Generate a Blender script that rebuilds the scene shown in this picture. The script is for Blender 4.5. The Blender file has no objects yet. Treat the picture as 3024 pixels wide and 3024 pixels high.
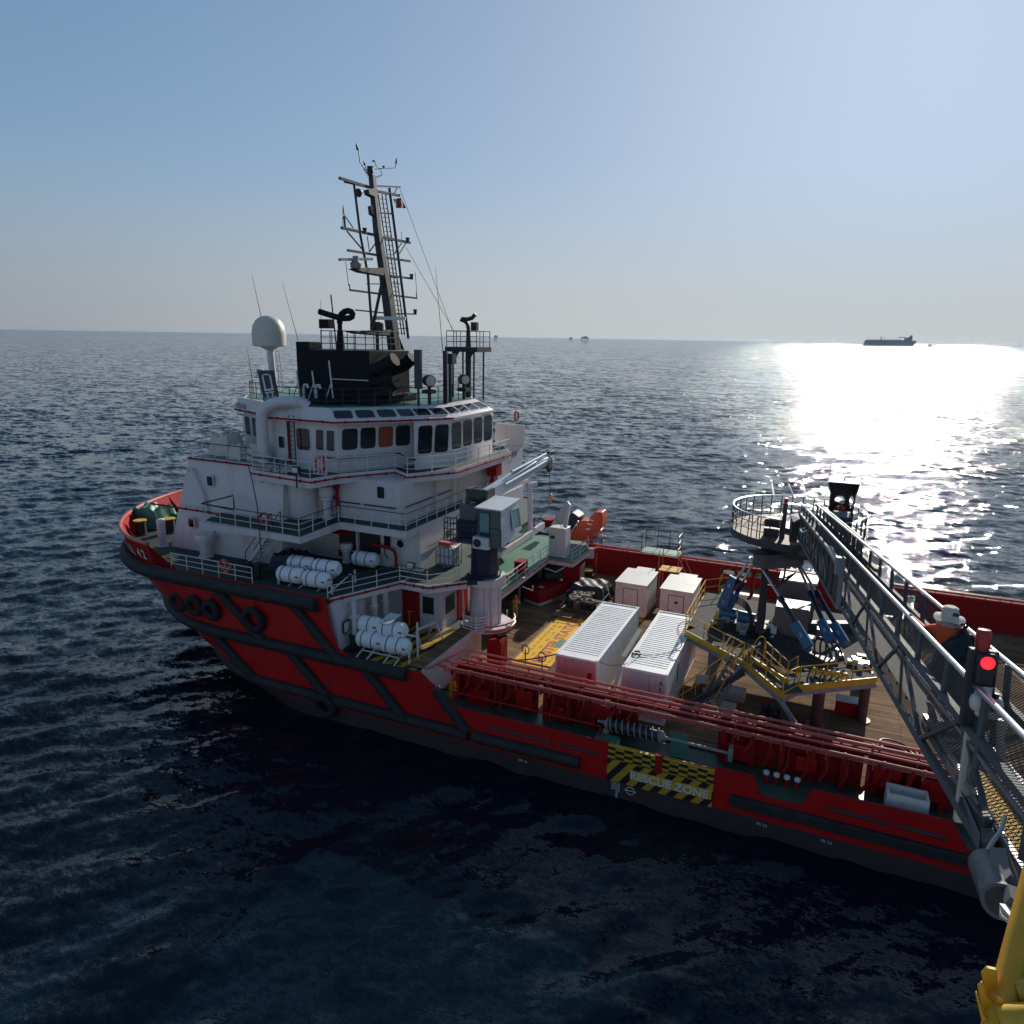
import bpy, math, random
import numpy as np
from mathutils import Vector, Matrix
random.seed(7); np.random.seed(7)
SC = bpy.context.scene
COL = SC.collection
R_ = math.radians

# ------------------------------------------------------------------ camera
# world axes: X runs aft along the supply ship, Y to its far side, Z up, water at z = 0
HC = 22.0
FPX = 2130.0                      # focal length in pixels of the 3024 px picture
def _nrm(v): v = np.array(v, float); return v / np.linalg.norm(v)
_a = np.array([-1512.0, 970.5 - 1512, FPX]); _b = np.array([1512.0, 970.5 + .0157 * 3024 - 1512, FPX])
UPV = _nrm(np.cross(_b, _a))
if UPV[1] > 0: UPV = -UPV
_f = np.array([0, 0, 1.0]); _f = _nrm(_f - UPV * (_f @ UPV))
_r = np.cross(_f, UPV); _r = _r if _r[0] > 0 else -_r
YAW = R_(23.77)
CAMR = np.column_stack([_r * math.cos(YAW) - _f * math.sin(YAW), _f * math.cos(YAW) + _r * math.sin(YAW), UPV])
cam = bpy.data.cameras.new("camera"); camo = bpy.data.objects.new("camera", cam); COL.objects.link(camo)
m = Matrix.Identity(4)
for i in range(3):
    m[i][0] = CAMR[0][i]; m[i][1] = -CAMR[1][i]; m[i][2] = -CAMR[2][i]
m[2][3] = HC
camo.matrix_world = m
cam.sensor_width = 36.0; cam.lens = FPX / 3024 * 36
cam.clip_start = 0.1; cam.clip_end = 90000
SC.camera = camo

# ------------------------------------------------------------------ sky, sun, exposure
SUN_AZ, SUN_EL = R_(4.0), R_(22.5)          # azimuth from +Y towards +X
wd = bpy.data.worlds.new("World"); SC.world = wd; wd.use_nodes = True
wn = wd.node_tree; wn.nodes.clear()
sky = wn.nodes.new("ShaderNodeTexSky"); sky.sky_type = 'NISHITA'; sky.sun_disc = False
sky.sun_elevation = SUN_EL; sky.sun_rotation = SUN_AZ
sky.altitude = 20; sky.air_density = 1.0; sky.dust_density = 1.0; sky.ozone_density = 2.0
SKY_STRENGTH = 0.075
def _n(t): return wn.nodes.new(t)
# the phone compresses bright sky: roll the highlights off and let low haze grey the last few degrees above the sea
sc_ = _n("ShaderNodeVectorMath"); sc_.operation = 'MULTIPLY'; sc_.inputs[1].default_value = (.178, .222, .251); wn.links.new(sky.outputs[0], sc_.inputs[0])
ad_ = _n("ShaderNodeVectorMath"); ad_.operation = 'ADD'; ad_.inputs[1].default_value = (1, 1, 1)
kk_ = _n("ShaderNodeVectorMath"); kk_.operation = 'MULTIPLY'; kk_.inputs[1].default_value = (1.22, .955, .705); wn.links.new(sc_.outputs[0], kk_.inputs[0]); wn.links.new(kk_.outputs[0], ad_.inputs[0])
dv_ = _n("ShaderNodeVectorMath"); dv_.operation = 'DIVIDE'; wn.links.new(sc_.outputs[0], dv_.inputs[0]); wn.links.new(ad_.outputs[0], dv_.inputs[1])
tc_ = _n("ShaderNodeTexCoord"); sx_ = _n("ShaderNodeSeparateXYZ"); wn.links.new(tc_.outputs["Generated"], sx_.inputs[0])
mr_ = _n("ShaderNodeMapRange"); mr_.interpolation_type = 'SMOOTHSTEP'; mr_.inputs[1].default_value = -.02; mr_.inputs[2].default_value = .22; mr_.inputs[3].default_value = .92; mr_.inputs[4].default_value = 0.0
wn.links.new(sx_.outputs[2], mr_.inputs[0])
dt_ = _n("ShaderNodeVectorMath"); dt_.operation = 'DOT_PRODUCT'; wn.links.new(tc_.outputs["Generated"], dt_.inputs[0]); dt_.inputs[1].default_value = (math.sin(SUN_AZ), math.cos(SUN_AZ), 0)
hr_ = _n("ShaderNodeMapRange"); hr_.interpolation_type = 'SMOOTHSTEP'; hr_.inputs[1].default_value = .35; hr_.inputs[2].default_value = 1.05; wn.links.new(dt_.outputs["Value"], hr_.inputs[0])
hz_ = _n("ShaderNodeMix"); hz_.data_type = 'RGBA'; wn.links.new(hr_.outputs[0], hz_.inputs["Factor"]); hz_.inputs["A"].default_value = (.415, .455, .525, 1); hz_.inputs["B"].default_value = (.73, .765, .775, 1)
mx_ = _n("ShaderNodeMix"); mx_.data_type = 'RGBA'; wn.links.new(mr_.outputs[0], mx_.inputs["Factor"]); wn.links.new(dv_.outputs[0], mx_.inputs["A"]); wn.links.new(hz_.outputs["Result"], mx_.inputs["B"])
bk_ = _n("ShaderNodeVectorMath"); bk_.operation = 'MULTIPLY'; bk_.inputs[1].default_value = (10, 10, 10); wn.links.new(mx_.outputs["Result"], bk_.inputs[0])
bg = wn.nodes.new("ShaderNodeBackground"); bg.inputs[1].default_value = SKY_STRENGTH
wo = wn.nodes.new("ShaderNodeOutputWorld")
wn.links.new(bk_.outputs[0], bg.inputs[0]); wn.links.new(bg.outputs[0], wo.inputs[0])
sl = bpy.data.lights.new("sun", 'SUN'); sl.energy = 5.0; sl.angle = R_(0.53); sl.color = (1, .93, .82)
so = bpy.data.objects.new("sun", sl); COL.objects.link(so)
_sd = Vector((math.sin(SUN_AZ) * math.cos(SUN_EL), math.cos(SUN_AZ) * math.cos(SUN_EL), math.sin(SUN_EL)))
so.rotation_euler = _sd.to_track_quat('Z', 'Y').to_euler()
SC.view_settings.view_transform = 'Standard'; SC.view_settings.look = 'None'
SC.view_settings.exposure = 0.0; SC.view_settings.gamma = 1.0
SC.render.engine = 'CYCLES'
HAZE_DENSITY = 1.8e-5
SC.cycles.max_bounces = 6; SC.cycles.caustics_reflective = False; SC.cycles.caustics_refractive = False

# ------------------------------------------------------------------ survey of the photograph (crop origin and scale of each enlargement)
FR = dict(N=(0, 0, 1), S1=(300, 1600, .5176), S2=(300, 1250, .3882), S3=(900, 1150, .4141), S4=(1200, 1800, .5176), S5=(1200, 1450, .4141),
          S6=(2000, 1350, .3882), S7=(2000, 2000, .4658), S8=(1650, 1550, .3623), S9=(1780, 1640, .176), SA=(2424, 1350, .4141),
          SB=(2324, 2000, .53), SM=(900, 400, .31056), SW=(650, 850, .43996), SX=(700, 1050, .20704), SP=(2600, 1700, .25885),
          CA=(1280, 1320, .20704), CB=(1250, 1600, .20704), CC=(1580, 1440, .1294), CD=(920, 1650, .20704), CE=(2100, 1700, .20704),
          CF=(2250, 1370, .18116), CG=(2724, 2324, .20704), CH=(2824, 2624, .20704), CI=(2150, 1560, .18116), CJ=(1600, 1650, .13458),
          CK=(340, 1430, .15528), CL=(1300, 1900, .36232), CM=(2000, 1900, .41408), CN=(2800, 1750, .641))
def ray(fr, a, b):
    x0, y0, s = FR[fr]
    return CAMR.T @ np.array([x0 + a * s - 1512, y0 + b * s - 1512, FPX])
CP = np.array([0, 0, HC])
def q(fr, a, b, x=None, y=None, z=None):
    """real place of a surveyed point, given one of its true coordinates"""
    d = ray(fr, a, b)
    t = x / d[0] if x is not None else (y / d[1] if y is not None else (z - HC) / d[2])
    return Vector(CP + d * t)

# ------------------------------------------------------------------ materials
MATS = {}
def mat(name, col, rough=.5, metal=0.0, var=.12, scale=3.0, dirt=None, dirt_amt=.0, dirt_scale=1.2, bump=0.0, bscale=20, spec=None, streak=False, emit=None):
    m = bpy.data.materials.new(name); m.use_nodes = True
    nt = m.node_tree; b = nt.nodes["Principled BSDF"]
    b.inputs["Roughness"].default_value = rough; b.inputs["Metallic"].default_value = metal
    if spec is not None: b.inputs["Specular IOR Level"].default_value = spec
    tc = nt.nodes.new("ShaderNodeTexCoord")
    geo = nt.nodes.new("ShaderNodeNewGeometry")
    n1 = nt.nodes.new("ShaderNodeTexNoise"); n1.inputs["Scale"].default_value = scale; n1.inputs["Detail"].default_value = 5; n1.inputs["Roughness"].default_value = .65
    nt.links.new(geo.outputs["Position"], n1.inputs["Vector"])
    rp = nt.nodes.new("ShaderNodeMapRange"); rp.inputs[1].default_value = .3; rp.inputs[2].default_value = .7
    rp.inputs[3].default_value = 1 - var; rp.inputs[4].default_value = 1 + var
    nt.links.new(n1.outputs["Fac"], rp.inputs[0])
    mx = nt.nodes.new("ShaderNodeVectorMath"); mx.operation = 'SCALE'; mx.inputs[0].default_value = col[:3]
    nt.links.new(rp.outputs[0], mx.inputs["Scale"])
    last = mx.outputs[0]
    if dirt:
        n2 = nt.nodes.new("ShaderNodeTexNoise"); n2.inputs["Scale"].default_value = dirt_scale; n2.inputs["Detail"].default_value = 8; n2.inputs["Roughness"].default_value = .7
        mp = nt.nodes.new("ShaderNodeMapping"); mp.inputs["Scale"].default_value = (1, 1, .22 if streak else 1)
        nt.links.new(geo.outputs["Position"], mp.inputs[0]); nt.links.new(mp.outputs[0], n2.inputs["Vector"])
        r2 = nt.nodes.new("ShaderNodeMapRange"); r2.inputs[1].default_value = .52; r2.inputs[2].default_value = .72; r2.inputs[4].default_value = dirt_amt
        nt.links.new(n2.outputs["Fac"], r2.inputs[0])
        mc = nt.nodes.new("ShaderNodeMix"); mc.data_type = 'RGBA'
        nt.links.new(r2.outputs[0], mc.inputs["Factor"]); nt.links.new(last, mc.inputs["A"]); mc.inputs["B"].default_value = (*dirt, 1)
        last = mc.outputs["Result"]
    nt.links.new(last, b.inputs["Base Color"])
    if bump:
        n3 = nt.nodes.new("ShaderNodeTexNoise"); n3.inputs["Scale"].default_value = bscale; n3.inputs["Detail"].default_value = 3
        nt.links.new(geo.outputs["Position"], n3.inputs["Vector"])
        bp = nt.nodes.new("ShaderNodeBump"); bp.inputs["Strength"].default_value = bump; bp.inputs["Distance"].default_value = .03
        nt.links.new(n3.outputs["Fac"], bp.inputs["Height"]); nt.links.new(bp.outputs[0], b.inputs["Normal"])
    if emit:
        b.inputs["Emission Color"].default_value = (*emit[0], 1); b.inputs["Emission Strength"].default_value = emit[1]
    MATS[name] = m
    return m
RUST = (.13, .05, .025)
mat("white_paint", (.63, .59, .585), .42, dirt=(.36, .27, .20), dirt_amt=.55, streak=True, var=.05)
mat("white_raft", (.80, .80, .80), .35, var=.05, dirt=(.5, .45, .4), dirt_amt=.3)
mat("red_hull", (.46, .010, .010), .30, dirt=(.24, .02, .016), dirt_amt=.6, streak=True, var=.15, scale=.8)
mat("red_paint", (.32, .013, .013), .75, spec=.15, dirt=(.2, .03, .02), dirt_amt=.5, var=.15)
mat("pipe_red", (.50, .10, .08), .35, dirt=(.30, .05, .04), dirt_amt=.6, var=.2, scale=6)
mat("boot_top", (.040, .028, .028), .55, dirt=(.08, .055, .05), dirt_amt=.6, streak=True)
mat("rubber", (.018, .0175, .017), .75, var=.3, dirt=(.05, .045, .04), dirt_amt=.7, bump=.5, bscale=6)
mat("tyre_rubber", (.014, .014, .014), .8, var=.3, bump=.4)
mat("deck_green", (.014, .040, .027), .7, var=.25, dirt=(.03, .035, .03), dirt_amt=.7, dirt_scale=.9)
mat("deck_green_light", (.06, .20, .13), .5, var=.2, dirt=(.04, .08, .06), dirt_amt=.6)
mat("muster_yellow", (.80, .46, .015), .6, var=.12, dirt=(.35, .2, .05), dirt_amt=.5, spec=.2)
mat("yellow_paint", (.62, .36, .02), .45, var=.15, dirt=(.2, .14, .04), dirt_amt=.6)
mat("yellow_rail", (.70, .34, .012), .4, var=.12, dirt=(.25, .14, .03), dirt_amt=.5)
mat("black_paint", (.018, .018, .020), .45, var=.3)
mat("funnel_black", (.010, .011, .014), .75, var=.3, dirt=(.025, .022, .02), dirt_amt=.5, spec=.2)
mat("mast_grey", (.030, .030, .034), .6, var=.25, dirt=(.06, .048, .042), dirt_amt=.5, dirt_scale=3)
mat("steel_grey", (.26, .265, .27), .5, metal=.1, var=.15, dirt=(.16, .14, .12), dirt_amt=.5)
mat("tip_grey", (.11, .115, .12), .5, spec=.3)
mat("galvanised", (.52, .54, .55), .30, metal=.75, var=.12)
mat("dark_steel", (.055, .056, .058), .55, var=.25, dirt=(.12, .095, .075), dirt_amt=.4, spec=.35)
mat("floor_steel", (.085, .082, .078), .85, var=.25, dirt=(.05, .045, .04), dirt_amt=.6, spec=.15)
mat("panel_dark", (.030, .029, .029), .6, var=.3, dirt=(.07, .06, .05), dirt_amt=.4, spec=.3)
mat("gangway_grey", (.115, .118, .12), .6, spec=.3, var=.15, dirt=(.10, .09, .08), dirt_amt=.5)
mat("crane_blue", (.010, .014, .048), .35, var=.15)
mat("ram_blue", (.03, .10, .20), .35, var=.12)
mat("cab_grey", (.62, .63, .64), .35, var=.05)
mat("cab_dark", (.11, .11, .115), .5, var=.1)
mat("cream_dome", (.62, .56, .46), .42, var=.06)
mat("orange_boat", (.62, .075, .025), .38, var=.1, dirt=(.4, .06, .03), dirt_amt=.4)
mat("buoy_red", (.52, .045, .03), .5)
mat("navy_cover", (.014, .02, .05), .6, var=.25)
mat("green_tarp", (.03, .17, .11), .5, var=.25)
mat("coverall_orange", (.78, .10, .015), .75, var=.12)
mat("coverall_yellow", (.66, .50, .10), .8, var=.12)
mat("coverall_red", (.40, .03, .025), .8, var=.12)
mat("skin", (.30, .16, .10), .55, var=.05)
mat("leg_maroon", (.13, .065, .062), .55, var=.2, dirt=(.08, .05, .05), dirt_amt=.6)
mat("hat_cloth", (.60, .54, .45), .85, var=.08)
mat("pink_cloth", (.55, .36, .31), .85, var=.08)
mat("glove_black", (.02, .02, .02), .7)
mat("bag_plastic", (.010, .011, .014), .16, var=.2, bump=.9, bscale=9)
mat("wood", (.19, .12, .07), .7, var=.3, scale=4)
mat("lashing", (.10, .05, .045), .7)
mat("hazard_black", (.012, .012, .012), .5)
mat("lettering_white", (.62, .60, .58), .5)
mat("lettering_black", (.02, .02, .02), .5)
mat("lettering_red", (.45, .05, .02), .5)
mat("brass", (.45, .25, .05), .4)
mat("brown_panel", (.16, .125, .115), .5, var=.1)
mat("paper", (.55, .42, .40), .8, var=.05)
mat("far_ship_veiled", (.20, .235, .30), .8)  # lighter blue-grey: the veil of haze and glare is put into the colour
mat("far_platform_veiled", (.36, .40, .45), .8)  # pale tone paints the distance haze onto the platforms
mat("flag_cloth", (.24, .05, .06), .8)
mat("lamp_red", (.5, .0, .0), .4, emit=((1, .01, .015), 4.0))
mat("beacon_red", (.42, .012, .012), .3)
mat("hose_black", (.016, .016, .017), .45)
mat("rope", (.35, .30, .22), .9)
mat("container_white", (.78, .77, .75), .5, var=.06, dirt=(.36, .33, .30), dirt_amt=.5, dirt_scale=1.5)
mat("container_pink", (.70, .50, .47), .42, var=.08, dirt=(.55, .24, .22), dirt_amt=.6, dirt_scale=.8)
mat("container_red", (.70, .27, .24), .42, var=.08, dirt=(.4, .12, .10), dirt_amt=.4)
mat("cabin_white", (.70, .66, .60), .5, var=.06, dirt=(.40, .34, .27), dirt_amt=.5, dirt_scale=1.2)
mat("wet_steel_green", (.05, .10, .075), .4, var=.25)
mat("box_light", (.60, .54, .44), .5, var=.08)

def glass(name, col, rough=.06):
    m = bpy.data.materials.new(name); m.use_nodes = True
    b = m.node_tree.nodes["Principled BSDF"]; b.inputs["Base Color"].default_value = (*col, 1)
    b.inputs["Roughness"].default_value = rough; b.inputs["IOR"].default_value = 1.5
    MATS[name] = m
glass("window_glass", (.012, .016, .020)); glass("visor_glass", (.010, .012, .020))
glass("cab_glass", (.16, .32, .29)); glass("window_orange", (.30, .06, .03), .2)

def stripes_mat(name, c1, c2, axis, period, duty=.5, rough=.45, slant=0.0, worn=0.25):
    """painted warning stripes: bands along a slanted direction of the world"""
    m = bpy.data.materials.new(name); m.use_nodes = True; nt = m.node_tree; b = nt.nodes["Principled BSDF"]; b.inputs["Roughness"].default_value = rough
    geo = nt.nodes.new("ShaderNodeNewGeometry"); dt = nt.nodes.new("ShaderNodeVectorMath"); dt.operation = 'DOT_PRODUCT'; dt.inputs[1].default_value = axis
    nt.links.new(geo.outputs["Position"], dt.inputs[0])
    md = nt.nodes.new("ShaderNodeMath"); md.operation = 'PINGPONG'; md.inputs[1].default_value = period / 2; nt.links.new(dt.outputs["Value"], md.inputs[0])
    gt = nt.nodes.new("ShaderNodeMath"); gt.operation = 'GREATER_THAN'; gt.inputs[1].default_value = period / 2 * duty; nt.links.new(md.outputs[0], gt.inputs[0])
    mc = nt.nodes.new("ShaderNodeMix"); mc.data_type = 'RGBA'; nt.links.new(gt.outputs[0], mc.inputs["Factor"])
    mc.inputs["A"].default_value = (*c1, 1); mc.inputs["B"].default_value = (*c2, 1)
    n2 = nt.nodes.new("ShaderNodeTexNoise"); n2.inputs["Scale"].default_value = 4; n2.inputs["Detail"].default_value = 7; nt.links.new(geo.outputs["Position"], n2.inputs["Vector"])
    r2 = nt.nodes.new("ShaderNodeMapRange"); r2.inputs[1].default_value = .5; r2.inputs[2].default_value = .7; r2.inputs[4].default_value = worn; nt.links.new(n2.outputs["Fac"], r2.inputs[0])
    m2 = nt.nodes.new("ShaderNodeMix"); m2.data_type = 'RGBA'; nt.links.new(r2.outputs[0], m2.inputs["Factor"]); nt.links.new(mc.outputs["Result"], m2.inputs["A"]); m2.inputs["B"].default_value = (.10, .08, .06, 1)
    nt.links.new(m2.outputs["Result"], b.inputs["Base Color"]); MATS[name] = m
YEL = (.50, .30, .02); BLK = (.012, .012, .012)
stripes_mat("hazard_slant", YEL, BLK, (.80, 0, -.60), .62)
stripes_mat("hazard_deck", YEL, BLK, (1, -.25, 0), .85)

def checker_mat():
    m = bpy.data.materials.new("hazard_checker"); m.use_nodes = True; nt = m.node_tree; b = nt.nodes["Principled BSDF"]; b.inputs["Roughness"].default_value = .45
    geo = nt.nodes.new("ShaderNodeNewGeometry"); mp = nt.nodes.new("ShaderNodeMapping"); mp.vector_type = 'POINT'
    mp.inputs["Scale"].default_value = (2.3, 0, 6.5)
    sh = nt.nodes.new("ShaderNodeVectorMath"); sh.operation = 'MULTIPLY_ADD'   # sheared squares
    nt.links.new(geo.outputs["Position"], sh.inputs[0]); sh.inputs[1].default_value = (1, 0, 1); sh.inputs[2].default_value = (50, .5, 50)
    nt.links.new(sh.outputs[0], mp.inputs[0])
    ck = nt.nodes.new("ShaderNodeTexChecker"); ck.inputs["Scale"].default_value = 1.0; nt.links.new(mp.outputs[0], ck.inputs["Vector"])
    ck.inputs["Color1"].default_value = (*YEL, 1); ck.inputs["Color2"].default_value = (*BLK, 1)
    nt.links.new(ck.outputs["Color"], b.inputs["Base Color"]); MATS["hazard_checker"] = m
checker_mat()

def plank_mat():
    m = bpy.data.materials.new("deck_planks"); m.use_nodes = True; nt = m.node_tree; b = nt.nodes["Principled BSDF"]; b.inputs["Roughness"].default_value = .92; b.inputs["Specular IOR Level"].default_value = .12
    geo = nt.nodes.new("ShaderNodeNewGeometry"); mp = nt.nodes.new("ShaderNodeMapping"); nt.links.new(geo.outputs["Position"], mp.inputs[0])
    br = nt.nodes.new("ShaderNodeTexBrick"); br.offset = .5; br.inputs["Scale"].default_value = 1
    br.inputs["Brick Width"].default_value = 3.4; br.inputs["Row Height"].default_value = .24; br.inputs["Mortar Size"].default_value = .014; br.inputs["Bias"].default_value = -.1
    br.inputs["Color1"].default_value = (.30, .175, .095, 1); br.inputs["Color2"].default_value = (.16, .095, .055, 1); br.inputs["Mortar"].default_value = (.02, .015, .01, 1)
    nt.links.new(mp.outputs[0], br.inputs["Vector"])
    n = nt.nodes.new("ShaderNodeTexNoise"); n.inputs["Scale"].default_value = 2; n.inputs["Detail"].default_value = 8; n.inputs["Roughness"].default_value = .7
    m2 = nt.nodes.new("ShaderNodeMapping"); m2.inputs["Scale"].default_value = (.5, 5, 1); nt.links.new(geo.outputs["Position"], m2.inputs[0]); nt.links.new(m2.outputs[0], n.inputs["Vector"])
    rp = nt.nodes.new("ShaderNodeMapRange"); rp.inputs[1].default_value = .3; rp.inputs[2].default_value = .7; rp.inputs[3].default_value = .55; rp.inputs[4].default_value = 1.35; nt.links.new(n.outputs["Fac"], rp.inputs[0])
    n4 = nt.nodes.new("ShaderNodeTexNoise"); n4.inputs["Scale"].default_value = .35; n4.inputs["Detail"].default_value = 5; nt.links.new(geo.outputs["Position"], n4.inputs["Vector"])
    r4 = nt.nodes.new("ShaderNodeMapRange"); r4.inputs[1].default_value = .35; r4.inputs[2].default_value = .65; r4.inputs[3].default_value = .6; r4.inputs[4].default_value = 1.15; nt.links.new(n4.outputs["Fac"], r4.inputs[0])
    mu = nt.nodes.new("ShaderNodeMath"); mu.operation = 'MULTIPLY'; nt.links.new(rp.outputs[0], mu.inputs[0]); nt.links.new(r4.outputs[0], mu.inputs[1])
    s = nt.nodes.new("ShaderNodeVectorMath"); s.operation = 'SCALE'; nt.links.new(br.outputs["Color"], s.inputs[0]); nt.links.new(mu.outputs[0], s.inputs["Scale"])
    nt.links.new(s.outputs[0], b.inputs["Base Color"]); MATS["deck_planks"] = m
plank_mat()

def mesh_mat(name, col, sx, duty, metal=.3):
    """expanded-metal sheet: a see-through diamond weave cut out of one thin plate"""
    m = bpy.data.materials.new(name); m.use_nodes = True; nt = m.node_tree; b = nt.nodes["Principled BSDF"]
    b.inputs["Base Color"].default_value = (*col, 1); b.inputs["Roughness"].default_value = .7; b.inputs["Metallic"].default_value = metal; b.inputs["Specular IOR Level"].default_value = .25
    uv = nt.nodes.new("ShaderNodeTexCoord"); sp = nt.nodes.new("ShaderNodeSeparateXYZ"); nt.links.new(uv.outputs["UV"], sp.inputs[0])
    outs = []
    for sg in (1, -1):
        c = nt.nodes.new("ShaderNodeMath"); c.operation = 'MULTIPLY_ADD'; nt.links.new(sp.outputs[1], c.inputs[0]); c.inputs[1].default_value = 1.7 * sg; nt.links.new(sp.outputs[0], c.inputs[2])
        p = nt.nodes.new("ShaderNodeMath"); p.operation = 'PINGPONG'; p.inputs[1].default_value = sx; nt.links.new(c.outputs[0], p.inputs[0])
        l = nt.nodes.new("ShaderNodeMath"); l.operation = 'LESS_THAN'; l.inputs[1].default_value = sx * duty; nt.links.new(p.outputs[0], l.inputs[0]); outs.append(l)
    mx = nt.nodes.new("ShaderNodeMath"); mx.operation = 'MAXIMUM'; nt.links.new(outs[0].outputs[0], mx.inputs[0]); nt.links.new(outs[1].outputs[0], mx.inputs[1])
    nt.links.new(mx.outputs[0], b.inputs["Alpha"]); MATS[name] = m
mesh_mat("wire_mesh", (.10, .095, .09), .035, .36, 0)
mesh_mat("grating_yellow", (.52, .32, .03), .05, .42, .1)
mesh_mat("grating_grey", (.07, .068, .066), .05, .62, 0)

# ------------------------------------------------------------------ mesh builder
class MB:
    def __init__(s): s.v = []; s.f = []; s.mi = []; s.cur = 0; s.uv = {}
    def add(s, vs, fs):
        n = len(s.v); s.v += [tuple(map(float, v)) for v in vs]
        for f in fs: s.f.append(tuple(i + n for i in f)); s.mi.append(s.cur)
        return s
    def m(s, i): s.cur = i; return s
    def quad(s, a, b, c, d): return s.add([a, b, c, d], [(0, 1, 2, 3)])
    def box(s, x0, x1, y0, y1, z0, z1):
        v = [(x, y, z) for z in (z0, z1) for y in (y0, y1) for x in (x0, x1)]
        return s.add(v, [(0, 2, 3, 1), (4, 5, 7, 6), (0, 1, 5, 4), (2, 6, 7, 3), (0, 4, 6, 2), (1, 3, 7, 5)])
    def obox(s, c, ax, ay, az):
        """box from centre and three half-axis vectors"""
        c, ax, ay, az = map(Vector, (c, ax, ay, az))
        v = [c + ax * i + ay * j + az * k for k in (-1, 1) for j in (-1, 1) for i in (-1, 1)]
        return s.add(v, [(0, 2, 3, 1), (4, 5, 7, 6), (0, 1, 5, 4), (2, 6, 7, 3), (0, 4, 6, 2), (1, 3, 7, 5)])
    def beam(s, a, b, w, h, up=(0, 0, 1)):
        a, b = Vector(a), Vector(b); d = b - a; L = d.length
        if L < 1e-6: return s
        d /= L; up = Vector(up); side = d.cross(up)
        if side.length < 1e-4: side = d.cross(Vector((1, 0, 0)))
        side.normalize(); u2 = side.cross(d)
        return s.obox((a + b) / 2, d * L / 2, side * w / 2, u2 * h / 2)
    def tube(s, a, b, r, r2=None, n=8, caps=True):
        a, b = Vector(a), Vector(b); d = b - a
        if d.length < 1e-6: return s
        d.normalize(); r2 = r if r2 is None else r2
        p = d.orthogonal().normalized(); k = d.cross(p)
        v = []
        for c, rr in ((a, r), (b, r2)):
            for i in range(n):
                t = 2 * math.pi * i / n; v.append(c + (p * math.cos(t) + k * math.sin(t)) * rr)
        f = [(i, (i + 1) % n, n + (i + 1) % n, n + i) for i in range(n)]
        if caps: f += [tuple(range(n))[::-1], tuple(range(n, 2 * n))]
        return s.add(v, f)
    def pipe(s, pts, r, n=8, closed=False, caps=True, sm=0):
        """one continuous bent pipe along a polyline"""
        P = [Vector(p) for p in pts]
        for _ in range(sm):
            Q = [P[0]]
            for i in range(len(P) - 1): Q += [P[i] * .75 + P[i + 1] * .25, P[i] * .25 + P[i + 1] * .75]
            P = Q + [P[-1]]
        N = len(P); rs = r if isinstance(r, (list, tuple)) else [r] * N
        if len(rs) != N: rs = [rs[0] + (rs[-1] - rs[0]) * i / (N - 1) for i in range(N)]
        v = []; prev = None
        for i in range(N):
            if closed: t = (P[(i + 1) % N] - P[i - 1])
            else: t = P[min(i + 1, N - 1)] - P[max(i - 1, 0)]
            t.normalize()
            p = t.orthogonal().normalized() if prev is None else (prev - t * prev.dot(t))
            if p.length < 1e-5: p = t.orthogonal()
            p.normalize(); prev = p; k = t.cross(p)
            for j in range(n):
                a = 2 * math.pi * j / n; v.append(P[i] + (p * math.cos(a) + k * math.sin(a)) * rs[i])
        f = []
        for i in range(N if closed else N - 1):
            i2 = (i + 1) % N
            for j in range(n): f.append((i * n + j, i * n + (j + 1) % n, i2 * n + (j + 1) % n, i2 * n + j))
        if caps and not closed: f += [tuple(range(n))[::-1], tuple(range((N - 1) * n, N * n))]
        return s.add(v, f)
    def prism(s, poly, z0, z1):
        """upright prism over a plan polygon of (x, y); z0 / z1 numbers or lists"""
        n = len(poly); zl = z0 if isinstance(z0, (list, tuple)) else [z0] * n; zh = z1 if isinstance(z1, (list, tuple)) else [z1] * n
        a = sum(poly[i][0] * poly[(i + 1) % n][1] - poly[(i + 1) % n][0] * poly[i][1] for i in range(n))
        if a < 0: poly = poly[::-1]; zl = zl[::-1]; zh = zh[::-1]
        v = [(p[0], p[1], zl[i]) for i, p in enumerate(poly)] + [(p[0], p[1], zh[i]) for i, p in enumerate(poly)]
        f = [tuple(range(n))[::-1], tuple(range(n, 2 * n))] + [(i, (i + 1) % n, n + (i + 1) % n, n + i) for i in range(n)]
        return s.add(v, f)
    def loft(s, p0, p1, cap=True):
        """skin between two rings with equal point counts"""
        n = len(p0); f = [(i, (i + 1) % n, n + (i + 1) % n, n + i) for i in range(n)]
        if cap: f += [tuple(range(n))[::-1], tuple(range(n, 2 * n))]
        return s.add(list(p0) + list(p1), f)
    def plate(s, pts, thick):
        """flat polygon in any plane given thickness"""
        P = [Vector(p) for p in pts]; nn = Vector((0, 0, 0))
        for i in range(len(P)): nn += P[i].cross(P[(i + 1) % len(P)])
        nn.normalize(); n = len(P)
        v = [p - nn * thick / 2 for p in P] + [p + nn * thick / 2 for p in P]
        return s.add(v, [tuple(range(n))[::-1], tuple(range(n, 2 * n))] + [(i, (i + 1) % n, n + (i + 1) % n, n + i) for i in range(n)])
    def lathe(s, c, prof, n=20, axis=(0, 0, 1)):
        """prof: list of (radius, height along the axis)"""
        c = Vector(c); ax = Vector(axis).normalized(); p = ax.orthogonal().normalized(); k = ax.cross(p); v = []; f = []
        for r, h in prof:
            for i in range(n):
                t = 2 * math.pi * i / n; v.append(c + ax * h + (p * math.cos(t) + k * math.sin(t)) * r)
        for j in range(len(prof) - 1):
            for i in range(n): f.append((j * n + i, j * n + (i + 1) % n, (j + 1) * n + (i + 1) % n, (j + 1) * n + i))
        f += [tuple(range(n))[::-1], tuple(range((len(prof) - 1) * n, len(prof) * n))]
        return s.add(v, f)
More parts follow.
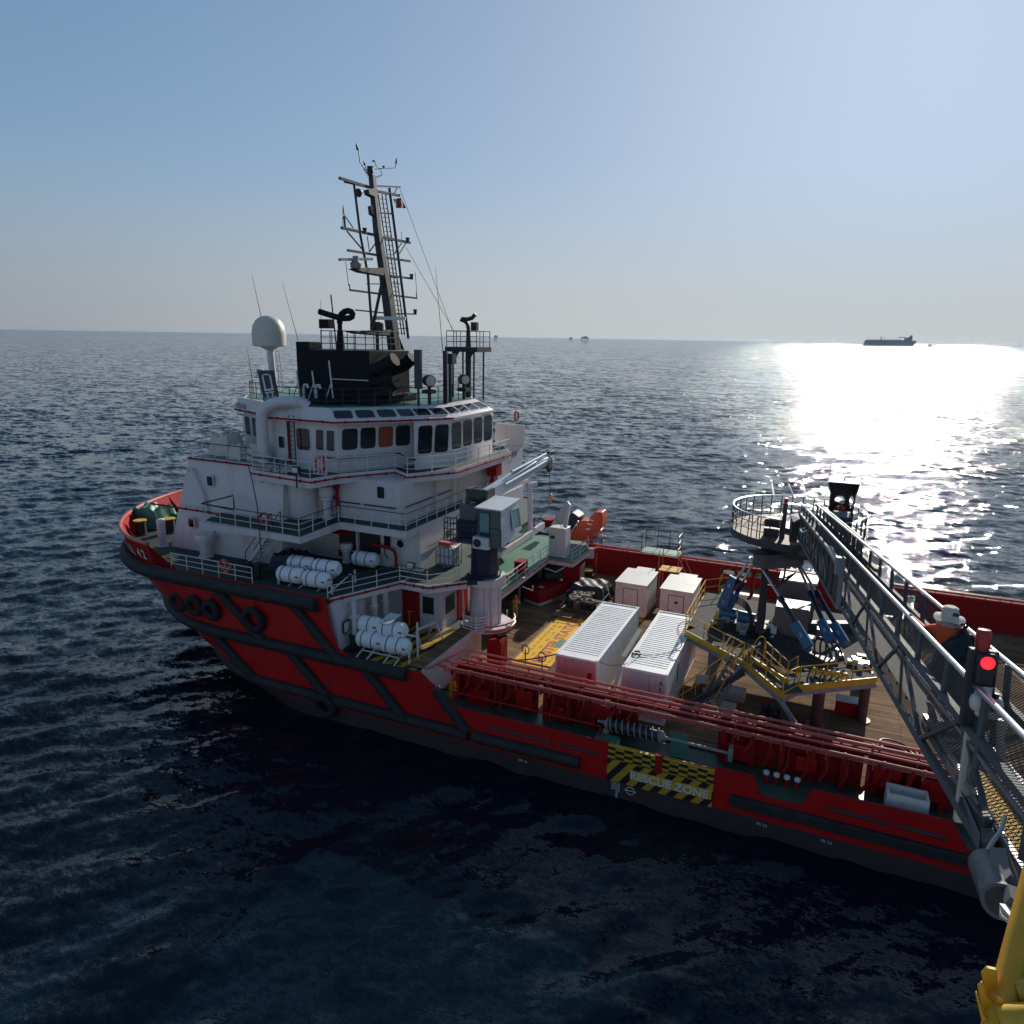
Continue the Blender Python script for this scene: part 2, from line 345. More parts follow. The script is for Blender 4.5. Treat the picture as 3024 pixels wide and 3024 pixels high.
    def torus(s, c, R, r, axis=(0, 0, 1), n=24, k=10):
        c = Vector(c); ax = Vector(axis).normalized(); p = ax.orthogonal().normalized(); w = ax.cross(p)
        return s.pipe([c + (p * math.cos(2 * math.pi * i / n) + w * math.sin(2 * math.pi * i / n)) * R for i in range(n)], r, k, closed=True)
    def ball(s, c, r, n=12, sz=(1, 1, 1)):
        c = Vector(c); v = []; f = []; m2 = n // 2
        for j in range(1, m2):
            th = math.pi * j / m2
            for i in range(n):
                t = 2 * math.pi * i / n; v.append(c + Vector((math.sin(th) * math.cos(t) * sz[0], math.sin(th) * math.sin(t) * sz[1], math.cos(th) * sz[2])) * r)
        top = len(v); v.append(c + Vector((0, 0, r * sz[2]))); bot = top + 1; v.append(c - Vector((0, 0, r * sz[2])))
        for j in range(m2 - 2):
            for i in range(n): f.append((j * n + i, (j + 1) * n + i, (j + 1) * n + (i + 1) % n, j * n + (i + 1) % n))
        for i in range(n): f.append((top, i, (i + 1) % n)); f.append((bot, (m2 - 2) * n + (i + 1) % n, (m2 - 2) * n + i))
        return s.add(v, f)
    def build_each(s, name, mats, parent=None, smooth=35, bevel=0):
        """one object for each separate piece collected here"""
        par = list(range(len(s.v)))
        def find(i):
            while par[i] != i: par[i] = par[par[i]]; i = par[i]
            return i
        for f in s.f:
            for i in f[1:]: par[find(i)] = find(f[0])
        gr = {}
        for k, f in enumerate(s.f): gr.setdefault(find(f[0]), []).append(k)
        out = []
        for ks in gr.values():
            m2 = MB(); idx = {}
            for k in ks:
                for i in s.f[k]:
                    if i not in idx: idx[i] = len(m2.v); m2.v.append(s.v[i])
                m2.f.append(tuple(idx[i] for i in s.f[k])); m2.mi.append(s.mi[k])
            out.append(m2.build(name, mats, parent, smooth, bevel))
        return out
    def build(s, name, mats, parent=None, smooth=35, bevel=0):
        me = bpy.data.meshes.new(name); me.from_pydata(s.v, [], s.f)
        for mm in (mats if isinstance(mats, (list, tuple)) else [mats]): me.materials.append(MATS[mm])
        me.polygons.foreach_set("material_index", s.mi)
        me.validate(); me.update()
        if smooth:
            me.polygons.foreach_set("use_smooth", [True] * len(me.polygons)); me.set_sharp_from_angle(angle=R_(smooth))
        o = bpy.data.objects.new(name, me); COL.objects.link(o)
        if parent is not None:
            o.parent = parent; o.matrix_parent_inverse = parent_matrix(parent).inverted()
        if bevel:
            b = o.modifiers.new("bevel", 'BEVEL'); b.width = bevel; b.segments = 2; b.limit_method = 'ANGLE'
        return o
def parent_matrix(o):
    if o.parent is None: return o.matrix_basis.copy()
    return parent_matrix(o.parent) @ o.matrix_parent_inverse @ o.matrix_basis
def tag(o, label, cat, group=None, kind=None):
    if label: o['label'] = label
    if cat: o['category'] = cat
    if group: o['group'] = group
    if kind: o['kind'] = kind
    return o
def thing(name, label, cat, loc, group=None):
    o = bpy.data.objects.new(name, None); COL.objects.link(o); o.location = loc; o.empty_display_size = .3
    return tag(o, label, cat, group)
def copy_tree(o, parent=None):
    c = o.copy(); COL.objects.link(c)
    if parent is not None:
        c.parent = parent; c.matrix_parent_inverse = o.matrix_parent_inverse.copy()
    for ch in list(o.children): copy_tree(ch, c)
    return c
def text_mesh(name, txt, origin, right, up, size, material, parent=None, extrude=.004, align='LEFT', bold=.0):
    cu = bpy.data.curves.new(name, 'FONT'); cu.body = txt; cu.size = size; cu.extrude = extrude; cu.align_x = align; cu.resolution_u = 3; cu.offset = bold
    o = bpy.data.objects.new(name, cu); COL.objects.link(o)
    dg = bpy.context.evaluated_depsgraph_get(); me = bpy.data.meshes.new_from_object(o.evaluated_get(dg))
    bpy.data.objects.remove(o); bpy.data.curves.remove(cu)
    r = Vector(right); u = Vector(up); n = r.normalized().cross(u.normalized()).normalized()
    mw = Matrix((( r.x, u.x, n.x, origin[0]), (r.y, u.y, n.y, origin[1]), (r.z, u.z, n.z, origin[2]), (0, 0, 0, 1)))
    me.transform(mw); me.materials.clear(); me.materials.append(MATS[material])
    ob = bpy.data.objects.new(name, me); COL.objects.link(ob)
    if parent is not None: ob.parent = parent; ob.matrix_parent_inverse = parent_matrix(parent).inverted()
    return ob
def rail(name, pts, parent, mats=("white_paint", "black_paint"), h=1.05, n=3, step=1.5, r=.024, rp=.03, top=1, closed=False):
    """a railing run: posts, lower bars and a handrail"""
    b = MB(); P = [Vector(p) for p in pts]
    for k in range(n):
        b.m(top if k == n - 1 else 0)
        b.pipe([p + Vector((0, 0, h * (k + 1) / n)) for p in P], r * (1.35 if k == n - 1 else 1), 6)
    b.m(0)
    for i in range(len(P) - 1):
        L = (P[i + 1] - P[i]).length; c = max(1, round(L / step))
        for j in range(c + (1 if i == len(P) - 2 else 0)):
            p = P[i].lerp(P[i + 1], j / c); b.tube(p, p + Vector((0, 0, h)), rp, n=6)
    return b.build(name, list(mats), parent)
def rrect(w, h, r, n=3):
    o = []
    for cx, cy, a0 in ((w / 2 - r, h / 2 - r, 0), (-w / 2 + r, h / 2 - r, 90), (-w / 2 + r, -h / 2 + r, 180), (w / 2 - r, -h / 2 + r, 270)):
        for i in range(n + 1):
            t = R_(a0 + 90 * i / n); o.append((cx + r * math.cos(t), cy + r * math.sin(t)))
    return o
def window(parent, c, right, w, h, up=(0, 0, 1), gl="window_glass", frame="white_paint", name="window", rad=None, border=.07, skew=0.0):
    """framed pane with rounded corners standing proud of the wall; skew leans the sides of the outline"""
    c = Vector(c); r = Vector(right).normalized(); u = Vector(up).normalized(); n = r.cross(u).normalized()
    rad = min(w, h) * .2 if rad is None else rad
    def ring(ww, hh, rr, off): return [c + r * (x + y * skew) + u * y + n * off for x, y in rrect(ww, hh, rr)]
    b = MB()
    b.m(0); i0 = ring(w, h, rad, .012); b.add(i0, [tuple(range(len(i0)))])
    b.m(1); o1 = ring(w + 2 * border, h + 2 * border, rad + border, .035); o0 = ring(w + 2 * border, h + 2 * border, rad + border, -.02); i1 = ring(w, h, rad, .035); k = len(o1)
    b.add(o1 + i1, [(j, (j + 1) % k, k + (j + 1) % k, k + j) for j in range(k)])
    b.add(o0 + o1, [(j, (j + 1) % k, k + (j + 1) % k, k + j) for j in range(k)])
    b.add(i1 + i0, [(j, (j + 1) % k, k + (j + 1) % k, k + j) for j in range(k)])
    return b.build(name, [gl, frame], parent, smooth=30)

# ------------------------------------------------------------------ water
def make_water():
    m = bpy.data.materials.new("sea_water"); m.use_nodes = True; nt = m.node_tree; b = nt.nodes["Principled BSDF"]
    b.inputs["Base Color"].default_value = (.0014, .0075, .0145, 1); b.inputs["Roughness"].default_value = .045; b.inputs["IOR"].default_value = 1.30
    geo = nt.nodes.new("ShaderNodeNewGeometry")
    # ripples as slopes on top of the modelled waves; fine ones rule the sheltered water by the rig, longer ones the open sea
    def slopes(bands):
        acc = None
        for sc, amp, rot, st in bands:           # noise scale, strength, turn, stretch along the crests
            mp = nt.nodes.new("ShaderNodeMapping"); mp.inputs["Rotation"].default_value = (0, 0, rot); mp.inputs["Scale"].default_value = (sc / st, sc * 1.0, sc)
            nt.links.new(geo.outputs["Position"], mp.inputs[0])
            n = nt.nodes.new("ShaderNodeTexNoise"); n.inputs["Scale"].default_value = 1; n.inputs["Detail"].default_value = 2; n.inputs["Roughness"].default_value = .55
            nt.links.new(mp.outputs[0], n.inputs["Vector"])
            s = nt.nodes.new("ShaderNodeVectorMath"); s.operation = 'SUBTRACT'; nt.links.new(n.outputs["Color"], s.inputs[0]); s.inputs[1].default_value = (.5, .5, .5)
            k = nt.nodes.new("ShaderNodeVectorMath"); k.operation = 'MULTIPLY'; nt.links.new(s.outputs[0], k.inputs[0]); k.inputs[1].default_value = (amp * 1.15, amp * 1.25, 0)
            if acc is None: acc = k
            else:
                ad = nt.nodes.new("ShaderNodeVectorMath"); ad.operation = 'ADD'; nt.links.new(acc.outputs[0], ad.inputs[0]); nt.links.new(k.outputs[0], ad.inputs[1]); acc = ad
        return acc
    coarse = slopes(((.085, .30, -.55, 2.0), (.28, .66, -.55, 2.0), (.75, .90, -.60, 2.0), (1.7, .62, -.5, 1.8)))
    fine = slopes(((1.7, .60, -.75, 2.0), (4.6, .85, -.5, 1.8), (12, .80, -.7, 1.6), (31, .50, -.3, 1.4)))
    pn = nt.nodes.new("ShaderNodeTexNoise"); pn.inputs["Scale"].default_value = .018; pn.inputs["Detail"].default_value = 3; nt.links.new(geo.outputs["Position"], pn.inputs["Vector"])
    pr = nt.nodes.new("ShaderNodeMapRange"); pr.inputs[1].default_value = .35; pr.inputs[2].default_value = .65; pr.inputs[3].default_value = .75; pr.inputs[4].default_value = 1.25; nt.links.new(pn.outputs["Fac"], pr.inputs[0])
    ln = nt.nodes.new("ShaderNodeVectorMath"); ln.operation = 'LENGTH'; nt.links.new(geo.outputs["Position"], ln.inputs[0])
    tot = None
    for acc, d0, d1, w0, w1 in ((coarse, 30, 220, .25, 1.5), (fine, 40, 200, .50, .07)):
        lr = nt.nodes.new("ShaderNodeMapRange"); lr.inputs[1].default_value = d0; lr.inputs[2].default_value = d1; lr.inputs[3].default_value = w0; lr.inputs[4].default_value = w1; nt.links.new(ln.outputs["Value"], lr.inputs[0])
        mu = nt.nodes.new("ShaderNodeMath"); mu.operation = 'MULTIPLY'; nt.links.new(pr.outputs[0], mu.inputs[0]); nt.links.new(lr.outputs[0], mu.inputs[1])
        sc2 = nt.nodes.new("ShaderNodeVectorMath"); sc2.operation = 'SCALE'; nt.links.new(acc.outputs[0], sc2.inputs[0]); nt.links.new(mu.outputs[0], sc2.inputs["Scale"])
        if tot is None: tot = sc2
        else:
            a2 = nt.nodes.new("ShaderNodeVectorMath"); a2.operation = 'ADD'; nt.links.new(tot.outputs[0], a2.inputs[0]); nt.links.new(sc2.outputs[0], a2.inputs[1]); tot = a2
    ad = nt.nodes.new("ShaderNodeVectorMath"); ad.operation = 'ADD'; nt.links.new(geo.outputs["Normal"], ad.inputs[0]); nt.links.new(tot.outputs[0], ad.inputs[1])
    nm = nt.nodes.new("ShaderNodeVectorMath"); nm.operation = 'NORMALIZE'; nt.links.new(ad.outputs[0], nm.inputs[0])
    nt.links.new(nm.outputs[0], b.inputs["Normal"])
    MATS["sea_water"] = m
    # polar sheet round the vessel: real waves near by, long calm facets far away
    NA = 1250
    ang = np.linspace(R_(-12), R_(192), NA)
    rr = [0.5]
    while rr[-1] < 900: rr.append(rr[-1] + max(.15, rr[-1] * .0038))
    while rr[-1] < 25000: rr.append(rr[-1] * 1.12)
    rr = np.array(rr); NR = len(rr)
    A, Rr = np.meshgrid(ang, rr)
    X = Rr * np.cos(A); Y = Rr * np.sin(A) - 4.0; Z = np.zeros_like(X)
    rng = np.random.RandomState(3)
    sp = np.maximum(.15, Rr * .0038)
    for i in range(80):
        lam = .55 * (6.5 / .55) ** rng.rand()
        th = R_(316) + rng.randn() * .42          # crests run from lower left to upper right of the picture
        a = .0036 * lam * (.6 + .8 * rng.rand()) * (1.0 if lam < 3.5 else .75)
        k = 2 * math.pi / lam
        fade = np.clip((lam / sp - 3) / 3, 0, 1)
        ph = k * (X * math.cos(th) + Y * math.sin(th)) + rng.rand() * 6.283
        s = np.sin(ph); Z += a * fade * (s - .22 * np.cos(2 * ph))
    co = np.column_stack([X.ravel(), Y.ravel(), Z.ravel()]).astype(np.float32)
    idx = np.arange(NA * NR).reshape(NR, NA)
    qd = np.stack([idx[:-1, :-1], idx[:-1, 1:], idx[1:, 1:], idx[1:, :-1]], -1).reshape(-1, 4)[:, ::-1].astype(np.int32)
    me = bpy.data.meshes.new("water"); me.vertices.add(len(co)); me.vertices.foreach_set("co", co.ravel())
    me.loops.add(qd.size); me.loops.foreach_set("vertex_index", qd.ravel()); me.polygons.add(len(qd))
    me.polygons.foreach_set("loop_start", np.arange(0, qd.size, 4, dtype=np.int32)); me.polygons.foreach_set("use_smooth", np.ones(len(qd), dtype=bool))
    me.update(); me.validate(); me.materials.append(m)
    o = bpy.data.objects.new("water", me); COL.objects.link(o)
    if me.polygons[0].normal.z < 0: me.flip_normals()
    o['kind'] = 'structure'
make_water()

# ================================================================== THE SUPPLY SHIP
CL = 45.5                       # centre line of the ship
ship = thing("supply_ship", "large red and white offshore supply ship with white deckhouse, black mast and open cargo deck", "ship", (-14, CL, 0))
def mir(y): return 2 * CL - y
B_HALF = 14.8
LV = [(-2.5, -26, 10), (0, -26, 12.3), (1.4, -28.6, 13.2), (2.6, -30.5, 14), (4.3, -33, 13.6), (7.2, -37.3, 12.0), (8.8, -37.7, 12.8), (9.6, -37.9, 13.0)]
def half(x, z):
    """half-breadth of the hull"""
    zs = [l[0] for l in LV]; xs = np.interp(z, zs, [l[1] for l in LV]); ln = np.interp(z, zs, [l[2] for l in LV])
    if x >= xs: return B_HALF
    t = (xs - x) / ln
    return 0.0 if t >= 1 else B_HALF * (1 - t ** 2.0) ** .52
def bow_x(z):
    zs = [l[0] for l in LV]; return np.interp(z, zs, [l[1] - l[2] for l in LV])
def top(x):
    P = [(-60, 7.6), (-24.9, 7.6), (-24.45, 5.6), (-24.1, 4.75), (-23.4, 4.38), (-18.95, 4.36), (-16.55, 2.72), (-2.3, 2.92), (-1.5, 2.92), (-1.1, 2.05), (.6, 2.05), (1.0, 2.95), (6.3, 3.05), (6.9, 1.95), (20, 1.95)]
    return float(np.interp(x, [p[0] for p in P], [p[1] for p in P]))
def hull_shell():
    b = MB()
    # curved bow: columns follow the outline so the stem closes; body: columns along X
    zl = [-2.5, -1.2, -.4, 0, .4, .92, 1.4, 2.05, 2.72, 3.4, 4.36, 5.2, 6.0, 6.8, 7.6]
    xb = list(np.linspace(-24.9, -25.9, 3)) + list(np.linspace(-26.5, -37, 20))
    body = sorted(set([-24.9, -24.45, -24.1, -23.75, -23.4, -21, -18.95, -16.55, -14, -11, -8.2, -5.7, -3.15, -2.3, -1.5, -1.1, .6, 1.0, 3, 6.3, 6.9, 10, 15, 20]))
    for sgn in (-1, 1):
        cols = []
        NB = 46
        for i in range(NB + 1):
            s = i / NB
            col = []
            for z in zl:
                x0 = -24.9; zs = [l[0] for l in LV]; xs = np.interp(z, zs, [l[1] for l in LV]); ln = np.interp(z, zs, [l[2] for l in LV])
                if s < .25: x = xs + (x0 - xs) * (1 - s / .25); hb = B_HALF
                else:
                    a = (s - .25) / .75 * math.pi / 2; x = xs - ln * math.sin(a); hb = B_HALF * max(0, math.cos(a)) ** 1.04
                col.append((x, CL + sgn * hb, z))
            cols.append(col)
        cols = cols[::-1]
        for x in body[1:]:
            t = top(x); cols.append([(x, CL + sgn * B_HALF, min(z, t)) for z in zl])
        nz = len(zl); n0 = len(b.v)
        b.v += [tuple(map(float, v)) for c in cols for v in c]
        for i in range(len(cols) - 1):
            for j in range(nz - 1):
                f = (n0 + i * nz + j, n0 + (i + 1) * nz + j, n0 + (i + 1) * nz + j + 1, n0 + i * nz + j + 1)
                if cols[i][j][2] >= cols[i][j + 1][2] - 1e-4 and cols[i + 1][j][2] >= cols[i + 1][j + 1][2] - 1e-4: continue
                b.f.append(f if sgn < 0 else f[::-1]); b.mi.append(1 if zl[j + 1] <= .93 else 0)
    # transom
    b.quad((20, CL - B_HALF, -2.5), (20, CL + B_HALF, -2.5), (20, CL + B_HALF, 1.95), (20, CL - B_HALF, 1.95))
    return b
hull = hull_shell().build("hull", ["red_hull", "boot_top"], ship, smooth=40)

def side_pts(z, xa, xb, off, n=40, sgn=-1):
    """points along the ship's side at height z, off metres outside the plating"""
    out = []
    for i in range(n + 1):
        x = xa + (xb - xa) * i / n
        h = half(x, z); h2 = half(x + .05, z); h1 = half(x - .05, z)
        nx, ny = -(h2 - h1) / .1, 1.0; l = math.hypot(nx, ny)
        out.append((x + nx / l * off, CL + sgn * (h + ny / l * off), z))
    return out
def ring_pts(z, xa, off, n=60, sgn=-1, to=1.0):
    """the same, carried round the bow to the centre line"""
    zs = [l[0] for l in LV]; xs = np.interp(z, zs, [l[1] for l in LV]); ln = np.interp(z, zs, [l[2] for l in LV]); out = []
    if xa > xs: out = [(xa + (xs - xa) * i / 8, CL + sgn * (B_HALF + off), z) for i in range(8)]
    for i in range(n + 1):
        a = math.pi / 2 * i / n * to
        hb = B_HALF * max(0, math.cos(a)) ** 1.04
        out.append((xs - ln * math.sin(a) - off * math.sin(a), CL + sgn * (hb + off * math.cos(a)), z))
    return out
# rubber fender lines on the hull (both sides)
for sg in (-1, 1):
    b = MB(); b.pipe(ring_pts(7.12, -25.4, .12, 48, sg), .42, 12); b.build("upper_fender", "rubber", hull)
    b = MB(); b.pipe(ring_pts(4.05, -19.6, .08, 48, sg), .36, 12); b.build("middle_fender", "rubber", hull)
    b = MB(); b.pipe(ring_pts(1.42, -15.8, .06, 40, sg, .9), .33, 12); b.build("lower_fender", "rubber", hull)
    b = MB(); b.pipe([(-15.5, CL + sg * 14.85, 1.42), (-9.6, CL + sg * 14.85, 1.46)], .34, 12); b.build("side_fender", "rubber", hull)
    b = MB(); b.box(-2.35, 11, *sorted((CL + sg * 14.72, CL + sg * 15.05)), 1.35, 1.86); b.build("side_fender", "rubber", hull, bevel=.05)
    # slanting fender bars between the lines
    for xt, xb_, zt, zb in ((-33.0, -29.6, 6.9, 4.2), (-27.1, -24.3, 6.9, 4.2), (-27.6, -25.0, 3.9, 1.55), (-22.3, -19.9, 3.9, 1.55), (-33.6, -30.6, 3.9, 1.5), (-17.8, -15.9, 3.7, 1.6)):
        pts = []
        for i in range(9):
            t = i / 8; x = xt + (xb_ - xt) * t; z = zt + (zb - zt) * t
            pts.append((x, CL + sg * (half(x, z) + .10), z))
        b = MB(); b.pipe(pts, .29, 10); b.build("fender_bar", "rubber", hull)
# stem guard: dark strip down the curved stem
b = MB()
stem = [(bow_x(z) - .05, CL, z) for z in np.linspace(-.5, 7.0, 12)]
b.pipe(stem, .45, 10); b.build("stem_fender", "rubber", hull)
# shallow recesses (grab slots) along the port bulwark
for xa, xe in ((-14.6, -11.2), (-10.7, -8.7), (1.6, 4.1), (4.4, 6.2)):
    b = MB(); zc = 2.16 if xa < 0 else 2.33
    b.pipe([(xa, CL - 14.815, zc), (xe, CL - 14.815, zc)], .085, 8); b.build("grab_slot", "boot_top", hull)
# rubbing edge that caps the bulwark
b = MB()
b.pipe([(x, CL - 14.74, top(x) + .03) for x in (-18.95, -16.55, -8.2)], .07, 8); b.pipe([(x, CL - 14.74, top(x) + .03) for x in (-3.1, -2.3, -1.5, -1.1, .6, 1.0, 3, 6.3, 6.9, 9)], .07, 8)
b.build("bulwark_cap", "red_paint", hull)
# rescue zone panel: checkers above, stripes and words below
b = MB(); b.box(-8.2, -3.15, CL - 14.86, CL - 14.80, 2.10, 2.80); b.build("rescue_zone_checkers", "hazard_checker", hull)
b = MB(); b.box(-8.2, -3.15, CL - 14.865, CL - 14.80, .93, 2.10); b.build("rescue_zone_stripes", "hazard_slant", hull)
b = MB(); b.box(-8.2, -5.9, CL - 14.90, CL - 14.70, 2.80, 2.86); b.box(-5.5, -3.15, CL - 14.90, CL - 14.70, 2.80, 2.86); b.build("rescue_zone_rail", "yellow_paint", hull)
b = MB(); b.box(-5.86, -5.56, CL - 14.95, CL - 14.70, 2.02, 2.95); b.build("rescue_zone_post", "red_paint", hull)
b = MB(); b.box(-7.05, -3.2, CL - 14.872, CL - 14.80, 1.30, 1.80); b.build("rescue_zone_board", "yellow_paint", hull)
text_mesh("rescue_zone_lettering", "RESCUE ZONE", (-7.05, CL - 14.885, 1.34), (1.02, 0, 0), (0, 0, 1), .56, "lettering_white", hull, bold=.018)
for x, t in ((-12.9, "FR 76"), (-1.15, "FR 56"), (1.55, "FR 52")):
    text_mesh("frame_mark", t, (x, CL - 14.81, .62), (1, 0, 0), (0, 0, 1), .20, "lettering_white", hull)
# load line mark and draught figures
b = MB(); y = CL - 14.815
b.torus((-7.0, y, .62), .20, .02, (0, 1, 0), 20, 6); b.box(-7.3, -6.7, y - .015, y, .60, .64)
for k in range(4): b.box(-7.95, -7.55, y - .015, y, .50 + .10 * k, .53 + .10 * k)
b.box(-7.58, -7.54, y - .015, y, .40, 1.0)
for k in range(5): b.box(-7.72, -7.62, y - .015, y, .34 - .13 * k, .41 - .13 * k)
b.build("load_line_mark", "lettering_white", hull)

# ------------------------------------------------------------------ bow bulwark with its stays and the ship's name
def bulwark():
    b = MB(); N = 56; a0, a1 = R_(3), R_(177)
    outer0, outer1, inner0, inner1 = [], [], [], []
    for i in range(N + 1):
        a = -math.pi / 2 * .93 + math.pi * .93 * i / N      # -port .. +starboard
        th = a
        def pt(z, off):
            zs = [l[0] for l in LV]; xs = np.interp(z, zs, [l[1] for l in LV]); ln = np.interp(z, zs, [l[2] for l in LV])
            c = math.cos(th); s = math.sin(th)
            hb = B_HALF * abs(s) ** 1.04 * (1 if s > 0 else -1)
            return (xs - ln * c + off * c, CL + hb - off * s, z)
        zt = 8.75
        outer0.append(pt(7.5, .25)); outer1.append(pt(zt, .25)); inner0.append(pt(7.5, .33)); inner1.append(pt(zt, .33))
    for i in range(N):
        b.quad(outer0[i], outer0[i + 1], outer1[i + 1], outer1[i]); b.quad(inner0[i + 1], inner0[i], inner1[i], inner1[i + 1]); b.quad(outer1[i], outer1[i + 1], inner1[i + 1], inner1[i])
    # end pieces sloping down to the deck
    for k, dx in ((0, 1), (N, 1)):
        p0, p1 = Vector(outer0[k]), Vector(outer1[k])
        b.add([p0, p0 + Vector((2.1, -.1 if k == 0 else .1, 0)), p1], [(0, 1, 2)]); b.add([p0, p1, p0 + Vector((2.1, -.1 if k == 0 else .1, 0))], [(0, 1, 2)])
    o = b.build("bow_bulwark", ["red_paint"], ship)
    b = MB(); b.pipe([Vector(p) + Vector((0, 0, .04)) for p in outer1], .13, 8); b.build("bulwark_rail", "pipe_red", o)
    b = MB()
    for i in range(2, N, 3):
        p0, p1 = Vector(inner0[i]), Vector(inner1[i]); d = Vector((-30 - p0.x, CL - p0.y, 0)).normalized()
        b.plate([p1, p0, p0 + d * .35], .05)
    b.build_each("bulwark_stay", "red_paint", o)
    return o, outer0, outer1
bw, o0, o1 = bulwark()
# name painted on the port bow
def name_on_bow():
    base = Vector(o0[4]); nxt = Vector(o0[14])
    word = "HALUL 42"; 
    # follow the curve letter by letter
    pts = [Vector(o0[k]).lerp(Vector(o1[k]), .18) for k in range(0, 24)]
    L = [0]
    for k in range(1, len(pts)): L.append(L[-1] + (pts[k] - pts[k - 1]).length)
    def at(s):
        for k in range(1, len(pts)):
            if L[k] >= s: return pts[k - 1].lerp(pts[k], (s - L[k - 1]) / (L[k] - L[k - 1])), (pts[k] - pts[k - 1]).normalized()
        return pts[-1], (pts[-1] - pts[-2]).normalized()
    s = 5.2
    objs = []
    for ch in word:
        p, t = at(s)
        if ch != ' ':
            up = (Vector(o1[8]) - Vector(o0[8])).normalized(); r = -t; n = r.cross(up).normalized()
            p2 = p + n * .05
            objs.append(text_mesh("name_letter", ch, p2, r, up, .92, "lettering_white", bw, bold=.02))
        s -= .66 if ch not in ' ' else .3
name_on_bow()

# ------------------------------------------------------------------ decks
def deck_outline(z, xa, inset, n=40):
    pp = ring_pts(z, xa, -inset, n, -1)
    ps = [(x, mir(y), zz) for x, y, zz in pp]
    return [(x, y) for x, y, _ in pp] + [(x, y) for x, y, _ in ps[::-1]]
b = MB(); b.prism(deck_outline(7.3, -30.9, .22), 7.30, 7.50); b.build("forecastle_deck", "deck_green", ship)
b = MB(); b.prism([(-31.2, 30.76), (-24.75, 30.76), (-24.75, 31.1), (-22.85, 35.3), (-20.9, 35.25), (-19.3, 37.1), (-18.4, 37.6), (-18.4, 39.6), (-19.6, 40.6), (-21.6, 41.5), (-21.6, mir(37)), (-22.85, mir(35.3)), (-24.75, mir(31.1)), (-24.75, mir(30.76)), (-31.2, mir(30.76))], 7.22, 7.496)
fore = b.build("raft_deck", ["deck_green"], ship)
# pale edge plate and red fire main that run along that deck's edge
edge = [(-24.72, 30.9), (-24.7, 31.1), (-22.82, 35.25), (-20.88, 35.2), (-19.25, 37.05)]
b = MB()
for i in range(len(edge) - 1): b.beam((*edge[i], 7.28), (*edge[i + 1], 7.28), .05, .5)
b.build("deck_edge_plate", "white_paint", fore)
b = MB(); b.pipe([(x + .05, y - .05, 7.38) for x, y in edge], .055, 8)
for i in range(len(edge) - 1):
    for k in range(3): b.ball(Vector((*edge[i], 7.38)).lerp(Vector((*edge[i + 1], 7.38)), (k + .4) / 3) + Vector((.05, -.05, 0)), .10, 8)
b.build("fire_main", "red_paint", fore)
b = MB(); b.prism([(-27, 30.76), (-18.95, 30.76), (-18.95, 37.4), (-18.3, 38.2), (-18.3, 39.8), (-19.2, 40.3), (-27, 40.3)], 4.05, 4.25); wing = b.build("wing_deck", ["deck_green"], ship)
b = MB(); b.prism([(-27, mir(30.76)), (-19.3, mir(30.76)), (-19.3, mir(40)), (-27, mir(40))], 4.05, 4.25); b.build("wing_deck", "deck_green", ship)
# main deck: steel sheet with a wood-sheathed cargo area
b = MB(); b.box(-27, 19.9, CL - 14.75, CL + 14.75, 1.9, 2.10); md = b.build("main_deck", "wet_steel_green", ship)
b = MB(); b.box(-27, 19.5, 33.35, 57.6, 2.10, 2.15); b.build("wood_sheathing", "deck_planks", md)
# painted muster station
b = MB(); b.box(-16.75, -14.3, 38.3, 46.9, 2.150, 2.158); ms = b.build("muster_marking", "muster_yellow", md)
text_mesh("muster_lettering", "MUSTER STATION", (-14.98, 38.9, 2.16), (0, 1, 0), (-1, 0, 0), 1.0, "lettering_red", ms, bold=.035)
b = MB()
for i in range(13):
    for xx in (-14.62, -15.0 - .95, -16.35):
        y0 = 38.6 + i * .62
        if abs(xx + 15.95) < .1 and i % 2: continue
        b.pipe([(xx - .07, y0, 2.163), (xx - .07, y0 + .26, 2.163), (xx + .07, y0 + .26, 2.163), (xx + .07, y0, 2.163)], .012, 4, closed=True)
b.build("tie_down_ring", "brass", ms)
b = MB(); b.box(-15.2, -14.25, 41.6, 42.9, 2.158, 2.166); b.build("green_patch", "deck_green_light", ms)
b = MB(); b.box(-16.86, -16.75, 38.2, 47.1, 2.15, 2.20); b.box(-18.95, -18.88, 38.6, 44.5, 2.15, 2.165); b.build("deck_strap", "wood", md)
# hazard stripes on the wing deck
b = MB(); b.box(-22.6, -19.25, 31.0, 37.0, 4.25, 4.258); b.build("hazard_floor", "hazard_deck", wing)
# athwart bulkhead under the wing deck's after edge with its timber capping
b = MB(); b.box(-19.05, -18.9, 31.0, 38.4, 2.1, 4.2); b.build("wing_bulkhead", "white_paint", wing)
b = MB(); b.box(-19.75, -18.82, 31.2, 37.6, 4.25, 4.34); b.build("timber_capping", "deck_planks", wing)
b = MB(); b.box(-18.86, -18.80, 30.9, 37.7, 4.02, 4.36); b.build("wing_edge_plate", "white_paint", wing)

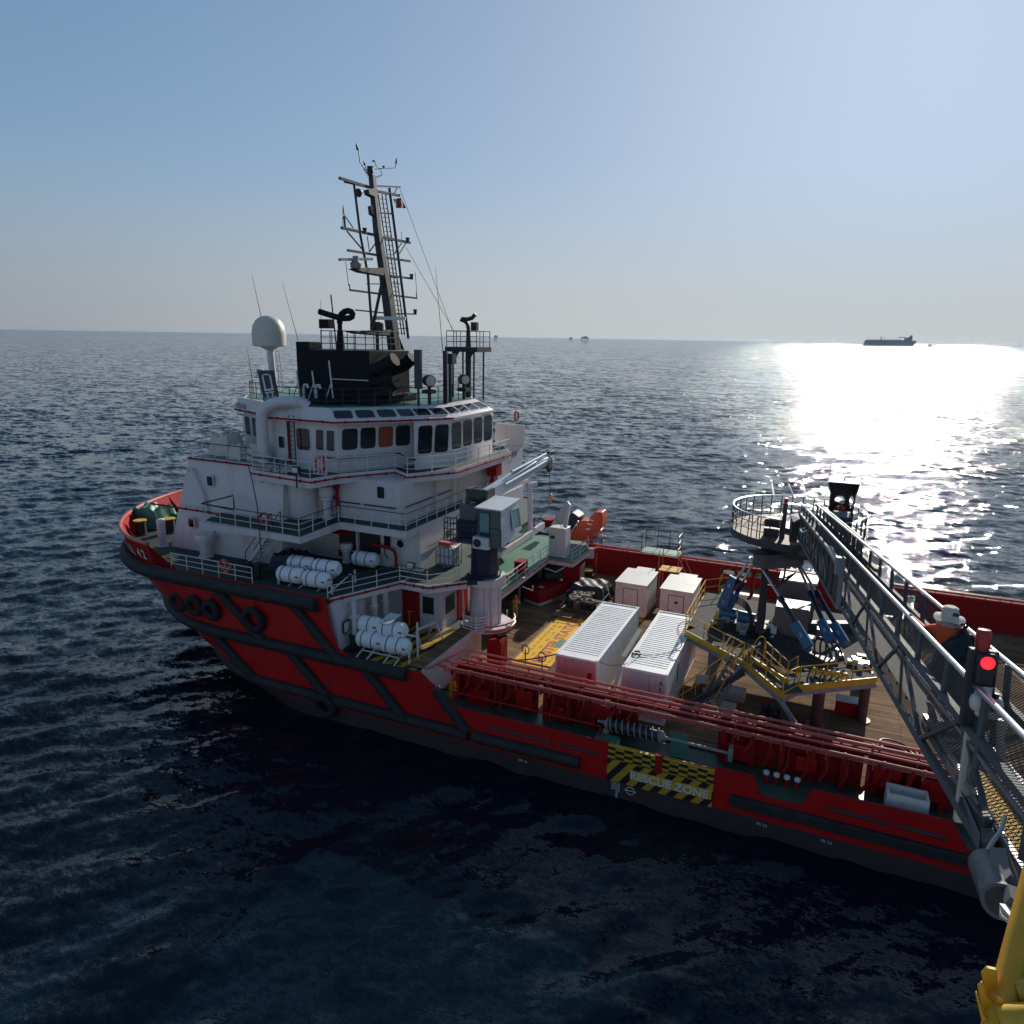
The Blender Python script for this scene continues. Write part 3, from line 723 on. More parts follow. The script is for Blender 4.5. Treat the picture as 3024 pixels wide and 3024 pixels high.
# ------------------------------------------------------------------ cargo rails: pipe racks along both sides
def cargo_rail(sgn):
    Y = lambda y: y if sgn < 0 else mir(y)
    b = MB()
    x0, x1 = -18.4, 19
    # inner plated wall with gaps
    for xa, xe in ((-17.6, -12.9), (-12.3, -9.2), (-8.9, -7.4), (-3.4, 3.0), (3.2, 19)) if sgn < 0 else ((-17.3, -6.7), (-3.6, 5.0), (7.0, 19)):
        b.box(xa, xe, *sorted((Y(33.15), Y(33.3))), 2.1, 4.15)
    # box girder at the top
    b.box(x0 + .8, x1, *sorted((Y(32.7), Y(33.35))), 4.1, 4.35)
    rk = b.build("cargo_rail", "red_paint", ship, bevel=.02)
    for k, (y, z, r, xa) in enumerate(((32.05, 4.28, .075, -18.4), (32.45, 4.42, .06, -18.2), (32.85, 4.52, .10, -17.4), (33.25, 4.60, .075, -17.0), (32.2, 4.05, .05, -18))):
        b = MB()
        b.pipe([(xa, Y(y), z), (x1, Y(y), z)], r, 10)
        xx = xa + .4
        while xx < x1:
            b.tube((xx - .05, Y(y), z), (xx + .05, Y(y), z), r * 1.45, n=10); b.box(xx - .025, xx + .025, *sorted((Y(y - .04), Y(y + .04))), z - .3, z)
            xx += 1.55 + .35 * ((k * 7) % 3)
        b.build("cargo_pipe", "pipe_red", rk)
    # posts and frames
    for i, x in enumerate(np.arange(-17.6, 19, 1.32)):
        b = MB(); w = .13
        if not (-7.4 < x < -3.5 and sgn < 0):
            b.box(x - w, x + w, *sorted((Y(32.75), Y(33.1))), 2.1, 4.1); b.box(x - .04, x + .04, *sorted((Y(32.0), Y(33.1))), 3.9, 4.12)
            b.build("rail_post", "red_paint", rk)
    return rk
cr = cargo_rail(-1); crs = cargo_rail(1)
# fittings in the port walkway: boxes, valves and hoses
rng = random.Random(5)
b = MB()
for xa, xe, z0, z1, dp in ((-16.9, -15.6, 2.1, 3.0, .5), (-14.0, -13.1, 2.5, 3.5, .4), (-9.6, -8.7, 2.9, 3.7, .45), (3.4, 4.5, 2.7, 3.8, .4), (-2.9, -1.9, 2.4, 3.2, .45), (0.2, 1.1, 2.6, 3.3, .4), (5.3, 6.3, 2.6, 3.6, .4), (-11.9, -11.2, 2.2, 3.0, .4)):
    b.box(xa, xe, 33.1 - dp, 33.1, z0, z1)
b.build_each("fitting_box", "red_hull", cr, bevel=.03)
for x in np.arange(-17.0, 8, .83):
    if -7.6 < x < -3.2: continue
    b = MB()
    z = 2.2 + rng.random() * .9; r = .04 + rng.random() * .05
    b.pipe([(x, 32.7, z), (x, 32.35 - rng.random() * .2, z + .15), (x + .25, 32.4, z + .6), (x + .25, 32.5, 4.0)], r, 7)
    b.torus((x + .1, 32.33, z + .3), .13, .02, (0, 1, .3), 12, 6)
    b.build("valve_pipe", "red_paint", cr)
b = MB(); b.pipe([(-17.2, 31.6, 3.15), (-8.9, 31.6, 3.15)], .05, 8)
for x in (-17.2, -14.4, -11.6, -8.9): b.tube((x, 31.6, 2.1), (x, 31.6, 3.15), .045)
b.build("walkway_rail", "red_paint", cr)
for x, r in ((-1.0, .16), (-.55, .16), (-.1, .16), (.35, .15)):
    b = MB(); b.tube((x, 31.9, 2.1), (x, 31.9, 2.55), .10, n=10); b.m(1).lathe((x, 31.9, 2.55), [(.14, 0), (.14, .12), (.09, .16), (.02, .17)], 12); b.build("hose_connection", ["red_paint", "cab_grey"], cr)
# spring buffer hung along the rail
b = MB(); b.tube((-9.2, 32.05, 3.15), (-2.6, 32.05, 3.05), .07, n=10); b.m(1).tube((-8.5, 32.05, 3.14), (-6.0, 32.05, 3.10), .27, n=16); b.m(0)
hel = [(-8.6 + 2.7 * i / 90, 32.05 + .34 * math.cos(i * .62), 3.13 + .34 * math.sin(i * .62)) for i in range(91)]
b.pipe(hel, .035, 6); b.lathe((-8.75, 32.05, 3.14), [(.2, 0), (.33, .05), (.33, .12), (.1, .2)], 14, (1, 0, 0)); b.lathe((-6.0, 32.05, 3.1), [(.3, 0), (.3, .08), (.12, .25)], 14, (1, 0, 0)); b.box(-2.75, -2.55, 31.9, 32.3, 2.7, 3.4)
b.build("spring_buffer", ["steel_grey", "black_paint"], cr)
b = MB(); b.box(-9.1, -7.95, 31.0, 31.9, 2.1, 2.6); b.m(1).box(-9.1, -7.95, 31.0, 31.9, 2.6, 2.66); b.build("walkway_locker", ["cab_grey", "deck_green_light"], cr, bevel=.03)
b = MB(); b.plate([(-5.4, 32.1, 2.14), (-4.5, 32.1, 2.14), (-4.9, 33.4, 2.7), (-5.8, 33.4, 2.7)], .05); b.build("walkway_ramp", "deck_green_light", cr)
# black walkway hoop rails next to the container
for y, x in ((34.4, -14.2), (33.9, -13.0)):
    b = MB(); b.tube((x, y, 4.2), (x, y, 5.1), .035); b.torus((x, y, 5.1), .26, .03, (.3, 1, 0), 14, 6); b.build("hoop_step", "black_paint", cr)
# red bridge girder at the fore end and its white A-post on the wing
b = MB(); b.pipe([(-18.5, 31.2, 4.45), (-17.6, 33.6, 4.75), (-12.4, 33.6, 4.72)], .07, 8); b.pipe([(-18.9, 31.3, 4.3), (-18.5, 31.2, 4.45)], .07, 8); b.build("fire_main", "pipe_red", cr)

# ------------------------------------------------------------------ superstructure
def outline_wall(b, poly, z0, z1): b.prism(poly, z0, z1)
W = "white_paint"
# lowest house block between the wings (level of the wing deck)
b = MB(); b.prism([(-27, 36.4), (-20.6, 36.4), (-20.6, 40.1), (-23.1, 40.4), (-23.1, mir(36.4)), (-27, mir(36.4))], 2.12, 7.22); b.prism([(-27, 31.0), (-24.35, 31.0), (-24.35, 36.5), (-27, 36.5)], 4.25, 7.22)
b.prism([(-27, mir(31.0)), (-24.35, mir(31.0)), (-24.35, mir(36.5)), (-27, mir(36.5))], 4.25, 7.22)
low = b.build("lower_house", W, ship)
# house at the raft deck
b = MB(); b.prism([(-31.25, 37.3), (-22.65, 37.3), (-22.65, mir(37.3)), (-31.25, mir(37.3))], 7.5, 10.12)
mid = b.build("deckhouse", W, ship)
# fore casing rising two decks, raked front
base = [(-41.9, 36.2), (-41.0, 34.45), (-31.2, 34.4), (-31.2, mir(34.4)), (-41.0, mir(34.45)), (-41.9, mir(36.2))]
topr = [(-40.2, 36.8), (-39.6, 35.4), (-31.2, 35.1), (-31.2, mir(35.1)), (-39.6, mir(35.4)), (-40.2, mir(36.8))]
b = MB(); b.loft([(x, y, 7.5) for x, y in base], [(x, y, 13.75) for x, y in topr])
fc = b.build("fore_casing", W, ship)
# house at the next deck
b = MB(); b.prism([(-31.5, 36.6), (-29.6, 36.6), (-29.6, 37.1), (-23.9, 37.1), (-23.9, mir(37.1)), (-31.5, mir(37.1))], 10.4, 13.12); b.tube((-30.9, 36.4, 10.4), (-30.9, 36.4, 13.1), 1.1, n=20)
up = b.build("deckhouse", W, ship)

# walkway slab at 10.4 with green top and pale edge
def slab(name, poly, z0, z1, edge_h=None, pipe_edges=()):
    b = MB(); b.prism(poly, z0, z1 - .02); o = b.build(name, W, ship)
    n = len(poly); cx = sum(p[0] for p in poly) / n
    b = MB(); cc = Vector((cx, CL, 0))
    b.prism([tuple((Vector((p[0], p[1], 0)) + (cc - Vector((p[0], p[1], 0))).normalized() * .10)[:2]) for p in poly], z1 - .03, z1); b.build("deck_coating", "deck_green", o)
    return o
PC = [(-36.2, 34.4), (-35.6, 32.5), (-27.75, 32.2), (-27.9, 36.15), (-22.85, 36.05), (-22.85, mir(36.05)), (-27.9, mir(36.15)), (-27.75, mir(32.2)), (-35.6, mir(32.5)), (-36.2, mir(34.4))]
walk = slab("boat_deck", PC, 10.08, 10.42)
b = MB(); b.box(-22.86, -22.8, 36.05, mir(36.05), 9.98, 10.40); b.box(-27.9, -22.86, 36.0, 36.06, 9.98, 10.40); b.box(-27.80, -27.72, 32.2, 36.1, 9.98, 10.40); b.box(-35.6, -27.75, 32.17, 32.23, 10.02, 10.40); b.build("deck_edge_plate", W, walk)
PD = [(-35.2, 36.4), (-33.6, 34.75), (-28.3, 34.1), (-27.75, 36.2), (-25.7, 39.3), (-24.1, 38.2), (-22.2, 41.2), (-22.1, mir(41.2)), (-24.1, mir(38.2)), (-25.7, mir(39.3)), (-27.75, mir(36.2)), (-28.3, mir(34.1)), (-33.6, mir(34.75)), (-35.2, mir(36.4))]
brd = slab("bridge_deck", PD, 13.12, 13.42)
b = MB()
for i in range(1, 7):
    a_, c_ = PD[i], PD[i + 1] if i < 6 else PD[7]
    b.beam((*a_, 13.2), (*c_, 13.2), .05, .62)
b.build("deck_edge_plate", W, brd)
b = MB(); ed = [PD[i] for i in range(0, 8)]
b.pipe([(x + .06, y - .08, 13.28) for x, y in ed], .05, 8)
for i in range(len(ed) - 1):
    for k in range(3): b.ball(Vector((*ed[i], 13.28)).lerp(Vector((*ed[i + 1], 13.28)), (k + .5) / 3) + Vector((.06, -.08, 0)), .09, 8)
b.build("fire_main", "red_paint", brd)

# fore casing top: rim rail, pipe rails, covered gear
rail("railing", [(-39.5, mir(35.4), 13.75), (-40.1, mir(37), 13.75), (-40.1, 37, 13.75), (-39.5, 35.45, 13.75), (-33.8, 35.2, 13.75)], fc, step=1.2)
b = MB(); b.box(-39.4, -31.4, 35.6, mir(35.6), 13.75, 13.77); b.build("deck_coating", "deck_green_light", fc)
b = MB(); b.pipe([(-40.15, 36.9, 13.68), (-39.62, 35.3, 13.68), (-31.3, 35.0, 13.68)], .06, 8)
for x in np.arange(-39.4, -31.5, 1.1): b.ball((x, 35.32, 13.68), .10, 8)
b.build("fire_main", "red_paint", fc)
b = MB(); b.pipe([(-42.3, 34.2, 10.45), (-33.2, 34.3, 10.35)], .06, 8)
for x in np.arange(-42, -33.5, 1.0): b.ball((x, 34.22, 10.43), .10, 8)
b.build("fire_main", "red_paint", fc)
b = MB(); b.pipe([(-39.3, 35.05, 12.9), (-39.1, 34.95, 13.1), (-38.7, 34.9, 12.6), (-38.0, 34.75, 11.6), (-37.0, 34.5, 9.0)], .10, 8); b.build("wall_pipe", W, fc)
window(fc, q('S2', 825, 440, y=34.95), (1, 0, 0), .5, .62); window(mid, q('S2', 683, 755, y=34.38), (1, 0, 0), .5, .62)
# doors, windows and openings of the house
window(up, q('S3', 543, 735, y=37.1), (1, 0, 0), .55, .75)
window(mid, q('S3', 590, 1080, y=37.3), (1, 0, 0), .5, .75, frame="white_paint")
b = MB(); c = q('S3', 683, 1100, y=37.3); b.m(0).lathe(c + Vector((0, -.005, 0)), [(.27, -.04), (.27, .0)], 18, (0, 1, 0)); b.m(1).torus(c + Vector((0, -.04, 0)), .30, .05, (0, 1, 0), 20, 8); b.build("porthole", ["window_glass", W], mid)
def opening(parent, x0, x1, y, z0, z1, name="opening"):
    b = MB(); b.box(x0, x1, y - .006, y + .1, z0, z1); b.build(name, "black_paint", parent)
# big dark side openings with red awning flaps on the raft deck
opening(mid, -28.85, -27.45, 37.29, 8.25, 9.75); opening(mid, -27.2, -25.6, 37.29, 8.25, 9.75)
b = MB(); b.plate([(-29.0, 37.25, 9.85), (-27.4, 37.25, 9.85), (-27.4, 36.4, 9.5), (-29.0, 36.4, 9.5)], .05); b.plate([(-27.2, 37.25, 9.9), (-25.6, 37.25, 9.9), (-25.6, 36.8, 9.7), (-27.2, 36.8, 9.7)], .05); b.box(-28.9, -27.3, 37.22, 37.29, 7.75, 8.2); b.build("awning_flap", "red_paint", mid)
b = MB(); b.pipe([(-29.0, 37.2, 8.2), (-25.5, 37.2, 8.2)], .05, 6); b.tube((-27.3, 37.15, 7.5), (-27.3, 37.15, 9.9), .09, n=8); b.build("opening_frame", W, mid)
b = MB(); b.pipe([(-26.0, 36.9, 9.0), (-24.6, 36.9, 8.9), (-24.2, 36.9, 8.7), (-24.2, 36.9, 7.5)], .10, 10, sm=1); b.build("fire_hydrant_pipe", "red_paint", mid)
# level B after face: door and notice things
b = MB(); b.box(-22.66, -22.60, 40.6, 41.4, 7.6, 9.4); b.build("door", "dark_steel", mid)
b = MB(); b.pipe([(-22.55, 38.1, 9.0), (-22.55, 40.2, 9.0)], .04, 6); b.pipe([(-25.2, 37.15, 8.9), (-25.2, 37.1, 8.4), (-24.9, 37.1, 8.1)], .04, 6); b.build("grab_rail", "black_paint", mid)
# level C rails on the walls
b = MB()
for p in (((-29.9, 37.0), (-26.9, 37.0)), ((-26.6, 37.0), (-24.2, 37.0)), ((-23.82, 37.6), (-23.82, 41.0)), ((-23.82, 41.6), (-23.82, 43.4))): b.pipe([(*p[0], 11.5), (*p[1], 11.5)], .045, 6)
b.build("grab_rail", "black_paint", up)
b = MB(); b.box(-23.92, -23.84, 44.6, 45.5, 10.5, 12.5); b.build("door", "box_light", up)
b = MB(); b.box(-23.84, -23.74, 41.2, 41.28, 10.4, 13.1); b.box(-23.84, -23.74, 43.6, 43.68, 10.4, 13.1); b.build("wall_pipe", W, up)
# red vertical pipe cluster in the corner of level C
b = MB()
for k in range(4): b.tube((-29.3 + .16 * k, 36.95, 10.4), (-29.3 + .16 * k, 36.95, 13.1), .045)
b.build("wall_pipe", W, up)
b = MB(); b.tube((-28.55, 36.9, 10.4), (-28.55, 36.9, 13.1), .09, n=10); b.ball((-28.55, 36.8, 12.5), .2, 10); b.ball((-28.55, 36.8, 11.8), .17, 10); b.build("fire_main", "red_paint", up)
# starboard after bulkhead (tall white wall behind the crane boom) with its number
b = MB(); b.box(-24.6, -23.1, 49.6, 54.4, 10.42, 13.3); b.prism([(-25.5, 54.2), (-22.9, 54.2), (-22.9, 54.4), (-25.5, 54.4)], 13.3, 15.0); sw = b.build("after_casing", W, ship)
text_mesh("number_lettering", "IMO - 9667150", (-23.08, 50.0, 12.65), (0, 1, 0), (0, 0, 1), .52, "lettering_black", sw)
b = MB(); b.box(-23.5, -22.7, 48.5, 49.5, 11.7, 12.9); fb = b.build("fire_box", "red_paint", up, bevel=.03)
b = MB(); b.tube((-23.2, 48.8, 10.4), (-23.2, 48.8, 11.7), .10, n=10); b.ball((-23.1, 48.7, 11.3), .22, 10); b.ball((-23.1, 48.7, 10.8), .18, 10); b.build("fire_hydrant_pipe", "red_paint", up)
# tall round ventilators
def ventilator(c, h, r, par, mushroom=True, name="ventilator"):
    b = MB(); c = Vector(c)
    b.lathe(c, [(r * .78, 0), (r * .78, .08), (r * .62, .1), (r * .62, h * .55), (r * .85, h * .58), (r * .85, h * .66), (r * .8, h * .68), (r, h * .72), (r * 1.05, h * .9), (r * .9, h), (.05, h + .02)] if mushroom else [(r, 0), (r, h * .9), (r * .5, h)], 20)
    return b.build(name, W, par)
ventilator((-37.0, 33.75, 7.5), 1.55, .62, fore); ventilator((-29.1, 36.5, 10.42), 2.1, .45, walk)
b = MB(); b.lathe((-41.5, 34.2, 7.5), [(.36, 0), (.36, .05), (.27, .08), (.27, 1.6), (.30, 1.75), (.20, 1.95), (.05, 2.0)], 16); b.build("ventilator", W, fore)
ventilator((-28.0, 36.9, 7.5), 1.3, .42, fore)
for x, y in ((-24.0, 31.9), (-24.0, 33.9), (-23.9, 34.9)):
    b = MB(); b.tube((x + .15, y, 5.0), (x + .15, y, 7.2), .20 if y > 33 else .15, n=12); b.tube((x + .15, y, 6.2), (x + .15, y, 6.35), .28, n=12); b.build("vent_trunk", W, low)
# panels and gear on the wing's forward bulkhead
b = MB()
for y0, y1, z0, z1 in ((31.3, 31.9, 6.2, 6.9), (32.2, 32.9, 6.3, 7.0), (32.1, 32.8, 5.4, 6.1), (33.0, 33.6, 5.6, 6.8)): b.box(-24.36, -24.28, y0, y1, z0, z1)
b.build("wall_panel", W, low, bevel=.01)
b = MB(); b.box(-24.27, -24.22, 31.35, 31.95, 5.3, 6.0); b.m(1).box(-24.215, -24.21, 31.42, 31.88, 5.37, 5.93); b.build("whiteboard", ["black_paint", W], low)
b = MB(); b.box(-23.4, -22.2, 36.28, 36.39, 4.3, 6.7); b.build("door", "red_paint", low)
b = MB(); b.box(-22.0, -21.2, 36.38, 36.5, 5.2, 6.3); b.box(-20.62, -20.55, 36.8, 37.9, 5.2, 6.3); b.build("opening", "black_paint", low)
b = MB(); b.box(-20.6, -20.5, 38.3, 39.6, 4.3, 6.6); b.build("door", "red_paint", low)

# railings
rail("railing", [(-37.0, 30.98, 7.5), (-30.4, 30.95, 7.5)], fore, mats=(W, W), step=1.35, h=1.0)
rail("railing", [(-24.9, 30.95, 7.5), (-22.85, 35.2, 7.5), (-20.9, 35.15, 7.5), (-19.6, 36.7, 7.5)], fore, step=1.5)
rail("railing", [(-35.5, 32.6, 10.42), (-27.85, 32.3, 10.42), (-27.98, 36.2, 10.42), (-22.95, 36.15, 10.42), (-22.95, 47.5, 10.42)], walk, step=1.25)
rail("railing", [(-33.5, 34.85, 13.42), (-28.4, 34.2, 13.42), (-27.85, 36.3, 13.42)], brd, mats=(W, W), step=1.1)
rail("railing", [(-27.85, 36.3, 13.42), (-25.75, 39.4, 13.42), (-24.15, 38.35, 13.42), (-22.3, 41.3, 13.42), (-22.2, mir(41.3), 13.42)], brd, mats=(W, W), step=1.6)
b = MB(); b.pipe([(-35.2, 36.0, 14.3), (-33.5, 34.9, 14.3), (-30.2, 34.5, 14.3)], .05, 6); b.build("hand_rail", "black_paint", brd)
b = MB(); b.pipe([(-29.8, 36.6, 14.4), (-28.0, 36.4, 14.4), (-26.2, 39.6, 14.4), (-25.9, 40.2, 14.4), (-25.0, 39.6, 14.2), (-24.2, 39.5, 14.2)], .05, 6); b.build("hand_rail", "black_paint", brd)
b = MB(); b.pipe([q('S2', 760, 610, y=33.2), q('S2', 1000, 550, y=34.3), q('S2', 1005, 590, y=34.0), q('S2', 1010, 680, y=33.6)], .045, 6); b.pipe([q('S2', 760, 610, y=33.2), q('S2', 1000, 660, y=33.0)], .045, 6); b.build("hand_rail", "black_paint", walk)
b = MB(); b.pipe([q('S2', 1115, 320, y=33.9), q('S2', 1150, 450, y=33.6), q('S2', 1185, 640, y=32.2), q('S2', 1205, 880, y=32.0), q('S2', 1215, 1010, y=32.0)], .03, 6); b.build("hanging_line", "black_paint", brd)
# ladders between decks
def stair(name, a, c, w, n, parent, smat=W, tmat=W, side=(0, 0, 0), hand="black_paint"):
    a, c = Vector(a), Vector(c); d = c - a; h = Vector((d.x, d.y, 0)).normalized(); s = Vector((-h.y, h.x, 0)) * w / 2
    b = MB(); b.beam(a + s, c + s, .06, .22); b.beam(a - s, c - s, .06, .22)
    for i in range(n):
        p = a.lerp(c, (i + .5) / n); b.obox(p, s, h * .12, Vector((0, 0, .018)))
    b.m(1)
    for sg in (1, -1):
        b.pipe([a + s * sg + Vector((0, 0, .0)), a + s * sg + Vector((0, 0, .9)), c + s * sg + Vector((0, 0, .9)), c + s * sg], .03, 6)
    return b.build(name, [smat, hand], parent)
stair("stair", (-33.2, 33.75, 7.5), (-30.6, 33.5, 10.4), .7, 11, fore)
stair("stair", (-34.2, 35.4, 10.42), (-31.4, 35.3, 13.4), .7, 11, walk)
# fire-plan lamps, floodlight
for x, y, z in ((-22.1, 35.3, 8.6), (-29.2, 33.9, 14.0)):
    b = MB(); b.box(x - .25, x + .25, y - .12, y + .12, z - .2, z + .2); b.m(1).box(x - .2, x + .2, y - .135, y - .12, z - .15, z + .15); b.m(0).tube((x, y, z - .2), (x, y, z - 1.1), .05); b.build("floodlight", ["black_paint", "cab_grey"], fore)

# ------------------------------------------------------------------ wheelhouse
WZ0, WZ1 = 13.42, 16.55
WP = [(-40.2, 41.6), (-38.7, 39.7), (-34.4, 37.9), (-33.4, 36.75), (-28.2, 36.75), (-25.5, 41.35), (-24.6, 39.95), (-23.2, 42.2)]
WPF = WP + [(x, mir(y)) for x, y in WP[::-1]]
b = MB(); b.prism(WPF, WZ0, WZ1); wh = b.build("wheelhouse", W, ship)
# roof: overhanging eaves, sloped visor, flat top
def off_poly(poly, d):
    n = len(poly); out = []
    c = Vector((-31, CL)); 
    for i in range(n):
        p0, p1, p2 = Vector(poly[i - 1]), Vector(poly[i]), Vector(poly[(i + 1) % n])
        e1 = (p1 - p0).normalized(); e2 = (p2 - p1).normalized(); n1 = Vector((-e1.y, e1.x)); n2 = Vector((-e2.y, e2.x))
        if n1.dot(p1 - c) < 0 and n2.dot(p1 - c) < 0: n1, n2 = -n1, -n2
        nn = (n1 + n2); nn = nn / max(.7, nn.length) ; out.append((p1.x + nn.x * d, p1.y + nn.y * d))
    return out
EV = [(-40.7, 41.4), (-39.0, 39.3), (-34.5, 37.4), (-33.5, 36.4), (-28.1, 36.3), (-25.2, 39.4), (-23.0, 42.4)]
EVF = EV + [(x, mir(y)) for x, y in EV[::-1]]
TP = [(-40.2, 41.6), (-38.6, 39.7), (-34.3, 37.8), (-33.4, 36.8), (-28.9, 37.0), (-26.2, 40.0), (-24.4, 42.8)]
TPF = TP + [(x, mir(y)) for x, y in TP[::-1]]
b = MB(); b.prism(EVF, WZ1, WZ1 + .16); b.loft([(x, y, WZ1 + .16) for x, y in EVF], [(x, y, 17.45) for x, y in TPF])
rf = b.build("wheelhouse_roof", W, ship)
b = MB(); b.prism([(x * .985 - .45, CL + (y - CL) * .96) for x, y in TPF], 17.45, 17.47); b.build("deck_coating", "deck_green_light", rf)
b = MB(); b.pipe([(x * 1.0, y - .05 if y < CL else y, WZ1 + .12) for x, y in EV], .06, 8)
for i in range(len(EV) - 1):
    for k in range(3): b.ball(Vector((*EV[i], WZ1 + .12)).lerp(Vector((*EV[i + 1], WZ1 + .12)), (k + .5) / 3), .10, 8)
b.build("fire_main", "red_paint", rf)
# visor skylights
def visor_windows(e0, e1, t0, t1, n, w_frac=.82):
    A, B_, C, D = (Vector((*e0, WZ1 + .16)), Vector((*e1, WZ1 + .16)), Vector((*t1, 17.45)), Vector((*t0, 17.45)))
    for i in range(n):
        s = (i + .5) / n; c = (A.lerp(B_, s) + D.lerp(C, s)) / 2; r = (B_ - A).normalized(); u = (D.lerp(C, s) - A.lerp(B_, s)).normalized()
        window(rf, c + r.cross(u).normalized() * .004, r, (B_ - A).length / n * w_frac, .80, up=u, gl="visor_glass", name="visor_window", border=.04)
visor_windows(EV[4], EV[5], TP[4], TP[5], 3); visor_windows(EV[5], EV[6], TP[5], TP[6], 3)
visor_windows(EV[6], (EV[6][0], mir(EV[6][1])), TP[6], (TP[6][0], mir(TP[6][1])), 4)
# wheelhouse windows
def wall_windows(p0, p1, n, z0, z1, frac=.8, gl="window_glass", skip=(), skew=0, par=None):
    A, B_ = Vector((*p0, 0)), Vector((*p1, 0)); r = (B_ - A).normalized(); L = (B_ - A).length
    for i in range(n):
        if i in skip: continue
        c = A.lerp(B_, (i + .5) / n) + Vector((0, 0, (z0 + z1) / 2))
        window(wh, c, r, L / n * frac, z1 - z0, gl=gl[i] if isinstance(gl, list) else gl, border=.06, skew=skew)
wall_windows((-39.6, 40.8), (-38.75, 39.75), 1, 14.85, 16.2, .75)
wall_windows((-38.6, 39.66), (-36.4, 38.74), 2, 14.9, 16.2, .72, skew=-.08)
wall_windows((-31.5, 36.75), (-30.3, 36.75), 1, 14.7, 16.1, .9); wall_windows((-30.0, 36.75), (-28.35, 36.75), 2, 14.8, 16.1, .72, skew=.05)
wall_windows((-28.12, 36.9), (-25.6, 41.2), 4, 14.85, 16.2, .86, gl=["window_glass", "window_glass", "window_orange", "window_glass"], skew=.05)
wall_windows((-24.5, 40.08), (-23.22, 42.17), 2, 14.45, 16.3, .86, skew=.06)
wall_windows((-23.2, 42.25), (-23.2, 48.75), 4, 14.5, 16.35, .88)
wall_windows((-23.22, mir(42.17)), (-24.5, mir(40.08)), 2, 14.6, 16.25, .82)
# wheelhouse door and fittings on the port side
b = MB(); b.box(-33.1, -32.1, 36.66, 36.745, 13.5, 15.75); dr = b.build("door", W, wh, bevel=.015)
window(dr, (-32.6, 36.655, 15.1), (1, 0, 0), .5, .75, border=.04)
b = MB(); b.tube((-32.0, 36.6, 13.45), (-32.0, 36.6, 16.6), .07, n=8); b.build("fire_main", "red_paint", wh)
b = MB()
for x in (-31.75, -31.35): b.tube((x, 36.45, 13.5), (x, 36.45, 16.9), .04, n=6)
for k in range(10): b.tube((-31.75, 36.45, 13.8 + .3 * k), (-31.35, 36.45, 13.8 + .3 * k), .02, n=6)
b.build("ladder", "black_paint", wh)
# big goose-neck intake trunk at the side of the wheelhouse
b = MB(); b.pipe([(-33.6, 36.0, 13.45), (-33.6, 36.0, 16.4), (-33.5, 36.05, 17.1), (-32.9, 36.2, 17.6), (-32.0, 36.6, 17.75), (-31.2, 37.1, 17.7), (-30.9, 37.3, 17.4)], .38, 18, sm=2); b.tube((-33.6, 36.0, 14.2), (-33.6, 36.0, 14.35), .46, n=18); b.tube((-33.6, 36.0, 13.45), (-33.6, 36.0, 13.75), .5, n=18)
b.build("intake_trunk", W, wh)
b = MB(); b.tube((-30.9, 37.6, 17.75), (-29.0, 38.6, 17.75), .22, n=12); b.build("exhaust_pipe", "funnel_black", rf)
text_mesh("number_lettering", "IMO-96", (-38.9, 39.18, 16.82), Vector((4.5, -1.9, 0)).normalized(), (0, 0, 1), .55, "lettering_black", rf)
b = MB(); b.plate([(-38.8, 39.25, 16.7), (-34.6, 37.45, 16.7), (-34.6, 37.6, 17.5), (-38.8, 39.4, 17.5)], .04); b.build("parapet", W, rf)

# ------------------------------------------------------------------ roof gear
RZ = 17.46
rail("roof_railing", [(-39.6, 41.8, RZ), (-38.2, 40.0, RZ), (-34.2, 38.2, RZ), (-33.2, 37.2, RZ), (-29.3, 37.2, RZ), (-26.6, 40.3, RZ), (-25.1, 43.0, RZ), (-25.1, mir(43.0), RZ)], rf, mats=("black_paint", "black_paint"), step=1.1, h=1.15)
# satellite dome on its post
b = MB(); b.lathe((-37.6, 41.6, 21.05), [(1.02, 0), (1.16, .06), (1.18, .9), (1.08, 1.45), (.84, 1.85), (.5, 2.08), (.12, 2.16), (.02, 2.17)], 28); dome = b.build("satellite_dome", "cream_dome", ship, smooth=60)
b = MB(); b.tube((-37.4, 41.6, RZ), (-37.6, 41.6, 21.1), .24, .24, 14); b.tube((-37.6, 41.6, 20.8), (-37.6, 41.6, 21.05), .25, .7, 14); b.build("dome_post", W, dome)
b = MB()
for d in (.45, .75): b.tube((-37.3 + d, 41.6, RZ), (-37.5 + d, 41.6, 20.7), .03, n=6)
for k in range(9): b.tube((-36.85 - .03 * k, 41.6, RZ + .4 + .36 * k), (-36.55 - .03 * k, 41.6, RZ + .4 + .36 * k), .022, n=6)
b.build("ladder", W, dome)
b = MB(); b.lathe((-38.3, 41.2, 18.9), [(.26, 0), (.28, .3), (.26, .55), (.1, .62)], 14); b.tube((-38.3, 41.2, RZ), (-38.3, 41.2, 18.9), .06); b.build("radar_drum", "cab_grey", ship)
# company board on the port parapet: navy panel with pale tower emblem
bd = [q('SX', 290, 210, y=37.5), q('SX', 525, 210, y=37.5), q('SX', 600, 610, y=37.5), q('SX', 385, 655, y=37.5)]
b = MB(); b.plate(bd, .06); brdp = b.build("emblem_board", "crane_blue", rf)
def bdp(u, v): return bd[0].lerp(bd[1], u).lerp(bd[3].lerp(bd[2], u), v) + Vector((0, -.04, 0))
b = MB()
for (u0, v0, u1, v1) in ((.22, .12, .32, .62), (.68, .12, .78, .62), (.22, .12, .78, .16), (.2, .62, .8, .68), (.2, .72, .8, .76), (.3, .76, .38, .92), (.62, .76, .70, .92)):
    b.quad(bdp(u0, v0), bdp(u0, v1), bdp(u1, v1), bdp(u1, v0))
for k in range(2): b.pipe([bdp(.08 + .84 * i / 16, .90 + .05 * k + .012 * math.sin(i * 1.6)) for i in range(17)], .02, 5)
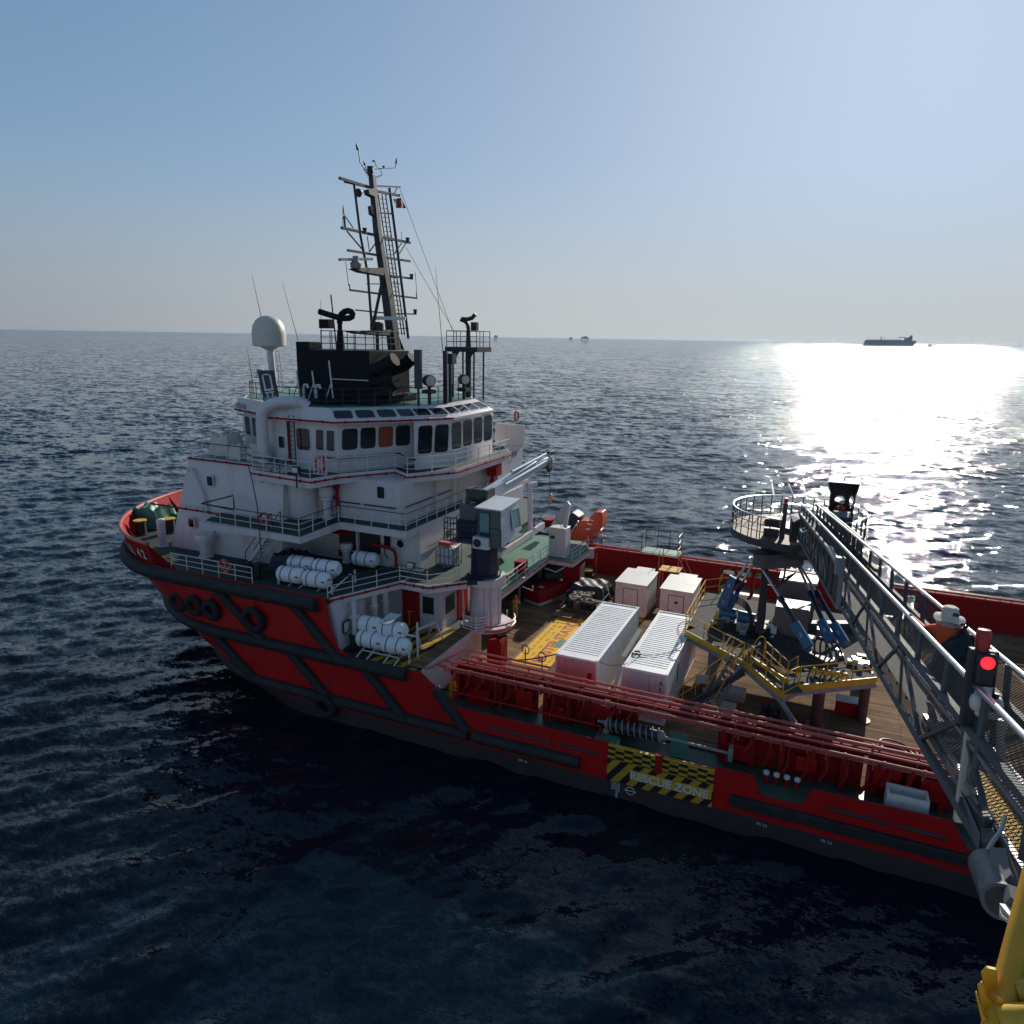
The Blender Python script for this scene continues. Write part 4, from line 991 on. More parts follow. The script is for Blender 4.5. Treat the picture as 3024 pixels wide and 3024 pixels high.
b.build("emblem", "cab_grey", brdp)
# funnel casing: black block with angled uptakes
b = MB(); b.box(-34.3, -28.3, 40.5, 45.5, RZ, 20.95); b.box(-34.3, -33.2, 40.5, 42.0, 20.95, 21.45); b.box(-31.0, -27.4, 39.6, 45.0, RZ, 18.0)
fun = b.build("funnel_casing", "funnel_black", ship, bevel=.05)
b = MB(); b.pipe([(-28.4, 41.0, 19.6), (-27.4, 41.0, 20.0), (-26.6, 41.0, 20.45)], .46, 16); b.pipe([(-28.4, 41.2, 18.3), (-27.4, 41.2, 18.5), (-26.5, 41.0, 19.0)], .42, 16); b.pipe([(-29.5, 40.8, 17.6), (-28.0, 40.6, 18.0), (-26.7, 40.8, 18.4)], .36, 14); b.pipe([(-28.6, 43.5, 19.6), (-27.4, 43.5, 20.0), (-26.8, 43.5, 20.5)], .44, 14); b.build_each("uptake_pipe", "funnel_black", fun)
rail("railing", [(-32.2, 44.5, 20.95), (-32.2, 40.6, 20.95), (-28.6, 40.6, 20.95), (-28.6, 44.5, 20.95)], fun, mats=("black_paint", "black_paint"), step=.9, h=1.25)
b = MB(); b.box(-31.5, -28.4, 40.45, 40.5, 19.0, 19.06); b.build("louvre", "cab_grey", fun)
b = MB()   # A-frame stays in front of the casing
for x in (-31.3, -29.9, -32.6): b.tube((x, 38.7, RZ), (x - .4, 38.9, 20.3 if x > -31 else 19.6), .05); b.tube((x - .8, 38.7, RZ), (x - .25, 38.8, 18.8), .04)
b.build("antenna_stand", "cab_grey", rf)
for x in (-31.9, -30.9): 
    b = MB(); b.pipe([(x, 38.2, RZ), (x, 38.2, 18.5), (x + .1, 38.2, 18.75), (x + .3, 38.2, 18.75), (x + .38, 38.2, 18.5)], .09, 8); b.build("goose_neck_vent", W, rf)
# fire monitor on a pedestal above the funnel
def monitor(x, y, z0, zt, name):
    b = MB(); b.tube((x, y, z0), (x, y, zt - .5), .30, .20, 12); b.tube((x, y, zt - .5), (x, y, zt), .16, n=12)
    b.pipe([(x, y, zt), (x + .1, y - .1, zt + .5), (x + .6, y, zt + .85), (x + 1.1, y, zt + .7), (x + 1.0, y, zt + .35), (x + .2, y, zt + .3), (x - .8, y - .1, zt + .55), (x - 1.5, y - .2, zt + .75)], .20, 12, sm=1)
    b.box(x - 1.5, x - .7, y - .3, y + .3, zt - .35, zt + .25)
    return b.build(name, "funnel_black", fun)
monitor(-30.9, 41.0, 20.95, 22.7, "fire_monitor")
b = MB(); b.tube((-29.3, 43.0, 20.95), (-29.3, 43.0, 22.2), .12); b.lathe((-29.3, 43.0, 22.2), [(.3, 0), (.48, .1), (.48, .55), (.25, .65)], 14); b.m(1).obox((-28.6, 43.3, 23.1), (1.1, .5, 0), (-.05, .12, 0), (0, 0, .12)); b.build("radar_scanner", ["mast_grey", "cab_grey"], fun)
b = MB(); b.tube((-32.0, 42, 20.95), (-32.3, 42, 24.6), .05); b.build("pole_antenna", "mast_grey", fun)
# starboard monitor tower
ty, tx = 49.5, -25.6
b = MB(); b.box(tx - 1.35, tx + 1.35, ty - 1.2, ty + 1.2, 20.85, 21.2); b.tube((tx, ty, RZ - .2), (tx, ty, 20.9), .22, n=12)
for dx, dy in ((-1.1, -1), (1.1, -1), (-1.1, 1), (1.1, 1)): b.tube((tx + dx * .8, ty + dy * .8, RZ - .2), (tx + dx * .8, ty + dy * .8, 20.9), .07)
for dx in (-.6, .6): b.plate([(tx + dx - .3, ty - .9, 20.85), (tx + dx + .3, ty - .9, 20.85), (tx + dx, ty - .9, 20.3)], .05)
mt = b.build("monitor_tower", "mast_grey", ship)
rail("railing", [(tx + 1.25, ty + 1.1, 21.2), (tx - 1.25, ty + 1.1, 21.2), (tx - 1.25, ty - 1.1, 21.2), (tx + 1.25, ty - 1.1, 21.2), (tx + 1.25, ty + 1.1, 21.2)], mt, mats=("mast_grey", "mast_grey"), step=.9, h=1.15)
b = MB(); b.tube((tx, ty, 21.2), (tx, ty, 22.6), .22, .12, 12); b.pipe([(tx, ty, 22.5), (tx - .1, ty, 23.0), (tx - .8, ty, 23.25), (tx + .2, ty, 23.2), (tx + .6, ty, 23.6)], .15, 10, sm=1); b.box(tx + .3, tx + .75, ty - .2, ty + .2, 22.4, 23.0); b.build("fire_monitor", "mast_grey", mt)
# deck lights and tall panels near the after edge of the roof
for x, y, zz, rr in ((-25.0, 42.6, 19.05, .38), (-25.0, 47.6, 18.9, .36)):
    b = MB(); b.lathe((x, y, zz), [(rr * .6, -.5), (rr, -.3), (rr, .35), (rr * .9, .37)], 18, (.75, -.65, 0)); b.m(1).lathe((x + .30, y - .26, zz), [(rr * .85, -.02), (rr * .5, .04), (.02, .06)], 16, (.75, -.65, 0)); b.m(0).tube((x, y, RZ), (x, y, zz - .35), .10, n=10); b.box(x - .35, x + .35, y - .35, y + .35, zz - .85, zz - .6)
    b.build("searchlight", ["mast_grey", "cream_dome"], ship)
b = MB(); b.box(-25.1, -24.6, 40.9, 41.1, 18.6, 21.1); b.tube((-24.85, 41, RZ), (-24.85, 41, 18.6), .06); b.tube((-25.4, 42.0, RZ), (-24.9, 41.1, 20.0), .04); b.build("louvre_panel", "dark_steel", ship)
b = MB(); b.box(-24.6, -24.3, 43.8, 43.95, RZ, 21.0); b.build("louvre_panel", "black_paint", ship)
b = MB(); b.box(-25.0, -24.3, 44.6, 45.2, 20.1, 20.8); b.tube((-24.65, 44.9, RZ), (-24.65, 44.9, 20.1), .13, n=10); b.build("camera_post", "mast_grey", ship)
# whip antennas
for nm, p0, p1 in (("a", q('SW', 275, 190, y=42), q('N', 744, 812, y=42)), ("b", q('SW', 525, 355, y=42), q('N', 833, 832, y=42)), ("c", q('SW', 220, 640, y=41), q('SW', 180, 400, y=41)), ("d", q('N', 1308, 1040, x=-27), q('N', 1286, 790, x=-27)), ("e", q('N', 950, 1030, y=41.5), q('N', 947, 888, y=41.5))):
    b = MB(); b.tube(p0, p1, .035 if nm == 'c' else .03, .012, 6); b.build("whip_antenna", "mast_grey", ship)

# ------------------------------------------------------------------ main mast
def Q(a, b_): 
    """surveyed point on the mast's own athwart plane, which rakes forward with height"""
    X = -29.6
    for _ in range(6):
        p = q('SM', a, b_, x=X); X = -29.2 - (p.z - 22.3) * .105
    return q('SM', a, b_, x=X)
b = MB()
col = [Q(855, 1900), Q(800, 1620), Q(745, 1270), Q(690, 900), Q(640, 380)]
col[0].z = 17.3; col[0] = Vector((-28.75, col[0].y, 17.3))
for i, (w0, w1) in enumerate(((.75, .62), (.62, .5), (.5, .42), (.42, .36))):
    a_, c_ = col[i], col[i + 1]; d = [Vector((-1, -1, 0)), Vector((1, -1, 0)), Vector((1, 1, 0)), Vector((-1, 1, 0))]
    b.loft([a_ + v * w0 / 2 for v in d], [c_ + v * w1 / 2 for v in d])
mast = b.build("main_mast", "mast_grey", ship)
def arm(name, a_, c_, w=.14, par=mast):
    b = MB(); b.beam(a_, c_, w, w); b.build(name, "mast_grey", par)
rung = MB()
ladder_l = [Q(690, 500), Q(760, 1100), Q(850, 1800)]; 
for (t0, t1) in (((700, 560), (895, 1900)), ((735, 560), (925, 1900)), ((770, 560), (950, 1900))):
    rung.tube(Q(*t0), Q(*t1), .05, n=6)
for yy in range(600, 1900, 44):
    f_ = (yy - 560) / 1340; rung.tube(Q(700 + 195 * f_, yy), Q(770 + 180 * f_, yy + 8), .028, n=5)
rung.build("mast_ladder", "mast_grey", mast)
b = MB(); b.pipe([Q(470, 465), Q(530, 950), Q(600, 1320), Q(640, 1850)], .09, 8); b.pipe([Q(805, 500), Q(870, 1000), Q(920, 1400), Q(985, 1932)], .10, 8); b.tube(Q(740, 1370), Q(640, 1850), .11, n=8); b.pipe([Q(800, 1700), Q(880, 1900), Q(1000, 2200)], .11, 8); b.build("mast_leg", "mast_grey", mast)
for a_, c_, w in (((330, 405), (610, 492), .16), ((375, 443), (610, 495), .08), ((665, 480), (908, 490), .10), ((680, 530), (900, 572), .16), ((350, 878), (680, 950), .16), ((690, 960), (1000, 1020), .16), ((408, 1092), (700, 1140), .14), ((760, 1160), (1000, 1196), .14), ((740, 1325), (1025, 1362), .13), ((430, 1470), (745, 1510), .12), ((800, 1515), (1065, 1548), .12), ((485, 1660), (775, 1690), .09), ((800, 1690), (1060, 1700), .09), ((700, 735), (840, 745), .10), ((590, 1412), (915, 1412), .06), ((860, 1835), (985, 1835), .06)):
    arm("yard_arm", Q(*a_), Q(*c_), w)
for a_, c_, w in (((400, 910), (545, 1080), .07), ((685, 1010), (615, 1105), .06), ((595, 960), (615, 1110), .05), ((960, 1025), (890, 1140), .06), ((920, 1025), (845, 1135), .06), ((880, 500), (840, 570), .06), ((380, 760), (460, 880), .05), ((365, 670), (395, 900), .06)):
    arm("mast_brace", Q(*a_), Q(*c_), w)
# scanner platforms
b = MB(); b.plate([Q(440, 1265), Q(740, 1262), Q(725, 1335), Q(520, 1300)], .5); b.plate([Q(415, 1862), Q(790, 1850), Q(780, 1905), Q(480, 1880)], .6); b.plate([Q(585, 515), Q(640, 505), Q(650, 590), Q(590, 560)], .4); b.build_each("scanner_platform", "mast_grey", mast)
b = MB(); b.beam(Q(332, 1180), Q(635, 1176), .22, .17); b.lathe(Q(487, 1262), [(.34, 0), (.38, .3), (.2, .5), (.2, .75)], 12); b.build("radar_scanner", "steel_grey", mast)
b = MB(); b.lathe(Q(510, 545), [(.28, 0), (.10, .35), (.06, .6)], 12, (.0, .9, .3)); b.build("horn", "mast_grey", mast)
b = MB(); b.lathe(Q(625, 380), [(.17, 0), (.17, .15), (.24, .18), (.2, .5), (.24, .55)], 12)
b.pipe([Q(610, 385), Q(525, 255), Q(510, 140), Q(490, 75)], .035, 6); b.tube(Q(505, 140), Q(488, 78), .10, .04, 8)
b.pipe([Q(585, 325), Q(860, 308), Q(872, 250)], .03, 6); b.tube(Q(868, 262), Q(872, 218), .08, .03, 8); b.pipe([Q(585, 325), Q(575, 280), Q(557, 245)], .03, 6); b.tube(Q(572, 280), Q(556, 245), .08, .03, 8)
b.pipe([Q(735, 375), Q(722, 320), Q(680, 295), Q(670, 250)], .03, 6); b.ball(Q(655, 243), .10, 8, (1, 1, .7)); b.ball(Q(750, 298), .11, 8, (1, 1, .7)); b.pipe([Q(668, 405), Q(735, 375)], .04, 6)
b.build("mast_head_sensors", "mast_grey", mast)
for a_ in ((978, 1000), (1015, 1345), (1050, 1680), (570, 910)):
    b = MB(); b.lathe(Q(*a_) - Vector((0, 0, .1)), [(.12, 0), (.13, .22), (.16, .24), (.16, .3)], 10); b.build("navigation_light", "mast_grey", mast)
b = MB()
for a_, c_ in (((415, 1420), (388, 1200)), ((1065, 1500), (1050, 1300)), ((362, 890), (362, 665)), ((920, 1000), (920, 915))): b.tube(Q(*a_), Q(*c_), .022, n=5)
b.pipe([Q(430, 1470), Q(425, 1415), Q(415, 1420)], .04, 6); b.pipe([Q(1065, 1545), Q(1060, 1495)], .04, 6); b.tube(Q(385, 880), Q(375, 770), .07, n=8)
b.build("mast_whip", "mast_grey", mast)
b = MB(); b.plate([Q(615, 670), Q(640, 665), Q(660, 770), Q(625, 750)], .3); b.build("signal_box", "mast_grey", mast)
# rigging wires
b = MB(); e1 = q('SW', 1560, 290, y=49.0); e2 = q('N', 1345, 985, y=50)
b.tube(Q(900, 495), e1, .016, n=5); b.tube(Q(960, 1060), e2, .016, n=5); b.tube(Q(560, 320), Q(600, 400), .012, n=5); b.build("rigging_wire", "mast_grey", mast)
fl = [Q(840, 605), Q(930, 590), Q(962, 692), Q(862, 690)]
b = MB(); G = [[fl[0].lerp(fl[1], i / 8).lerp(fl[3].lerp(fl[2], i / 8), j / 5) + Vector((.07 * math.sin(i * 1.3 + j * .5), 0, 0)) for i in range(9)] for j in range(6)]
for j in range(5):
    for i in range(8): b.quad(G[j][i], G[j][i + 1], G[j + 1][i + 1], G[j + 1][i])
flag = b.build("flag", "flag_cloth", None); tag(flag, "small dark red flag flying from the mast's starboard halyard", "flag")

# ------------------------------------------------------------------ half-height deck behind the crane, davit side
MDZ = 5.0
b = MB(); b.prism([(-23, 40.2), (-19.25, 40.2), (-19.35, 51.1), (-17.25, 51.0), (-17.1, 54.6), (-18.2, 56.8), (-23, 57)], MDZ - .25, MDZ)
mdk = b.build("davit_deck", "deck_green_light", ship)
ep = [(-19.22, 40.4), (-19.32, 51.05), (-17.22, 50.95), (-17.07, 54.6), (-18.15, 56.8)]
b = MB()
for i in range(len(ep) - 1): b.beam((*ep[i], MDZ - .18), (*ep[i + 1], MDZ - .18), .05, .42)
b.build("deck_edge_plate", W, mdk)
b = MB(); b.pipe([(x + .07, y - .03, MDZ - .02) for x, y in ep], .06, 8)
for k in range(9): b.ball((-19.18, 41 + k * 1.15, MDZ - .02), .1, 8)
b.build("fire_main", "pipe_red", mdk)
rail("railing", [(x - .08, y + .02, MDZ) for x, y in ep], mdk, mats=(W, W), step=1.5)
b = MB(); b.pipe([(-19.0, 41.0, 4.2), (-18.3, 41.0, 3.9), (-18.3, 41.0, 4.4)], .04, 6); b.pipe([(-19.0, 45.2, 4.6), (-18.2, 45.2, 4.4), (-18.2, 45.2, 4.8)], .04, 6); b.pipe([(-19.0, 49.6, 4.7), (-18.1, 49.6, 4.5), (-17.9, 51.0, 4.5)], .04, 6); b.build("light_bracket", W, mdk)
b = MB(); b.box(-22.9, -22.7, 40.5, 56, 5.0, 7.22); b.build("inner_bulkhead", "deck_green_light", mdk)
b = MB(); b.box(-21.2, -20.4, 41.0, 42.6, MDZ, 7.0); b.box(-20.3, -19.6, 46.6, 47.6, MDZ, 5.9); b.build("deck_cabinet", "red_paint", mdk, bevel=.03)
b = MB(); b.box(-22.0, -19.8, 52.0, 52.1, 2.15, 4.8); b.box(-22.7, -22.6, 40, 56, 2.15, 4.8); b.build("lower_bulkhead", "cab_dark", mdk)
b = MB(); b.tube((-19.6, 46.0, 2.15), (-19.6, 46.0, 4.8), .12, n=10); b.build("stanchion", "cab_dark", mdk)
b = MB()   # green painted deck steps behind the cab with yellow edges
b.box(-22.6, -19.6, 42.8, 44.2, 5.0, 5.9); b.m(1).box(-19.62, -19.55, 42.8, 44.2, 5.75, 5.92); b.build("raised_hatch", ["deck_green_light", "yellow_paint"], mdk)

# ------------------------------------------------------------------ bow equipment
for x, y in ((-45.3, 35.6), (-43.9, 36.9), (-17.2, 54.9)):
    z0 = 7.5 if x < -30 else 2.15
    b = MB(); b.lathe((x, y, z0), [(.5, 0), (.5, .05), (.38, .08), (.38, 1.05)], 18); b.m(1).lathe((x, y, z0 + 1.05), [(.46, 0), (.46, .06), (.03, .07)], 18); b.build("bollard", ["black_paint", "yellow_paint"], ship)
b = MB(); b.box(-47.6, -45.4, 37.2, 38.8, 7.5, 8.0)
wbase = b.build("windlass_bed", "deck_green", ship)
for x, y in ((-31.2, 31.9), (-24.2, 31.7)):
    z0 = 7.5 if x < -30 else 4.25
    b = MB(); b.box(x - .6, x + .6, y - .3, y + .3, z0, z0 + .1)
    for d in (-.35, .35): b.lathe((x + d, y, z0 + .1), [(.2, 0), (.2, .75), (.25, .77), (.25, .82)], 14)
    b.build("double_bollard", "black_paint", ship)
b = MB(); b.box(-39.6, -38.6, 32.2, 33.1, 7.5, 7.515); b.box(-38.9, -37.9, 31.8, 32.4, 7.5, 7.515); b.build("deck_patch", "yellow_paint", fore)

def cloth_lump(name, x0, x1, y0, y1, z0, z1, material, seed, n=16, rag=.15):
    """covered gear under a loose tarpaulin: a draped, folded sheet over a block"""
    rg = np.random.RandomState(seed); b = MB(); G = []
    ph = rg.rand(6) * 6.28
    for j in range(n + 1):
        row = []
        for i in range(n + 1):
            u = i / n * 2 - 1; v = j / n * 2 - 1
            e = max(abs(u), abs(v)); s = min(1, max(0, (1 - e) / .22)); hgt = s * s * (3 - 2 * s)
            w = 1 + .10 * math.sin(6 * math.atan2(v, u) + ph[0]) * (1 - hgt)
            z = z0 + (z1 - z0) * hgt * (1 + rag * (math.sin(5 * u + ph[1]) * math.sin(4 * v + ph[2]) + .6 * math.sin(11 * u + 7 * v + ph[3]))*.8)
            row.append(((x0 + x1) / 2 + (x1 - x0) / 2 * u * w, (y0 + y1) / 2 + (y1 - y0) / 2 * v * w, max(z, z0)))
        G.append(row)
    for j in range(n):
        for i in range(n): b.quad(G[j][i], G[j][i + 1], G[j + 1][i + 1], G[j + 1][i])
    return b.build(name, material, None, smooth=60)
o = cloth_lump("tarp_cover", -48.0, -45.2, 36.8, 39.0, 7.55, 9.0, "green_tarp", 1); tag(o, "green tarpaulin draped over the windlass on the bow deck", "tarp")
o = cloth_lump("tarp_cover", -31.4, -29.3, 33.4, 35.4, 7.5, 8.5, "navy_cover", 2); tag(o, "dark blue tarp over gear beside the upper white rafts", "tarp")
for i, (x0, x1, y0, y1, z1, l) in enumerate(((-39.0, -37.2, 36.5, 38.3, 15.1, "largest cream canvas cover at the front corner of the white casing top"), (-36.6, -35.5, 35.9, 36.8, 14.7, "small beige covered drum by the casing top railing"), (-35.2, -33.9, 36.0, 37.1, 14.8, "beige covered gear on the casing top nearest the wheelhouse"), (-36.5, -34.9, 42.0, 43.5, 15.2, "cream covered searchlight forward of the wheelhouse windows"))):
    o = cloth_lump("canvas_cover", x0, x1, y0, y1, 13.77, z1, "cream_dome", 10 + i); tag(o, l, "cover", "covered gear on the fore casing")

# ------------------------------------------------------------------ tyres hung on the hull
def tyre(c, label, R=.74, ax=(0, 1, .12)):
    t = thing("tyre_fender", label, "tyre", c, "tyres hung on the bow")
    c = Vector(c)
    b2 = MB(); b2.torus(c, R - .24, .23, ax, 28, 12); b2.build("tyre", "tyre_rubber", t, smooth=60)
    b3 = MB(); b3.tube(c + Vector((0, -.05, R - .2)), c + Vector((0, .45, R + .9)), .025, n=6); b3.build("chain", "black_paint", t)
    return t
for (a, c_, l, yy) in ((440, 340, "foremost of the three black tyres hung together at the bow", 30.95), (530, 365, "middle one of the three black tyres at the bow", 30.62), (625, 390, "aftmost of the three black tyres in a row at the bow", 30.5)):
    tyre(q('S1', a, c_, y=yy), l)
tyre(q('S1', 866, 446, y=30.45), "large lone black tyre between the two slanting fender bars", .86)
tyre(q('S1', 1275, 940, y=30.35), "black tyre hanging low at the waterline fender", .78)

# ------------------------------------------------------------------ life rafts in white canisters on their cradles
def raft(c, label, group, ax=(1, .04, 0)):
    c = Vector(c); A = Vector(ax).normalized()
    t = thing("life_raft", label, "life raft", c - Vector((0, 0, .5)), group)
    b = MB(); L = .90; prof = [(.02, -L), (.30, -L + .02), (.44, -L + .16)]
    n = 9
    for i in range(n):
        x0 = -L + .18 + (2 * L - .36) * i / n; x1 = -L + .18 + (2 * L - .36) * (i + 1) / n
        prof += [(.455, x0 + .005), (.485, x0 + .03), (.485, x1 - .05), (.455, x1 - .02)]
    prof += [(.44, L - .16), (.30, L - .02), (.02, L)]
    b.lathe(c, prof, 22, A); b.build("canister", "white_raft", t, smooth=40)
    for d in (-.42, .25):
        b = MB(); b.torus(c + A * d, .495, .022, A, 24, 6); b.build("lashing_strap", "lashing", t)
    b = MB(); b.box(c.x + L - .25, c.x + L - .02, c.y - .47, c.y - .45, c.z + .05, c.z + .12)
    b.build("label_plate", "lettering_black", t)
    return t
GU, GLo = "life rafts on the upper raft deck", "life rafts stacked on the wing deck"
Zc = Vector((0, 0, 0))
up_c = [(1140, 125), (1285, 148), (1080, 187), (1228, 215)]
yv = [33.2, 33.2, 32.0, 32.0]
ul = ["white raft canister on the upper deck, inboard row, nearer the bow", "white raft canister on the upper deck, inboard row, nearer the stern", "white raft canister at the upper deck edge, nearer the bow", "white raft canister at the upper deck edge, nearer the stern"]
for (a, c_), y, l in zip(up_c, yv, ul): raft(q('S1', a, c_, y=y), l, GU)
lo_c = [(800, 930), (1155, 1005), (850, 1155), (1205, 1235)]; yv = [32.3, 32.3, 31.8, 31.8]
ll = ["white raft canister on the wing deck, top of the forward pair", "white raft canister on the wing deck, top of the after pair", "white raft canister on the wing deck, bottom of the forward pair", "white raft canister on the wing deck, bottom of the after pair"]
for (a, c_), y, l in zip(lo_c, yv, ll): raft(q('CD', a, c_, y=y), l, GLo)
raft((-26.1, 36.3, 8.15), "white raft canister lying inside by the red hydrant pipe", GU)
# their launching cradles
def cradle(xs, y0, y1, z0, z1, par, name="raft_cradle", posts=()):
    b = MB()
    for x in xs: b.tube((x, y1, z1), (x, y0, z0), .05, n=8)
    b.tube((xs[0], (y0 + y1) / 2, (z0 + z1) / 2), (xs[-1], (y0 + y1) / 2, (z0 + z1) / 2), .04, n=6)
    for x, y, za, zb in posts: b.beam((x, y, za), (x, y, zb), .09, .09)
    return b.build(name, W, par)
cradle((-28.3, -27.5, -26.2, -25.4), 30.75, 33.8, 7.25, 8.0, fore, posts=((-29.0, 33.8, 7.5, 8.2), (-25.1, 33.8, 7.5, 8.3), (-29.0, 31.6, 7.5, 7.7), (-25.1, 31.6, 7.5, 8.0)))
cradle((-23.1, -22.4, -21.3, -20.6), 30.75, 32.3, 4.2, 4.75, wing, posts=((-23.7, 32.6, 4.25, 5.3), (-19.95, 32.4, 4.25, 6.4), (-21.9, 32.8, 4.25, 6.5), (-19.95, 31.5, 4.25, 4.9)))
b = MB(); b.beam((-23.7, 32.4, 5.5), (-19.95, 32.4, 5.55), .08, .08); b.plate([(-22.2, 31.9, 6.1), (-21.4, 31.9, 6.25), (-21.3, 32.9, 6.45), (-22.1, 32.9, 6.4)], .03); b.build("raft_cradle", W, wing)

# lifebuoys
def lifebuoy(c, ax, label, R=.36):
    t = thing("lifebuoy", label, "lifebuoy", c, "lifebuoys on the railings")
    b = MB(); b.torus(c, R, .085, ax, 28, 10); b.build("ring", "buoy_red", t, smooth=60)
    A = Vector(ax).normalized(); p = A.orthogonal().normalized(); k = A.cross(p)
    for i in range(4):
        a = R_(45 + 90 * i); d = p * math.cos(a) + k * math.sin(a); tt = p * -math.sin(a) + k * math.cos(a)
        b = MB(); b.torus(Vector(c) + d * R, .092, .012, tt, 12, 6); b.build("band", "white_raft", t)
    b = MB(); 
    for i in range(3): a = R_(90 + 120 * i); b.tube(c, Vector(c) + (p * math.cos(a) + k * math.sin(a)) * R, .018, n=6)
    b.build("holder", W, t); return t
lifebuoy(q('S2', 940, 1085, y=31.02), (0, 1, .15), "orange lifebuoy on the forecastle side railing")
lifebuoy(q('S2', 1240, 728, y=33.2), (0, 1, .1), "orange lifebuoy on the walkway railing under the bridge wing")
lb = lifebuoy(q('S2', 1665, 310, y=33.95), (.25, 1, 0), "orange lifebuoy in the white cage on the bridge wing", .42)
lifebuoy(q('S3', 1510, 190, x=-23.4), (1, 0, 0), "orange lifebuoy at the far after corner of the bridge deck")
c = q('S2', 1665, 310, y=33.8)
b = MB()
for i in range(4): b.beam(c + Vector((-.45 + .3 * i, -.05, -.6)), c + Vector((-.45 + .3 * i, -.05, .6)), .05, .05)
for dz in (-.6, .6): b.beam(c + Vector((-.5, -.05, dz)), c + Vector((.5, -.05, dz)), .05, .05)
b.build("lifebuoy_cage", W, brd)

# ------------------------------------------------------------------ deck crane
PX, PY = -18.85, 38.75
crane = thing("deck_crane", "blue and white slewing deck crane with grey cab on a white round pedestal", "crane", (PX, PY, 4.25))
b = MB(); b.tube((PX, PY, 4.2), (PX, PY, 7.2), .92, n=30); b.lathe((PX, PY, 6.95), [(.95, 0), (1.32, .05), (1.34, .5), (1.1, .52)], 30); b.lathe((PX + .25, PY - .1, 4.22), [(1.65, 0), (1.65, .1), (1.0, .12)], 26)
ped = b.build("pedestal", W, crane)
b = MB()
for a in (-60, -35, 10): b.tube((PX + .98 * math.cos(R_(a)), PY + .98 * math.sin(R_(a)), 4.3), (PX + .98 * math.cos(R_(a)), PY + .98 * math.sin(R_(a)), 6.9), .10, n=10)
b.build("pipe_bundle", W, ped)
b = MB(); rr = 1.75; pts = [(PX + .25 + rr * math.cos(R_(a)), PY - .1 + rr * math.sin(R_(a)), 4.75) for a in range(-70, 60, 22)]
b.pipe(pts, .06, 8); b.pipe([(x, y, z - .3) for x, y, z in pts], .09, 8); b.build("ring_pipe", "pipe_red", ped)
b = MB(); g0 = Vector((PX - .1, PY - 1.7, 4.3))
for k in range(5): b.beam(g0 + Vector((-.6, .1, .2 * k + .1)), g0 + Vector((.4, -.15, .2 * k + .1)), .04, .09); b.beam(g0 + Vector((.4, -.15, .2 * k + .1)), g0 + Vector((.9, .6, .2 * k + .1)), .04, .09)
for p in ((-.6, .1), (.4, -.15), (.9, .6)): b.beam(g0 + Vector((*p, 0)), g0 + Vector((*p, 1.15)), .07, .07)
b.build("guard_fence", W, ped)
b = MB(); b.tube((PX - .9, PY - 1.0, 4.25), (PX - 1.05, PY - 1.1, 7.3), .05, n=6); b.build("ladder_rail", W, ped)
b = MB(); b.tube((PX, PY, 7.4), (PX, PY, 10.15), .90, .86, 28); b.tube((PX, PY, 7.38), (PX, PY, 7.65), 1.05, n=28)
slew = b.build("slewing_column", "crane_blue", crane)
b = MB(); b.box(-20.4, -16.6, 36.2, 39.6, 10.12, 10.2); pf = b.build("cab_platform", "cab_dark", crane)
rail("railing", [(-20.35, 38.6, 10.2), (-20.35, 36.25, 10.2), (-16.65, 36.25, 10.2)], pf, mats=("black_paint", "black_paint"), step=.85, h=1.05)
b = MB()
for k in range(6): b.tube((-20.3 + .2 * k, 36.2, 10.2), (-20.3 + .2 * k, 36.2, 11.6), .025, n=6)
b.tube((-20.3, 36.2, 11.6), (-19.3, 36.2, 11.6), .03, n=6); b.build("ladder_guard", "black_paint", pf)
# winch house behind the cab (blue below, grey above)
b = MB(); b.box(-19.9, -18.6, 37.0, 39.2, 10.2, 11.3); b.m(1).box(-19.8, -18.7, 37.1, 39.2, 11.3, 12.2); b.build("machinery_house", ["crane_blue", "cab_dark"], crane, bevel=.04)
# cab
cx0, cx1, cy0, cy1, cz0, cz1 = -18.15, -16.62, 36.25, 38.7, 10.2, 12.45
b = MB()
f0 = [(cx0, cy0, cz0), (cx1 + .12, cy0, cz0), (cx1 + .25, cy1, cz0 + .55), (cx0, cy1, cz0 + .3)]; f1 = [(cx0, cy0, cz1 - .12), (cx1 - .05, cy0, cz1 - .12), (cx1 - .0, cy1, cz1 + .02), (cx0, cy1, cz1 + .02)]
b.loft(f0, f1); cab = b.build("cab", "cab_grey", crane, bevel=.03)
b = MB(); b.plate([(cx0 - .12, cy0 - .10, cz1 - .06), (cx1 + .06, cy0 - .10, cz1 - .08), (cx1 + .12, cy1 + .05, cz1 + .12), (cx0 - .05, cy1 + .05, cz1 + .14)], .08); b.build("cab_roof", "cab_grey", cab)
b = MB(); b.box(cx0 + .02, cx1 - .04, cy0 - .015, cy0, cz0, cz1 - .15); b.build("cab_back_panel", "cab_dark", cab)
window(cab, ((cx0 + cx1) / 2 - .30, cy0 - .02, 11.55), (1, 0, 0), .62, 1.15, gl="cab_glass", frame="black_paint", border=.04, rad=.05)
b = MB(); b.box(cx0 + .2, cx0 + .85, cy0 - .03, cy0 - .015, cz0 + .05, cz0 + .8); b.build("cab_lower_panel", "crane_blue", cab)
wc = Vector((cx1 + .16, 37.95, 11.55)); window(cab, wc, Vector((.05, 1, 0)), 1.0, 1.15, up=(-.16, 0, 1), gl="cab_glass", frame="cab_grey", border=.03, rad=.08)
